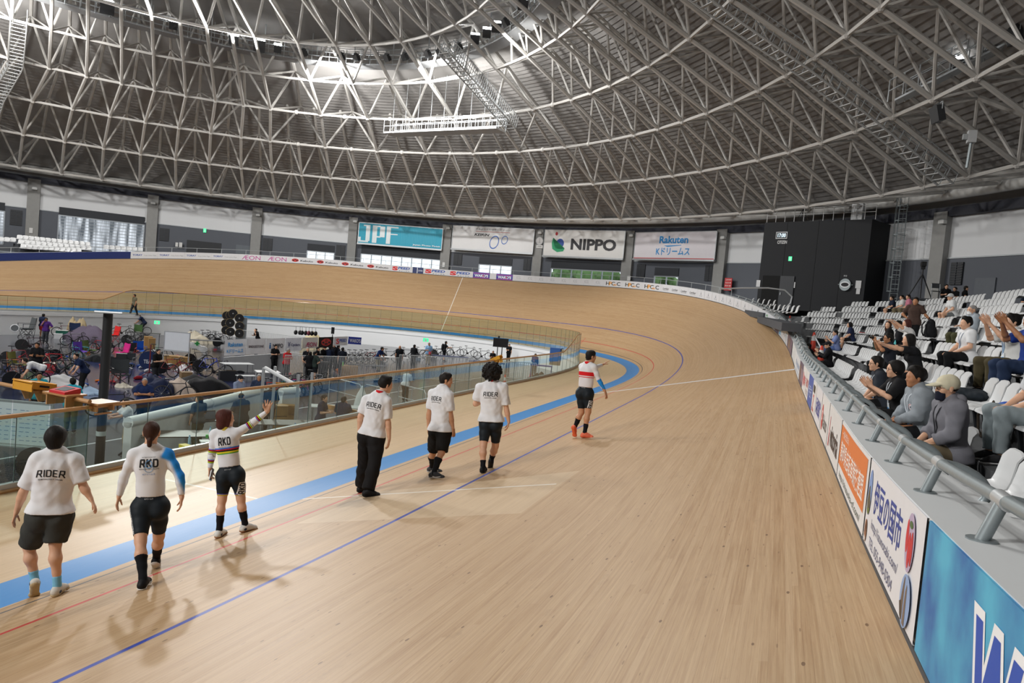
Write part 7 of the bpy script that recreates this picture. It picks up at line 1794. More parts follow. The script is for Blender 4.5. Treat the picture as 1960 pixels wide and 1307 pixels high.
backpack(seat_top(1779, 3), 'large black backpack standing on a white seat under the standing spectator', '#15161a', '#1c1d21', 1.25, 2.)
backpack(floor_pt(1905, 1, .62), 'khaki backpack on the floor behind the front row seats', '#75695a', '#4d453c', 1.05, .8)
def jacket(P, label, c, r=.2): return tag(skin_obj('folded_jacket', [Prim(np.array([-.08, 0, .06]), np.array([.1, .03, .07]), r*.55, r*.45, (0, 0, 1), .55, .03), Prim(np.array([-.02, .1, .05]), np.array([.05, -.12, .05]), r*.4, r*.5, (0, 0, 1), .5, .03)], .016, cloth(c), None, .006, loc=tuple(P))[0], label, 'jacket')
jacket(seat_top(1950, 1)+[0, 0, .02], 'bright blue jacket bundled on a white seat at the right edge', '#2a50a8', .3)
jacket(seat_top(1857, 1)+[0, 0, .02], 'dark clothes and a clear bag heaped on a seat behind the capped spectator', '#22282e', .28)
def bottle(P, label, c='#8fd0d8', cap_='#3f7fb0', h=.22, group=None):
    t = thing('water_bottle', label, 'bottle', group, tuple(P)); mb = MB(); mb.lathe([(.0, 0), (.032, .004), (.033, h*.62), (.026, h*.76), (.013, h*.88), (.013, h*.92)], n=10); mb.build('bottle_body', mat(c, .2), t, 40); mb = MB(); mb.cyl((0, 0, h*.91), (0, 0, h), .017, n=10); mb.build('cap', mat(cap_, .4), t)
bottle(seat_top(1722, 2)+[-.15, -.1, .02], 'bottle with teal drink beside the striped jacket', '#5cc0c0', '#2f9aa0', .26)
mb = MB(); P = seat_top(1650, 3); mb.box(P+[0, 0, .03], (.16, .34, .03), rz(.3)); tag(mb.build('programme_folder', mat('#b8323a', .5)), 'red folder lying on a white seat beside the navy tee shirt', 'folder')
# ------------------------------------------------------------------ infield: bicycles, chairs, tables
FL = lambda px, py: at(px, py, ZI)
_MC = {}
def cached(key, fn, mats, smooth=40):
    if key not in _MC:
        me = fn().mesh(key[0])
        for m in (mats if isinstance(mats, (list, tuple)) else [mats]): me.materials.append(m)
        smooth_mesh(me, smooth); _MC[key] = me
    return _MC[key]
def part(name, me, parent, loc=(0, 0, 0), rot=(0, 0, 0)):
    o = bpy.data.objects.new(name, me); COL.objects.link(o); o.parent = parent; o.location = loc; o.rotation_euler = rot; return o
BLK = mat('#141518', .5); RUB = mat('#17181a', .7); ALU = mat('#b4b8bb', .35, .6)
def wheel_mb(disc, rim_):
    mb = MB(); mb.ring((0, 0, 0), (0, 1, 0), .325, .013, 26, 6, 0)
    if disc: mb.tube([(0, -.012, 0), (0, .012, 0)], .315, 26, 1)
    else:
        mb.ring((0, 0, 0), (0, 1, 0), .30, .014, 26, 5, 1)
        for k in range(14):
            a = 2*PI*k/14; mb.cyl((0, .02*(-1)**k, 0), (.29*math.cos(a), 0, .29*math.sin(a)), .0025, n=3, mi=2)
        mb.cyl((0, -.03, 0), (0, .03, 0), .022, n=8, mi=2)
    return mb
def frame_mb(tt):
    mb = MB(); bb = (-.03, 0, .27); ht = (.43, 0, .78); hb = (.46, 0, .66); sc = (-.17, 0, .76); rw = (-.42, 0, .325); fw = (.56, 0, .325)
    mb.cyl(bb, sc, .017, n=7); mb.cyl(sc, ht, .017, n=7); mb.cyl(bb, hb, .024, n=7); mb.cyl(ht, hb, .020, n=7)
    for y in (-.045, .045): mb.cyl((bb[0], y*.6, bb[2]), (rw[0], y, rw[2]), .010, n=5); mb.cyl((sc[0], y*.3, sc[2]), (rw[0], y, rw[2]), .009, n=5); mb.tube([(hb[0], y*.4, hb[2]), (hb[0]+.03, y, hb[2]-.06), (fw[0], y, fw[2])], .011, 5)
    return mb
def bar_mb(drop_):
    mb = MB(); mb.cyl((-.19, 0, .70), (-.205, 0, .92), .013, n=6); mb.cyl((.43, 0, .78), (.415, 0, .85), .015, n=6); mb.cyl((.415, 0, .85), (.50, 0, .87), .014, n=6); mb.cyl((.50, -.20, .87), (.50, .20, .87), .013, n=6)
    for y in (-.20, .20): mb.tube([(.50, y, .87), (.58, y, .87), (.61, y, .82), (.57, y, .75), (.50, y, .74)], .012, 6)
    return mb
def saddle_mb():
    mb = MB(); mb.prism([(-.34, -.065, .925), (-.34, .065, .925), (-.22, .04, .93), (-.07, .015, .925), (-.07, -.015, .925), (-.22, -.04, .93)], (0, 0, 0), (0, 0, .035)); return mb
def crank_mb():
    mb = MB(); mb.disc((-.03, .045, .27), (0, 1, 0), .09, .006, 16); mb.bar((-.03, .06, .27), (.09, .06, .16), .02, .012); mb.bar((-.03, -.05, .27), (-.15, -.05, .38), .02, .012); mb.box((.09, .10, .155), (.08, .07, .015)); mb.box((-.15, -.09, .385), (.08, .07, .015)); return mb
def bike(P, ang, c, label, disc=False, rimc=None, group='bicycles on the infield', lean=.0, fdisc=False, z=0.):
    P = np.asarray(P, float); t = thing('bicycle', label, 'bicycle', group, (P[0], P[1], P[2]+z), ang); t.rotation_euler = (lean, 0, ang)
    part('frame', cached(('frame', c), lambda: frame_mb(c), mat(c, .35, coat=.3)), t)
    for nm, x, d in (('rear_wheel', -.42, disc), ('front_wheel', .56, fdisc)):
        part(nm, cached(('wheel', d, rimc), lambda: wheel_mb(d, rimc), [RUB if not rimc else mat(rimc, .7), mat('#1b1c1f', .4), ALU]), t, (x, 0, .338))
    part('handlebar', cached(('handlebar',), lambda: bar_mb(1), BLK), t); part('saddle', cached(('saddle',), saddle_mb, BLK), t); part('crankset', cached(('crankset',), crank_mb, mat('#2b2c30', .4, .5)), t)
    return t
def camp_chair(P, ang, c, label, fr='#22242a', sc=1., group='camp chairs on the infield'):
    t = thing('camp_chair', label, 'chair', group, tuple(P), ang); t.scale = (sc,)*3
    def seat_():
        mb = MB(); g = np.array([[(x*.25, y, .42-.06*(1-x*x)+.02*abs(y)) for y in (.22, .0, -.2)] for x in (-1, -.5, 0, .5, 1)]); mb.grid(g); mb.grid(g-[0, 0, .012], flip=True); return mb
    def back_():
        mb = MB(); g = np.array([[(x*.27, -.2-.10*h-.03*(1-x*x), .40+h*.48+(.03*abs(x) if h == 1 else 0)) for h in (0, .35, .7, 1)] for x in (-1, -.5, 0, .5, 1)]); mb.grid(g); mb.grid(g-[0, .012, 0], flip=True); return mb
    def fr_():
        mb = MB()
        for s in (-1, 1):
            mb.cyl((s*.27, .22, 0), (s*.25, -.24, .44), .011, n=5); mb.cyl((s*.27, -.24, 0), (s*.25, .22, .44), .011, n=5); mb.cyl((s*.27, -.22, .02), (s*.28, -.31, .90), .011, n=5); mb.cyl((s*.27, .22, .42), (s*.29, .22, .62), .011, n=5); mb.bar((s*.29, -.26, .62), (s*.29, .24, .62), .05, .015)
        mb.cyl((-.27, .22, 0), (.27, .22, .42), .010, n=5); mb.cyl((.27, .22, 0), (-.27, .22, .42), .010, n=5); mb.cyl((-.27, -.24, 0), (.27, -.24, .42), .010, n=5); mb.cyl((.27, -.24, 0), (-.27, -.24, .42), .010, n=5)
        return mb
    part('seat', cached(('seat', c), seat_, cloth(c), 60), t); part('backrest', cached(('backrest', c), back_, cloth(c), 60), t); part('frame', cached(('chair_frame', fr), fr_, mat(fr, .5)), t)
    return t
def table(P, ang, w, d, h, top, label, leg='#85898c', group=None):
    t = thing('folding_table', label, 'table', group, tuple(P), ang); mb = MB(); mb.box((0, 0, h-.015), (w, d, .03)); mb.build('tabletop', mat(top, .45), t)
    for sx in (-1, 1):
        for sy in (-1, 1): mb = MB(); mb.cyl((sx*(w/2-.08), sy*(d/2-.06), 0), (sx*(w/2-.08), sy*(d/2-.06), h-.03), .016, n=6); mb.build('leg', mat(leg, .4, .4), t)
    return t
def crate(P, ang, size, c, label, lid=None, name='crate', cat='box', group=None):
    t = thing(name, label, cat, group, tuple(P), ang); w, d, h = size
    mb = MB(); mb.box((0, 0, h/2), (w, d, h), taper=1.0); mb.build('body', mat(c, .65), t)
    mb = MB(); mb.box((0, 0, h+.008), (w*1.04, d*1.04, .02) if lid else (w*.98, .05, .004)); mb.build('lid' if lid else 'packing_tape', mat(lid or '#b59a6c', .6), t); return t
def heap(P, label, c, r, h, seed=1, name='covered_heap', c2=None, ang=0., sx=1.5):
    """cloth thrown over things: ridged tents between a few high points, hanging to the floor in folds"""
    rr = random.Random(seed); pk = [(rr.uniform(-.55, .55)*r*sx, rr.uniform(-.45, .45)*r, h*rr.uniform(.62, 1.)) for _ in range(5)]; n, m = 56, 18; G = np.zeros((n+1, m+1, 3))
    for i in range(n+1):
        a_ = 2*PI*i/n; fo = 1+.07*math.sin(a_*9+seed)+.05*math.sin(a_*17+2*seed)+.10*math.sin(a_*3+seed)
        for j in range(m+1):
            q = j/m; x, y = r*sx*fo*q*math.cos(a_), r*fo*q*math.sin(a_)
            z = max(pz*(1-.72*math.hypot(x-px_, y-py_)/r-.12*(math.hypot(x-px_, y-py_)/r)**2) for px_, py_, pz in pk); z = max(z, .25*h)*(1 if q < .8 else math.sqrt(max(0, 1-((q-.8)/.2)**2)))
            G[i, j] = (x, y, max(.0, z+.03*h*math.sin(x*9/r+seed)*math.sin(y*11/r+2*seed)))
    mb = MB(); mb.grid(G, flip=True); o = mb.build(name, cloth(c), smooth=50, loc=tuple(P)); o.rotation_euler = (0, 0, ang); return tag(o, label, 'cover')
def head_pos(px, py, h): return at(px, py, ZI+h)
VIEW = lambda P: math.atan2(*(CC-P)[[1, 0]])
def inf(px, py, toward, label, sp, arms=('down', 'down'), H=1.70, look_=0., lean=0., stride=0., hh=None):
    q = H/1.75; hz = (.92+.515*math.cos(lean)+.135*math.cos(lean*.6))*q; P = head_pos(px, py, hz); 
    d = U(CC-P); a = math.atan2(d[1], d[0])+rad(toward); P = P-np.array([math.cos(a), math.sin(a), 0])*(.03+.4*math.sin(lean))*q; P[2] = ZI
    dd = dict(hair=('short', 'black'), bottom=TR, shoe=SH_, vox=.0145); dd.update(sp); return stander(0, 0, 0, toward, label, dd, arms, H, look_, lean, stride, 'riders and staff on the infield', P)
T_ = lambda c, s=.75: ('tee', c, s)
PL = lambda c, s=.75: ('polo', c, s)
INFP = [
 (83.5, 604, 150, 'person in navy tee shirt and red shorts at the far white wall', dict(top=T_('#1f2840'), bottom=('loose', '#b8343a', .8), skin='tan'), ('front', 'front'), 1.7, 0, .1),
 (88.5, 612, -20, 'person in purple jersey with a hand on the hip near the far wall', dict(top=T_('#553080', 1.0), skin='tan', bottom=('trousers', '#3c3f46', 1.9)), ('hip', 'face'), 1.7, 10, 0),
 (71.5, 661, -15, 'person in plain black tee shirt looking at something in the hands', dict(top=T_('#17181b', .9), skin='tan'), ('front', 'front'), 1.72, -10, .05),
 (42, 691, -90, 'person in white tee shirt bending low over a bicycle', dict(top=T_('#d6d8da'), bottom=('trousers', '#1c2130', 1.9)), ('reachdown', 'reachdown'), 1.7, 0, 1.25),
 (144.5, 682, -75, 'person in navy polo leaning down with one arm reaching', dict(top=PL('#1d2a48'), bottom=TR), ('reachdown', 'reachdown'), 1.74, 30, .55),
 (303, 673, 55, 'person in black printed tee shirt beside the red repair stand', dict(top=T_('#16171a', .9), bottom=('trousers', '#2c2e33', 1.9)), ('front', 'front'), 1.7, -10, .12),
 (277, 731, 0, 'grey-haired person in navy polo with folded arms behind the glass', dict(hair=('buzz', 'grey'), top=PL('#1c2c55'), skin='tan', bw=1.1), ('cross', 'cross'), 1.72, 5, 0),
 (489.5, 632, -60, 'person in black bending over gear behind the pale banners', dict(top=T_('#15161a', 1.0)), ('face', 'front'), 1.62, 20, .3),
 (552, 672, 35, 'grey-haired person in bright red tee shirt leaning on a bicycle', dict(hair=('short', 'grey'), top=T_('#c4262e', .9), skin='tan'), ('front', 'cross'), 1.68, 20, .12),
 (589, 669, 10, 'person in black polo at the back of the standing group', dict(hair=('buzz', 'grey'), top=PL('#1a1c22')), ('down', 'down'), 1.7, 0, 0),
 (593.5, 677, 160, 'person in black tee shirt seen from behind in the standing group', dict(top=T_('#141518', .8)), ('hip', 'front'), 1.66, 30, 0),
 (603, 677, 150, 'person in dark green tee shirt with hands on hips, seen from behind', dict(top=T_('#2e3a36', .9), bottom=('loose', '#23272b', .9)), ('hip', 'hip'), 1.68, -40, 0),
 (609, 668, 70, 'person in black tee shirt in profile in the standing group', dict(top=T_('#17181b', .9)), ('front', 'front'), 1.7, 0, .05),
 (621, 666, 55, 'person in black jacket and dark cap in the standing group', dict(hair=('cap', '#1a1b20'), top=T_('#15161a', 1.9)), ('down', 'down'), 1.72, 0, .05),
 (632, 666, 170, 'person in dark navy shirt with a pack on the back, seen from behind', dict(top=T_('#1b2233', .9), bw=1.1), ('front', 'front'), 1.74, 0, 0),
 (640, 661, 0, 'balding person in black polo with a white pass facing the standing group', dict(hair=('bald', 'dark'), top=PL('#17181c'), skin='tan'), ('down', 'front'), 1.76, 0, 0),
 (656, 669, -170, 'person in dark shirt standing at the right of the group, seen from behind', dict(top=T_('#1a202c', .6)), ('down', 'down'), 1.72, -30, 0),
 (732, 668, 60, 'person in navy polo leaning with both hands on a white table', dict(top=PL('#1c3264'), bottom=('trousers', '#8f866d', 1.9), skin='tan'), ('reachdown', 'reachdown'), 1.72, 20, .45),
 (765.5, 665, 0, 'bald person in black polo standing beside the white table', dict(hair=('bald', 'dark'), top=PL('#14161a'), skin='tan', bw=1.12), ('down', 'down'), 1.74, 5, 0),
 (793.5, 663, 160, 'person in black cycling top among the racked bicycles', dict(top=T_('#17191d', 1.9)), ('front', 'front'), 1.66, -20, .1),
 (821.5, 659, 8, 'grey-haired person in light blue shirt and khaki trousers with a red shoulder bag', dict(hair=('short', 'grey'), top=PL('#8db4da', .9), skin='tan', bottom=('trousers', '#a39a83', 1.9), bw=1.1), ('down', 'front'), 1.74, 10, 0),
 (854, 656, 100, 'person in black and red top with a large black rucksack', dict(top=T_('#18191d', .8), bottom=('loose', '#15161a', .9)), ('front', 'reach'), 1.68, 0, .12),
 (975, 661, 10, 'person in black tee shirt behind the tall dark monitor', dict(top=T_('#141518', .7)), ('down', 'front'), 1.66, 0, 0),
 (992.5, 661, 80, 'slim person in black standing in profile beside the white wall', dict(top=T_('#131417', .9)), ('front', 'front'), 1.68, 0, 0),
 (1025, 680, 5, 'person in blue track top behind the glass by the blue table', dict(top=T_('#274a8c', 1.9), skin='tan'), ('down', 'front'), 1.68, 0, 0),
 (460, 725, 45, 'person in grey tee shirt and black cap behind the handrail', dict(hair=('cap', '#1c1d22'), top=T_('#7e8aa4', .95), bottom=('trousers', '#4a4d55', 1.9)), ('down', 'front'), 1.7, 20, .05),
 (496, 723, 0, 'person in glasses and navy top with blue pass card behind the handrail', dict(hair=('short', 'grey'), top=T_('#2c3850', .8), skin='tan', bw=1.05), ('down', 'front'), 1.74, 0, 0),
]
for px, py, tw, lab, sp, arms, hgt_, lk, ln in INFP:
    o = inf(px, py, tw, lab, sp, arms, hgt_, lk, ln)
    if 'pass' in lab: lanyard(o, '#2b3040', '#dfe6ee', '#2f6fd0')
    if 'glasses' in lab: glasses(o)
    if 'rucksack' in lab or 'pack on the back' in lab or 'shoulder bag' in lab:
        J, q = o['J'], o['q']; f_ = -1
        if 'shoulder' in lab:
            mb = MB(); mb.box(J['pel']+J['fw']*.16+np.cross(J['fw'], J['up'])*-.08+J['up']*.02, (.16, .10, .2)); b_ = mb.build('shoulder_bag', mat('#c23a40', .6), o['root'])
        else: skin_obj('rucksack', [Prim(J['neck']-J['fw']*.20*q-J['up']*.1, J['neck']-J['fw']*.19*q-J['up']*.38, .13, .14, J['fw'], .7, .03)], .02, cloth('#191b21' if 'ruck' in lab else '#1f2a44'), o['root'])
# near figures seen through the glass
st2 = lambda px, py, tw, lab, sp, arms, H, lk=0., ln=0.: inf(px, py, tw, lab, dict(vox=.012, **sp), arms, H, lk, ln)
st2(139.5, 731, 170, 'person in turquoise shirt and olive trousers, seen from behind through the glass', dict(top=T_('#2fa0b4', .9), bottom=('trousers', '#5f5f33', 1.9)), ('front', 'front'), 1.74, 20)
st2(75, 720, 10, 'person with glasses and turquoise shirt half hidden by the yellow box', dict(top=T_('#2fa6b8', .9), skin='tan'), ('down', 'down'), 1.7)
st2(239.5, 772, -70, 'person in white polo and khaki trousers leaning on the white barrier', dict(hair=('bob', 'dark'), fem=True, top=PL('#d8dade', .8), bottom=('trousers', '#94856c', 1.9)), ('reach', 'reach'), 1.62, 10, .18)
st2(381, 765, -150, 'person with dark hair and grey printed tee shirt beside the laptop', dict(hair=('long', 'black'), fem=True, top=T_('#4a4f52', .9), bottom=('trousers', '#5a5d4c', 1.9)), ('down', 'front'), 1.6, 60)
st2(462, 760, -150, 'heavy bald person in dark grey tee shirt seen from behind the glass', dict(hair=('buzz', 'dark'), top=T_('#3a3b3d', .9), bw=1.28), ('front', 'front'), 1.72, -60)
st2(520, 742, 165, 'person in slate cap and dark shirt bending over behind the glass', dict(hair=('cap', '#4a5a70'), top=T_('#2c2f35', .9), bw=1.1), ('front', 'front'), 1.7, 20, .2)
st2(621, 763, 70, 'person in navy polo looking at a phone beside the boxes', dict(top=PL('#1d2742', .8)), ('front', 'front'), 1.68, 0, .08)
st2(658, 766, 165, 'person in navy polo seen from behind, raising one hand to the head', dict(top=PL('#1d2742', .8), bw=1.1), ('front', 'face'), 1.7, -10)
st2(783, 712, 150, 'person in pale shirt stooping beside a folding chair behind the glass', dict(hair=('short', 'grey'), top=T_('#c9ced2', .9)), ('front', 'front'), 1.62, -20, .4)
st2(944, 674, 0, 'person in black top seated by the base of the tall monitor', dict(top=T_('#17181b', .8), skin='tan', hair=('buzz', 'dark')), ('front', 'front'), 1.5, 0, .1)
# person walking along the far track, and the one on a bicycle
P = at(256, 603.5, -.2); stander(0, 0, 0, -60, 'official in dark clothes and a patterned vest walking on the far track', dict(hair=('short', 'black'), top=T_('#6b6652', .6), bottom=('trousers', '#22252c', 1.9), shoe=SH_, skin='tan', vox=.0145), ('down', 'down'), 1.72, stride=.5, P=P)
PB = FL(270, 641); bike(PB, VIEW(PB)+PI*.52+PI, '#c9ccce', 'pale road bicycle ridden by the person in the white helmet', lean=0)
a = VIEW(PB)+PI*.52+PI; fw = np.array([math.cos(a), math.sin(a), 0]); rt = np.array([fw[1], -fw[0], 0]); Z = np.array([0, 0, 1.])
J = dict(fw=fw, pel=PB+Z*1.0-fw*.20, neck=PB+Z*1.42+fw*.10, head=PB+Z*1.56+fw*.20)
for sg, s in ((-1, 'L'), (1, 'R')):
    J['sh'+s] = J['neck']+rt*sg*.17-Z*.05; J['el'+s] = J['sh'+s]+fw*.14-Z*.22+rt*sg*.04; J['wr'+s] = PB+fw*.46+Z*.92+rt*sg*.19; J['kn'+s] = PB+fw*(.20 if sg > 0 else .14)+Z*(.62 if sg > 0 else .5)+rt*sg*.10; J['an'+s] = PB+fw*(-.05 if sg > 0 else 0)+Z*(.38 if sg > 0 else .18)+rt*sg*.10; J['hd'+s] = fw; J['pn'+s] = -Z
person('person in white helmet and navy top riding a bicycle by the far wall', J, dict(z0=ZI, vox=.0145, skin='tan', hair=('helmet', '#d9dadb'), top=T_('#1f2942', .8), bottom=('loose', '#23262d', .9), shoe=SH_), 'riders and staff on the infield')

# bicycles: (px, py of ground, turn from the view, colour, label, disc, pale tyre)
BK_ = [(121, 644, 95, '#5a2a3a', 'dark red road bicycle leaning on the far wall beside the purple jersey', 0, None), (233, 644, 85, '#3b3d34', 'dark road bicycle behind the red camp chair', 0, None), (99, 707, 60, '#c0262c', 'red and white racing bicycle with pale tyres beside the red basket', 1, '#b3a88c'),
 (72, 694, 75, '#1b1c20', 'black track bicycle with disc wheel behind the black tee shirt', 1, None), (122, 693, 100, '#222327', 'black bicycle with a large disc wheel next to the red and white racer', 1, None), (188, 676, 70, '#b22830', 'red bicycle standing left of the steel column foot', 0, None), (218, 672, 80, '#2b2b30', 'black bicycle under the silver trestle', 1, None),
 (324, 716, 100, '#a81f26', 'red bicycle frame clamped in front of the cardboard boxes', 1, None), (396, 713, 95, '#2346c8', 'bright blue track bicycle with black disc wheel', 1, None), (366, 655, 150, '#b02028', 'red folding bicycle beside the whiteboard', 0, None), (22, 738, 70, '#17181b', 'black bicycle lying nearest the yellow box', 0, None), (46, 742, 95, '#2a2b2f', 'black bicycle with aero bars beside the yellow box', 1, None), (8, 722, 40, '#3a3b3f', 'dark bicycle cut by the picture edge', 0, None),
 (390, 655, 120, '#202126', 'first dark bicycle of the cluster left of the disc wheels', 0, None), (402, 655, 60, '#26272c', 'second dark bicycle of the cluster left of the disc wheels', 0, None), (414, 657, 110, '#1c1d22', 'third dark bicycle of the cluster left of the disc wheels', 0, None),
 (662, 697, 60, '#b9bcc2', 'white and blue bicycle at the start of the bicycle rack', 0, None), (673, 696, 70, '#27304a', 'dark blue bicycle second in the bicycle rack', 0, None), (684, 696, 75, '#c9ccd0', 'white bicycle third in the bicycle rack', 0, None), (696, 696, 65, '#2b2c31', 'black bicycle fourth in the bicycle rack', 0, None), (706, 695, 75, '#98222c', 'red bicycle fifth in the bicycle rack', 0, None),
 (776, 688, 70, '#232428', 'black bicycle between the bald person and the black cyclist', 0, None), (803, 687, 75, '#2a2b30', 'black bicycle right of the black cyclist', 1, None), (838, 684, 60, '#1d1e22', 'black bicycle with disc wheels behind the light blue shirt', 1, None), (869, 681, 80, '#34363c', 'dark bicycle behind the large rucksack', 0, None), (895, 682, 95, '#1f2024', 'black road bicycle standing alone against the white wall', 0, None), (922, 688, 90, '#26272b', 'black bicycle low beside the seated person in black', 0, None), (938, 683, 70, '#3a3c40', 'dark bicycle half hidden by the monitor stand', 0, None),
 (545, 762, 80, '#2fa0a0', 'teal bicycle hanging under the grey frame behind the glass', 0, None), (566, 758, 75, '#c2387c', 'pink bicycle on the rack behind the glass', 0, None), (528, 766, 100, '#d9b02c', 'yellow bicycle on the rack behind the glass', 0, None), (600, 745, 65, '#8a8d92', 'grey bicycle leaning by the black bin', 0, None), (208, 797, 95, '#2b2d33', 'dark bicycle behind the steel column seen through the glass', 0, None), (331, 770, 85, '#2a2c32', 'black bicycle leaning behind the white barrier', 0, None)]
for px, py, an, c, lab, dc, rc in BK_:
    P = FL(px, py); bike(P, VIEW(P)+rad(an), c, lab, bool(dc), rc, lean=.06)
# camp chairs
for px, py, an, c, fr, lab, sc in [(214, 655, -60, '#d2302f', '#b0282c', 'bright red camp chair beside the steel column', 1.25), (232, 689, -60, '#d8338e', '#c03080', 'pink low camp chair', 1.05), (248, 686, -10, '#1d1e22', '#b02a30', 'black camp chair with red edging beside the pink one', 1.), (267, 684, 20, '#1f57b8', '#1f4a98', 'bright blue camp chair', 1.05), (231, 738, 10, '#3c4043', '#1e2023', 'large grey camp chair in front of the speaker', 1.25), (209, 727, -30, '#26262a', '#c04a34', 'black camp chair with orange edging behind the steel column', 1.15), (144, 648, 10, '#22304e', '#1e2230', 'dark blue camp chair at the foot of the grey cover', 1.2), (49, 646, -70, '#5a5e60', '#2b2d30', 'grey camp chair standing alone by the far wall', 1.5), (172, 684, 60, '#55663c', '#3a4a2c', 'olive low camp chair behind the navy polo', 1.05), (154, 686, 40, '#6a48b0', '#2fa0b4', 'purple and blue low camp chair', 1.), (264, 645, 0, '#44603a', '#2f3a2c', 'green camp chair in front of the ridden bicycle', 1.05), (34, 716, 60, '#6f7038', '#c06a2c', 'olive and orange camp chair behind the bent white tee shirt', 1.1), (247, 702, -20, '#2c2f34', '#85898c', 'small black stool chair on the open floor', .8)]:
    P = FL(px, py); camp_chair(P, VIEW(P)+rad(an)-PI/2, c, lab, fr, sc)
def tbl(px, py, an, w, d, h, top, lab, leg='#85898c'): P = FL(px, py); return table(P, VIEW(P)+rad(an)+PI/2, w, d, h, top, lab, leg), P
tbl(274, 656, 0, 2.2, .8, .72, '#4a4d50', 'long dark folding table near the far wall', '#2c2e31'); tbl(400, 672, 8, 2.6, .8, .75, '#5b5e62', 'dark table carrying a white flag beside the whiteboard', '#2c2e31'); tbl(452, 727, 20, 1.5, .8, .85, '#b9bdbf', 'silver work table in front of the ramp'); tbl(470, 738, 20, .9, .5, .5, '#a9adaf', 'small silver table beside the work table')
tbl(510, 742, 10, 1.1, .9, .8, '#e0e2e3', 'table under a white cloth behind the handrail', '#d9dbdc'); tbl(752, 705, 5, 2., .8, .78, '#d6d8da', 'white table in front of the bald person'); tbl(855, 700, 5, 3.2, .9, .74, '#2c3f66', 'long dark blue table behind the glass'); tbl(930, 712, 0, 2.6, .9, .74, '#31456c', 'second dark blue table behind the glass'); tbl(700, 722, 8, 2.2, .9, .74, '#47484c', 'dark table behind the grey guard rails')
tbl(352, 880, 5, 2.2, .9, .74, '#4c463f', 'brown table with bottles nearest the glass'); tbl(400, 832, 8, 1.9, .7, .74, '#5b5850', 'table carrying an open laptop behind the glass'); tbl(528, 852, 5, 2.2, .9, .74, '#4f4a44', 'brown table with papers behind the glass'); tbl(640, 815, 5, 1.8, .7, .74, '#b5b8ba', 'grey table beside the navy polos'); tbl(478, 803, 6, 2.0, .7, .78, '#d3d4d3', 'table with white papers along the white barrier')
def on_table(px, py, z): return at(px, py, ZI+z)
def laptop(px, py, z, an, lab, c='#2c2f33', sc=1.):
    P = on_table(px, py, z); t = thing('laptop', lab, 'laptop', None, tuple(P), VIEW(P)+rad(an)+PI/2); t.scale = (sc,)*3; mb = MB(); mb.box((0, 0, .01), (.36, .25, .02)); mb.build('keyboard_base', mat(c, .5), t); mb = MB(); mb.box((0, .17, .13), (.36, .015, .24), rx(-.25)); s_ = mb.build('screen_lid', mat(c, .4), t); mb = MB(); mb.box((0, .158, .13), (.33, .005, .2), rx(-.25)); mb.build('display', mat('#5d6f80', .2), s_)
laptop(403, 806, .76, 20, 'open black laptop on the table behind the glass', sc=1.15); laptop(800, 692, .76, 0, 'open laptop on the dark blue table')
for px, py, z, c, lab in [(362, 852, .76, '#9cc4d8', 'clear water bottle on the brown table nearest the glass'), (402, 834, .76, '#a8cfe0', 'clear water bottle with blue label near the waving rider'), (564, 826, .76, '#a8cfe0', 'clear water bottle on the papers table'), (656, 700, .76, '#6ac04a', 'bright green bottle beside the standing group')]: bottle(on_table(px, py, z), lab, c, '#3a7fb8', .26)
for px, py, z, an, sz, c, lab in [(354, 860, .76, 30, (.28, .18, .1), '#d8c23a', 'yellow and red packet on the brown table'), (392, 846, .76, 10, (.3, .22, .02), '#d9dad8', 'white paper stack on the brown table'), (396, 838, .76, 0, (.10, .07, .07), '#3fae4c', 'small green tape roll beside the paper stack'), (558, 824, .76, 0, (.10, .08, .08), '#3fae4c', 'small green tape roll on the papers table'), (535, 836, .76, 10, (.5, .3, .05), '#c7c9c8', 'heap of white papers on the papers table'), (374, 868, .76, 0, (.3, .12, .05), '#2a2b2e', 'black device on the brown table')]: crate(on_table(px, py, z), VIEW(on_table(px, py, z))+rad(an), sz, c, lab, c, 'packet', 'packet')
for px, py, an, sz, c, lab in [(283, 665, 5, (.5, .45, .75), '#b08a56', 'tall cardboard carton under the long dark table'), (290, 667, 5, (.4, .4, .7), '#9c7a4a', 'second cardboard carton beside the tall one'), (326, 697, 8, (.7, .5, .5), '#b8925c', 'cardboard carton under the whiteboard, left of three'), (337, 698, 8, (.6, .5, .5), '#ab8652', 'cardboard carton under the whiteboard, middle of three'), (350, 699, 8, (.6, .5, .48), '#9a7644', 'cardboard carton under the whiteboard, right of three'), (533, 818, 5, (.5, .45, .42), '#a8834f', 'lower cardboard carton beside the white barrier end'), (549, 814, 12, (.5, .45, .42), '#b08a56', 'lower right cardboard carton beside the white barrier end'), (355, 728, 15, (.5, .4, .42), '#8a7250', 'brown paper bag box beside the floral cloth'), (435, 728, 10, (.8, .5, .5), '#1d1f24', 'black equipment case in front of the silver table'), (668, 722, 5, (.9, .6, .7), '#a4865c', 'cardboard carton behind the grey guard rails')]: P = FL(px, py); crate(P, VIEW(P)+rad(an)+PI/2, sz, c, lab)
P = FL(533, 818); crate(P+[0, 0, .45], VIEW(P)+.2+PI/2, (.5, .45, .35), '#a07c48', 'upper cardboard carton on the stack beside the white barrier end'); P = FL(549, 814); crate(P+[0, 0, .45], VIEW(P)+PI/2, (.55, .4, .3), '#94703e', 'upper right cardboard carton on the stack beside the white barrier end')
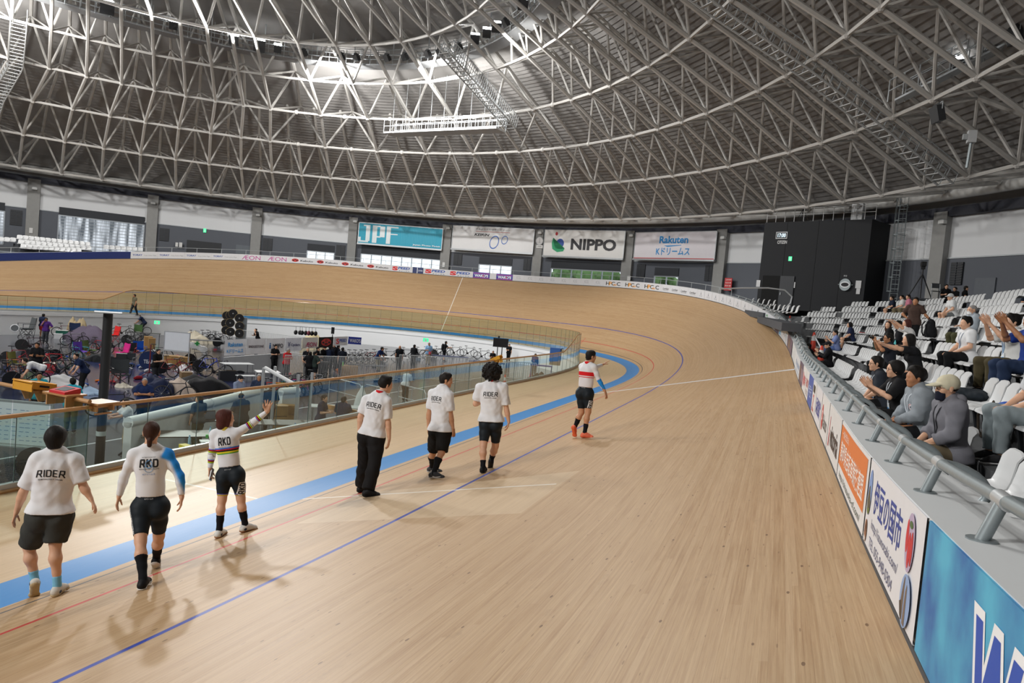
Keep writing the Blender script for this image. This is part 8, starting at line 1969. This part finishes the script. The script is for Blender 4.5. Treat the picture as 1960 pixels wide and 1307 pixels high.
for px, py, sz, c, ld, lab in [(118, 646, (.75, .5, .5), '#1f6a58', '#d3d6d4', 'green cool box with white lid'), (111, 648, (.5, .35, .32), '#d2d5d7', '#e0e2e3', 'small white cool box beside the green one'), (161, 649, (.7, .5, .38), '#2f9a5a', '#37a862', 'bright green plastic crate in front of the grey cover'), (94, 712, (.5, .4, .42), '#b8282e', '#d9d2c4', 'red basket trolley full of white packets'), (174, 651, (.6, .4, .3), '#2a3f78', '#2a3f78', 'low blue box right of the bright green crate')]: P = FL(px, py); crate(P, VIEW(P)+PI/2, sz, c, lab, ld, 'storage_box')
heap(FL(167, 650), 'grey purple cloth draped over a large heap by the far wall', '#5b5363', 1.25, 1.25, 3, sx=1.3)
heap(FL(146, 645)+[0, 0, 0], 'beige patterned bundle behind the grey cover', '#a89878', .55, 1.5, 5, 'bundle'); heap(FL(376, 748), 'black cloth draped over bicycles behind the handrail', '#1b1b1e', 1.25, .95, 8); heap(FL(334, 752), 'floral cream and violet cloth draped beside the black cloth', None or '#b3a498', .75, .8, 9); heap(FL(300, 752), 'navy cloth draped over equipment next to the grey-haired person', '#1d2540', .7, .8, 10)
heap(FL(352, 714), 'white plastic bag bundle beside the brown bag box', '#d5d2d6', .35, .5, 11, 'bundle'); heap(FL(236, 741), 'cream cloth bundle under the large grey chair', '#cfc9ba', .28, .22, 12, 'bundle'); heap(FL(378, 656), 'beige cloth over gear behind the red folding bicycle', '#b9b2a0', .9, 1.0, 13); heap(FL(370, 800), 'black bicycle bags heaped behind the white barrier', '#1b2238', 1.1, .8, 14); heap(FL(182, 690), 'pile of dark riding bags beside the steel column', '#2b2d30', .6, .5, 15, 'bundle'); heap(FL(60, 730), 'dark green bags piled under the bent person', '#4e5a48', .7, .5, 16, 'bundle'); heap(FL(110, 738), 'white and red kit bags heaped behind the yellow box', '#b9b9bb', .8, .5, 17, 'bundle'); heap(FL(160, 752), 'pale blue bottles and bags heaped on the floor', '#8fa6c0', .5, .3, 18, 'bundle'); heap(FL(598, 668), 'cream cloth heaped behind the wordmark banners', '#c9bd98', .8, 1.5, 19); heap(FL(700, 800), 'clear plastic bag hanging beside the guard rails', '#c9cdcf', .4, 1.3, 20, 'bundle')
# steel column with a flat head
P = FL(190, 888); dcol = (P-CC)@CF; top = at_depth(198, 597, dcol)[2]; r_ = 8.3/CAM['f']*dcol
t = thing('steel_column', 'tall dark steel column with a flat white head plate standing behind the near glass', 'column', None, tuple(P)); mb = MB(); mb.cyl((0, 0, 0), (0, 0, top-ZI), r_, n=20); mb.build('shaft', mat('#1d1e20', .45, bump=.05), t, 40)
mb = MB(); mb.box((0, 0, top-ZI+.01), (r_*5.6, r_*5.6, .025), VIEW(P)); mb.build('head_plate', mat('#a9acad', .6), t); mb = MB(); mb.cyl((0, 0, .75), (0, 0, .87), r_*1.06, n=20); mb.build('tape_band', mat('#aab3b3', .5), t, 40)
# whiteboards
def whiteboard(P0, P1, z0, z1, lab, legs=True, ink=False):
    P0, P1 = np.asarray(P0), np.asarray(P1); c = (P0+P1)/2; x = P1-P0; x[2] = 0; w = np.linalg.norm(x); x /= w; t = thing('whiteboard', lab, 'whiteboard', None, (c[0], c[1], ZI), math.atan2(x[1], x[0])); h = z1-z0
    mb = MB(); mb.box((0, 0, z0-ZI+h/2), (w, .03, h)); mb.build('panel', mat('#dfe4ea', .3, var=.03), t); mb = MB()
    for a, b in (((-w/2, 0, z0-ZI), (w/2, 0, z0-ZI)), ((-w/2, 0, z1-ZI), (w/2, 0, z1-ZI)), ((-w/2, 0, .1), (-w/2, 0, z1-ZI)), ((w/2, 0, .1), (w/2, 0, z1-ZI))): mb.bar(a, b, .05, .05, up=(0, 1, 0))
    mb.build('frame', ALU, t); mb = MB(); mb.box((0, -.05, z0-ZI-.03), (w, .1, .03)); mb.build('pen_tray', ALU, t)
    for sx in (-1, 1): mb = MB(); mb.bar((sx*w/2, -.35, .06), (sx*w/2, .35, .06), .05, .05); mb.build('foot_bar', ALU, t)
    if ink:
        mb = MB(); rr = random.Random(5)
        for k in range(9):
            for j in range(rr.randint(4, 9)): x0 = -w*.42+j*.16+rr.uniform(-.02, .02); put2d(mb, *rect2d(x0, 0, x0+rr.uniform(.05, .12), .012), plane_fn((0, -.018, z1-ZI-.2-k*.1), (1, 0, 0), (0, 0, 1)))
        mb.build('pen_marks', mat('#6a86b0', .7), t)
d_ = (FL(337, 700)-CC)@CF
whiteboard(at_depth(313, 676, d_), at_depth(361, 684, d_), at_depth(313, 669, d_)[2], at_depth(313, 633, d_)[2], 'white rolling board standing among the bicycles')
d_ = 17.; whiteboard(at_depth(-14, 860, d_), at_depth(97, 842, d_), at_depth(40, 852, d_)[2], at_depth(40, 768, d_)[2], 'large white board with faint pen notes behind the near glass', ink=True)
# flag on the table
o = tag(skin_obj('white_flag', [Prim(np.array([-.45, 0, .0]), np.array([.35, .05, -.25]), .22, .2, (0, 1, 0), .18, .05), Prim(np.array([.2, 0, -.2]), np.array([.4, .05, -.5]), .18, .14, (0, 1, 0), .18, .05)], .03, cloth('#d6d8d8'), None, .01, loc=tuple(at_depth(381, 661, d0_ := (FL(395, 680)-CC)@CF)))[0], 'white flag with a green cross draped over a dark table', 'flag')
mb = MB(); mb.box((-.12, -.07, .12), (.12, .02, .28)); mb.box((-.12, -.07, .12), (.3, .02, .1)); mb.build('green_cross', mat('#2f9a4c', .7), o); o.rotation_euler = (0, 0, VIEW(FL(395, 680))+PI/2)
# repair stand
P = FL(285, 722); t = thing('repair_stand', 'dark red folding repair stand in front of the team wheel bag', 'stand', None, tuple(P)); mb = MB(); mb.cyl((0, 0, .2), (0, 0, 1.6), .03, n=8); mb.build('mast', mat('#6e1c26', .4), t)
for k in range(3): a_ = k*2.1+.4; mb = MB(); mb.cyl((0, 0, .28), (.6*math.cos(a_), .6*math.sin(a_), 0), .022, n=6); mb.build('leg', mat('#7c2430', .4), t)
P = FL(284, 708); t = thing('wheel_bag', 'round navy wheel bag with white lettering behind the repair stand', 'bag', None, tuple(P), VIEW(P)+PI/2); mb = MB(); mb.disc((0, 0, .5), (0, -1, .1), .48, .16, 24); mb.build('bag_body', cloth('#26355c'), t, 40); mb = MB(); put2d(mb, *text_fit('TEAM', .5, .2, bold=.03), plane_fn((0, -.10, .45), (1, 0, 0), (0, 0, 1))); mb.build('lettering', mat('#c9ced6', .7), t)
# speaker on the floor, loudspeaker, tall monitor
P = FL(230, 728); t = thing('loudspeaker', 'black loudspeaker standing behind the large grey chair', 'speaker', None, tuple(P+[0, 0, .55]), VIEW(P)+PI/2); mb = MB(); mb.box((0, 0, .35), (.45, .4, .7)); mb.build('cabinet', mat('#18191c', .6), t); mb = MB(); mb.box((0, -.205, .35), (.4, .01, .62)); mb.build('grille', mat('#26282c', .7), t)
mb = MB(); mb.cyl((0, 0, -.55), (0, 0, 0), .03, n=8); mb.build('stand_pole', BLK, t)
P = at_depth(636.5, 640, 47); t = thing('loudspeaker', 'black loudspeaker on a stand above the wordmark banners', 'speaker', None, (P[0], P[1], P[2]), VIEW(P)+PI/2); mb = MB(); mb.box((0, 0, .25), (.2, .2, .42)); mb.build('cabinet', mat('#16171a', .6), t); mb = MB(); mb.cyl((0, 0, -1.6), (0, 0, 0), .03, n=6); mb.build('stand_pole', BLK, t)
dM = (FL(950, 712)-CC)@CF; P = at_depth(958.5, 656, dM); t = thing('display_monitor', 'tall-standing dark monitor with a small camera on top', 'monitor', None, tuple(P), VIEW(P)+PI/2); wM = 29/CAM['f']*dM; mb = MB(); mb.box((0, 0, 0), (wM, .08, wM*.55)); mb.build('screen', mat('#120f12', .2), t); mb = MB(); mb.box((0, 0, wM*.28), (wM*1.03, .09, .03)); mb.box((0, 0, -wM*.28), (wM*1.03, .09, .03)); mb.build('bezel', BLK, t)
for sx in (-.18, .12): mb = MB(); mb.cyl((sx*wM, 0.06, -wM*.27), (sx*wM, .06, ZI-P[2]), .035, n=8); mb.build('stand_pole', BLK, t)
mb = MB(); mb.box((-.15*wM, 0, wM*.37), (.13, .12, .14)); mb.build('camera', BLK, t)
# stack of disc wheels on a grey rack
d_ = (FL(445, 662)-CC)@CF; P = at_depth(447, 662, d_); t = thing('equipment_case', 'tall grey rack case beside the stacked disc wheels', 'case', None, (P[0]+.3, P[1], ZI), VIEW(P)+PI/2); zt = at_depth(450, 606, d_)[2]-ZI; mb = MB(); mb.box((.25, 0, zt/2), (.75, .5, zt)); mb.build('body', mat('#7d8589', .4, .3), t); mb = MB(); mb.box((.25, -.26, zt*.45), (.4, .02, .25)); mb.build('label_sheet', mat('#c9ced0', .6), t)
for i, (px, py) in enumerate([(434, 604), (441, 603), (432, 619), (440.5, 618), (432.5, 632), (441, 635), (446, 600), (458, 609), (458.5, 624), (458, 638)]):
    Q = at_depth(px, py, d_-.35-.02*i); tw = thing('disc_wheel', 'black disc wheel stacked on the grey rack case, %s of ten' % ordw(i+1), 'wheel', 'stacked disc wheels', tuple(Q)); nv = U((CC-Q)+np.array([1.5, 0, 0])*6); mb = MB(); mb.disc((0, 0, 0), nv, .32, .03, 24); mb.build('disc', mat('#1d1e21', .4), tw, 40); mb = MB(); mb.ring((0, 0, 0), nv, .325, .014, 24); mb.build('tyre', mat('#8d7a52', .7), tw, True); mb = MB(); mb.disc(nv*.02, nv, .05, .03, 10); mb.build('hub', ALU, tw, 40)
# banners along the ramp
BNR = [(431, 650, 471, 648.5, 31, '#d9dadd', [('Rakuten', .5, .68, .7, .26, '#2b8fd0'), ('Kドリームス', .5, .28, .78, .24, '#2b8fd0')], 'white infield banner with two lines of bright blue lettering'), (473, 649, 509, 648, 29, '#d6d6d8', [('BRIDGESTONE', .5, .5, .8, .16, '#4a3a40')], 'white infield banner with one dark slanted wordmark'), (510.5, 648, 546, 647, 28, '#d8d8da', [('NIPPO', .62, .48, .55, .3, '#3a3a40'), ('i', .2, .5, .08, .4, '#2f6aa4')], 'white infield banner with serif capitals and a small figure mark'),
 (547.5, 647, 578, 646.3, 25, '#d3d5dc', [('Cyclers', .6, .45, .55, .26, '#3c3f6a'), ('V', .2, .5, .16, .4, '#3c3f6a')], 'pale banner with violet emblem and rounded wordmark'), (579.5, 646.3, 609, 645.5, 21, '#c9c5bf', [('ÆON', .55, .36, .7, .42, '#a84a68')], 'grey banner with a thin magenta wordmark'), (610.5, 645.5, 638.5, 644.5, 20, '#2e2726', [], 'dark banner with a large red oval badge'), (639.5, 644.7, 666, 643.8, 17, '#cfcdcf', [('S', .26, .5, .22, .6, '#d03036'), ('PEED', .64, .58, .5, .34, '#2c50a4')], 'pale banner with a red and blue wordmark'), (667, 644, 692, 646, 14, '#3b46a4', [("WAKO'S", .5, .5, .84, .5, '#e2e4ee')], 'blue and violet banner with a white wordmark on the infield')]
for i, (x0, y0, x1, y1, hp_, c, tx, lab) in enumerate(BNR):
    dA, dB = 40.+i*.55, 40.+(i+1)*.55; A, B = at_depth(x0, y0, dA), at_depth(x1, y1, dB); hh = hp_/CAM['f']*dA; x = B-A; w_ = np.linalg.norm(x[:2]); nn = U(np.array([x[1], -x[0], 0])); nn = nn if nn@(CC-A) > 0 else -nn
    mb = MB(); n_ = 8; g = np.array([[A+x*u-[0, 0, hh*v]+nn*.02*math.sin(u*14+v*5+i) for v in (0, .33, .66, 1)] for u in np.linspace(0, 1, n_)]); mb.grid(g); mb.grid(g-nn*.012, flip=True)
    o = mb.build('infield_banner', cloth(c, .7, .05), smooth=60); tag(o, lab, 'banner', 'banners along the infield ramp')
    mb = MB(); ms = []
    if not tx:
        for gg, cc in ((ell2d(w_*.5, -hh*.5, w_*.34, hh*.36, 24), '#b23a34'), (ell2d(w_*.5, -hh*.36, w_*.10, hh*.16, 14), '#7c2824'), (ell2d(w_*.3, -hh*.52, w_*.08, hh*.1, 10), '#2a2020'), (ell2d(w_*.7, -hh*.52, w_*.08, hh*.1, 10), '#2a2020'), (ell2d(w_*.5, -hh*.66, w_*.12, hh*.08, 10), '#2a2020')): ms.append(mat(cc, .7)); put2d(mb, *gg, plane_fn(A+nn*(.035+.004*len(ms)), x/w_, (0, 0, 1)), len(ms)-1)
    for s_, cx, cy, tw_, th_, cc in tx: ms.append(mat(cc, .7)); put2d(mb, *mv(text_fit(s_, tw_*w_, th_*hh, bold=.02), cx*w_, -hh*(1-cy)), plane_fn(A+nn*.04, x/w_, (0, 0, 1)), len(ms)-1)
    mb.build('lettering', ms, o)
# ramp parapet under the banners, white bar fences
A, B = at_depth(427, 684, 40.), at_depth(556, 675, 42.); mb = MB(); mb.prism([(*A[:2], ZI), (*B[:2], ZI), (*B[:2], B[2]), (*A[:2], A[2])], (0, 0, 0), (-.15, .25, 0)); tag(mb.build('wall_ramp', mat('#9ea1a4', .7)), kind='structure')
def bar_fence(A, B, n, h, lab, c='#c9cccd', r=.014, name='bar_fence'):
    A, B = np.asarray(A, float), np.asarray(B, float); t = thing(name, lab, 'fence', None, tuple(A)); v = B-A; mb = MB()
    for z in (.06, h): mb.cyl([0, 0, z], v+[0, 0, z], r*1.4, n=5)
    mb.build('rails', mat(c, .45), t); mb = MB()
    for k in range(n+1): mb.cyl(v*k/n+[0, 0, .06], v*k/n+[0, 0, h], r, n=4)
    mb.build('bars', mat(c, .45), t)
A, B = at_depth(545, 690, 38.5), at_depth(765, 676, 43); bar_fence((*A[:2], ZI), (*B[:2], ZI), 90, 1.35, 'long pale grey bar fence behind the standing group')
A, B = at_depth(452, 640, 56), at_depth(640, 650, 53); bar_fence((*A[:2], ZI), (*B[:2], ZI), 70, 1.3, 'white bar fence along the far infield wall')
A, B = at_depth(765, 676, 44), at_depth(905, 690, 46); bar_fence((*A[:2], ZI), (*B[:2], ZI), 60, 1.45, 'pale bar fence behind the racked bicycles')
A, B = FL(970, 724), FL(1024, 727); bar_fence(A, B, 14, 1.15, 'white crowd barrier behind the glass near the blue table', '#d3d6d7', .022, 'crowd_barrier')
for i, (x0, y0, x1, y1, lab) in enumerate([(628, 768, 690, 786, 'galvanised guard rail at the stair opening, nearest the cartons'), (694, 784, 742, 795, 'galvanised guard rail at the stair opening beside the black trousers'), (760, 782, 812, 797, 'galvanised guard rail with rounded ends behind the glass')]):
    A, B = FL(x0, y0), FL(x1, y1); v = B-A; v[2] = 0; t = thing('guard_rail', lab, 'railing', None, tuple(A)); mb = MB(); mb.tube([(0, 0, 0), (0, 0, .95), tuple(v*.08+[0, 0, 1.1]), tuple(v*.92+[0, 0, 1.1]), tuple(v+[0, 0, .95]), tuple(v)], .024, 7); mb.build('hoop', ALU, t, 40); mb = MB(); mb.cyl((0, 0, .55), v+[0, 0, .55], .02, n=6); mb.build('mid_rail', ALU, t); mb = MB(); mb.cyl(v*.5, v*.5+[0, 0, 1.1], .02, n=6); mb.build('post', ALU, t)
A, B = at(621, 777, -.62), at(800, 812, -.62); t = thing('timber_frame', 'pale timber frame edging the stair opening behind the glass', 'frame', None); mb = MB(); mb.bar(A, B, .12, .14); mb.build('beam', TIM, t)
for w_ in (0., .45, 1.): Q = A+(B-A)*w_; mb = MB(); mb.bar(Q, [Q[0], Q[1], ZI], .1, .1); mb.build('post', TIM, t)
P = FL(1034, 727); t = thing('steel_table', 'blue steel frame table behind the glass in the bend', 'table', None, tuple(P), VIEW(P)+PI/2); mb = MB(); mb.box((0, 0, 1.0), (1.5, .7, .06)); mb.build('tabletop', mat('#2f48a0', .5), t)
for sx in (-.7, .7):
    for sy in (-.3, .3): mb = MB(); mb.cyl((sx, sy, 0), (sx, sy, 1.), .03, n=6); mb.build('leg', mat('#2f48a0', .5), t)
heap(FL(1032, 729), 'black equipment bag with white lettering under the blue table', '#1a1b1e', .55, .7, 22, 'bundle'); cone(FL(965, 742), .8, 'tall red traffic cone behind the glass right of the curly-haired rider'); cone(FL(1016, 722), .6, 'short red traffic cone beside the blue steel table')
t = thing('blue_bin', 'blue topped box hanging inside the bend glass', 'box', None, tuple(at_depth(1063, 683, 41))); mb = MB(); mb.box((0, 0, .12), (.6, .3, .75)); mb.build('body', mat('#2a62b0', .5), t); mb = MB(); mb.box((0, 0, -.36), (.56, .28, .2)); mb.build('foot_panel', mat('#8a7a66', .6), t)
# white padded barrier with small pinned sheets
for (x0, y0), (x1, y1), lab, dz in [((240, 890), (395, 840), 'white padded barrier wall the person in white polo leans on', 1.12), ((398, 838), (508, 800), 'white padded barrier wall behind the laptop table', 1.1), ((533, 810), (566, 806), 'short white barrier end with a round hole beside the cartons', 1.15)]:
    A, B = FL(x0, y0), FL(x1, y1); v = B-A; v[2] = 0; L = np.linalg.norm(v); t = thing('padded_barrier', lab, 'barrier', None, tuple((A+B)/2), math.atan2(v[1], v[0])); mb = MB(); mb.box((0, 0, dz/2), (L, .22, dz)); mb.build('wall_panel', mat('#d5d7d6', .6), t); mb = MB(); mb.cyl((-L/2, 0, dz), (L/2, 0, dz), .15, n=10); mb.build('foam_top', mat('#dcdedd', .6, bump=.1), t, 40)
    if L > 2:
        mb = MB(); mb.box((-L*.2, -.116, .7), (.12, .005, .16)); mb.build('pinned_sheet', mat('#2b2d31', .6), t)
# things on the floor close behind the glass
P = FL(72, 918)+[0, 0, .0]; t = thing('cable_reel', 'black cable reel drum behind the glass beside the woman in grey shorts', 'reel', None, tuple(P+[0, 0, .42]), .5); mb = MB(); mb.disc((0, -.22, 0), (0, 1, 0), .40, .04, 24); mb.disc((0, .22, 0), (0, 1, 0), .40, .04, 24); mb.build('flange', mat('#1b1c1e', .5), t, 40); mb = MB(); mb.cyl((0, -.2, 0), (0, .2, 0), .26, n=20); mb.build('wound_cable', mat('#9aa39c', .6, bump=.3, scale=40), t, 40)
for i, (px, c, lab) in enumerate([(566, '#1c1d20', 'black helmet hung on the bar fence, first of the row above the banners'), (574, '#191a1d', 'black helmet hung on the bar fence, second of the row'), (578, '#222327', 'dark helmet hung on the bar fence, third of the row'), (585, '#17181b', 'round black helmet hung on the bar fence, fourth of the row'), (591, '#7a3040', 'dark red helmet hung on the bar fence, fifth of the row'), (597, '#1a1b1f', 'black bag hung on the bar fence, sixth of the row'), (604, '#17181b', 'large black bag hung on the bar fence, last of the row')]):
    P = at_depth(px, 636+i*.4, 45.5); t = thing('hanging_helmet', lab, 'helmet', 'helmets and bags above the banners', tuple(P)); mb = MB(); mb.sph((0, 0, 0), (.11, .14, .15), 12, 8); mb.build('shell', mat(c, .4), t, True); mb = MB(); mb.cyl((0, 0, .15), (0, 0, .36), .012, n=4); mb.build('strap', BLK, t)
P = FL(617, 722); t = thing('waste_bin', 'tall black waste bin behind the handrail', 'bin', None, tuple(P)); mb = MB(); mb.lathe([(.24, 0), (.30, .85), (.32, .86), (.32, .9), (.26, .9)], n=16); mb.build('bin_body', mat('#1d1f22', .5), t, 40)
exq = lambda px0, py0, px1, py1, d, lab: None
for x, y, d, lab in ((300.5, 617, 57.5, 'lit green exit sign on the white infield wall by the whiteboard'), (815, 650.5, 55, 'lit green exit sign on the white infield wall above the light blue shirt')):
    P = at_depth(x, y, d); t = thing('exit_sign', lab, 'sign', None, tuple(P), VIEW(P)+PI/2); mb = MB(); mb.box((0, 0, 0), (.42, .06, .28)); mb.build('housing', mat('#dfeee6', .5), t); mb = MB(); put2d(mb, *rect2d(-.2, -.13, .2, .13), plane_fn((0, -.032, 0), (1, 0, 0), (0, 0, 1)), 0); put2d(mb, *poly2d([(-.1, -.1), (-.04, .08), (.05, .07), (.1, -.1)]), plane_fn((0, -.034, 0), (1, 0, 0), (0, 0, 1)), 1); mb.build('lit_face', [EXG, mat('#f4fff9', .5)], t)
P = at_depth(28.5, 628, 48.4); t = thing('wall_port', 'round grey speaker port with white ring in the far white wall', 'speaker', None, tuple(P)); nv = U((CC-P)*[1, 1, 0]); mb = MB(); mb.ring((0, 0, 0), nv, .23, .03, 24); mb.build('ring', mat('#dcdfe2', .5), t, True); mb = MB(); mb.disc((0, 0, 0), nv, .22, .02, 24); mb.build('mesh_disc', mat('#6d7276', .7), t)
# trees outside the windows
for i, (px, d, h) in enumerate([(1010, 92, 7.5), (1075, 90, 8.5), (1120, 96, 9), (1165, 90, 8), (1215, 88, 8), (1270, 84, 9), (1310, 86, 7.5)]):
    P = at_depth(px, 540, d); P[2] = 0; t = thing('tree', 'green leafy tree outside the far windows, %s from the serif banner side' % ordw(i+1), 'tree', 'trees outside the hall', tuple(P)); rr = random.Random(i); Pp = []
    for _ in range(26): a_ = rr.uniform(0, 6.28); z_ = rr.uniform(.35, 1)*h; ra = 2.6*math.sin(min(1, (1.05-z_/h)*2.2)*PI/2)*rr.random()**.5; c = np.array([ra*math.cos(a_), ra*math.sin(a_), z_]); Pp.append(Prim(c, c+[0, 0, .1], rr.uniform(.6, 1.), k=.2))
    skin_obj('crown', Pp, .2, mat('#5d7a48', .9, var=.4, scale=2., bump=.6), t, .12); mb = MB(); mb.cyl((0, 0, 0), (0, 0, h*.6), .25, .15, 8); mb.build('trunk', mat('#5a4a3c', .9), t)

# loose kit on the floor between the bicycles
rr = random.Random(11); n_ = 0
KC = [('kit_bag', 'small dark kit bag lying among the bicycles', 'bag', '#1f2226'), ('shoe_pair', 'small pale shoe lying among the bicycles', 'shoe', '#c3c6c9'), ('tool_box', 'small blue tool box lying among the bicycles', 'box', '#2d4a8a'), ('helmet', 'small red helmet lying among the bicycles', 'helmet', '#b0303a'), ('bottle_pack', 'small orange bottle pack lying among the bicycles', 'bag', '#d0702c')]
_BK = [FL(b[0], b[1]) for b in BK_]
while n_ < 70:
    px, py = rr.uniform(15, 420), rr.uniform(668, 745)
    if rr.random() < .25: px, py = rr.uniform(420, 720), rr.uniform(695, 735)
    P = FL(px, py); k = KC[min(4, int(rr.random()**1.4*5))]; s_ = rr.uniform(.14, .3); key = ('loose', k[0])
    if min(np.linalg.norm(P-b) for b in _BK) < .35: continue
    if key not in _MC:
        def mk(kind=k[0]):
            D, lo = field([Prim(np.array([-.5, 0, .3]), np.array([.5, .05, .28]), .34, .3, k=.1), Prim(np.array([-.2, .1, .5]), np.array([.2, .05, .52]), .25, .2, k=.15)], .1, .03); D = cutfield(D, lo, .1, np.zeros(3), np.array([0, 0, -1.])); return surfnet(D, lo, .1)
        V_, F_ = mk(); me = mesh_np(k[0], V_, F_); me.materials.append(cloth(k[3])); _MC[key] = me
    o = bpy.data.objects.new(k[0], _MC[key]); COL.objects.link(o); o.location = tuple(P); o.scale = (s_, s_*rr.uniform(.6, 1), s_*rr.uniform(.5, .9)); o.rotation_euler = (0, 0, rr.uniform(0, 6.28)); tag(o, k[1], k[2], k[1].replace('small ', 'loose ').replace(' lying', 's lying')); n_ += 1

# more bicycles filling the gaps
MORE = [(58, 672, 80, '#3a1f2a'), (140, 662, 100, '#26282c'), (160, 676, 70, '#3b3d42'), (30, 700, 60, '#8a2a30'), (112, 722, 95, '#1d1e22'), (130, 716, 70, '#2c4a3a'), (255, 660, 85, '#2a2b30'), (262, 662, 70, '#33343a'), (300, 690, 80, '#1f2024'), (378, 700, 75, '#24252a'), (410, 722, 90, '#3a3b40'), (345, 724, 60, '#6e2028'), (426, 664, 110, '#1c1d21'), (640, 698, 80, '#24262b'), (720, 694, 70, '#b9bcc0'), (742, 692, 80, '#2a2c31'), (818, 686, 65, '#1e1f23'), (850, 683, 100, '#2b2d32'), (516, 765, 85, '#c23a3a'), (556, 760, 95, '#3a8ac0'), (580, 752, 80, '#26272b')]
for i, (px, py, an, c) in enumerate(MORE):
    P = FL(px, py); bike(P, VIEW(P)+rad(an), c, 'extra bicycle parked in the crowded infield, %s of the row counted from the left' % ordw(i+1), i % 3 == 0, None, 'crowded infield bicycles', lean=.05)
for i, (px, y0, y1) in enumerate([(503, 703, 826), (525, 700, 822), (571, 716, 816), (597, 712, 812)]):
    A = FL(px-8, y1+18); d_ = (A-CC)@CF; h_ = at_depth(px, y0, d_)[2]-ZI
    t = thing('gantry_post', 'silver frame post behind the glass, %s of four near the cartons' % ordw(i+1), 'post', 'silver frame posts', tuple(A)); mb = MB(); mb.box((0, 0, h_/2), (.07, .07, h_)); mb.build('upright', ALU, t); mb = MB(); mb.box((0, 0, .02), (.22, .22, .03)); mb.build('base_plate', ALU, t)
d_ = (FL(500, 846)-CC)@CF; mb = MB(); mb.cyl(at_depth(508, 704, d_), at_depth(566, 737, d_-1.), .06, n=10); tag(mb.build('screen_roll', mat('#c9cccd', .5), smooth=40), 'white rolled pole lying across the silver frame behind the handrail', 'pole')
for i, (px, py, tw, c, ar) in enumerate([(528, 664, 30, '#1b1c20', 'front'), (648, 664, 120, '#20242e', 'down'), (12, 668, 40, '#3a2f44', 'front'), (110, 640, -60, '#2a2c31', 'front'), (346, 668, 100, '#17181b', 'front')][:2]):
    inf(px, py, tw, 'person in dark top partly hidden in the infield crowd, %s from the left' % ordw(i+1), dict(top=T_(c, .8)), (ar, ar), 1.66, 0, .08)
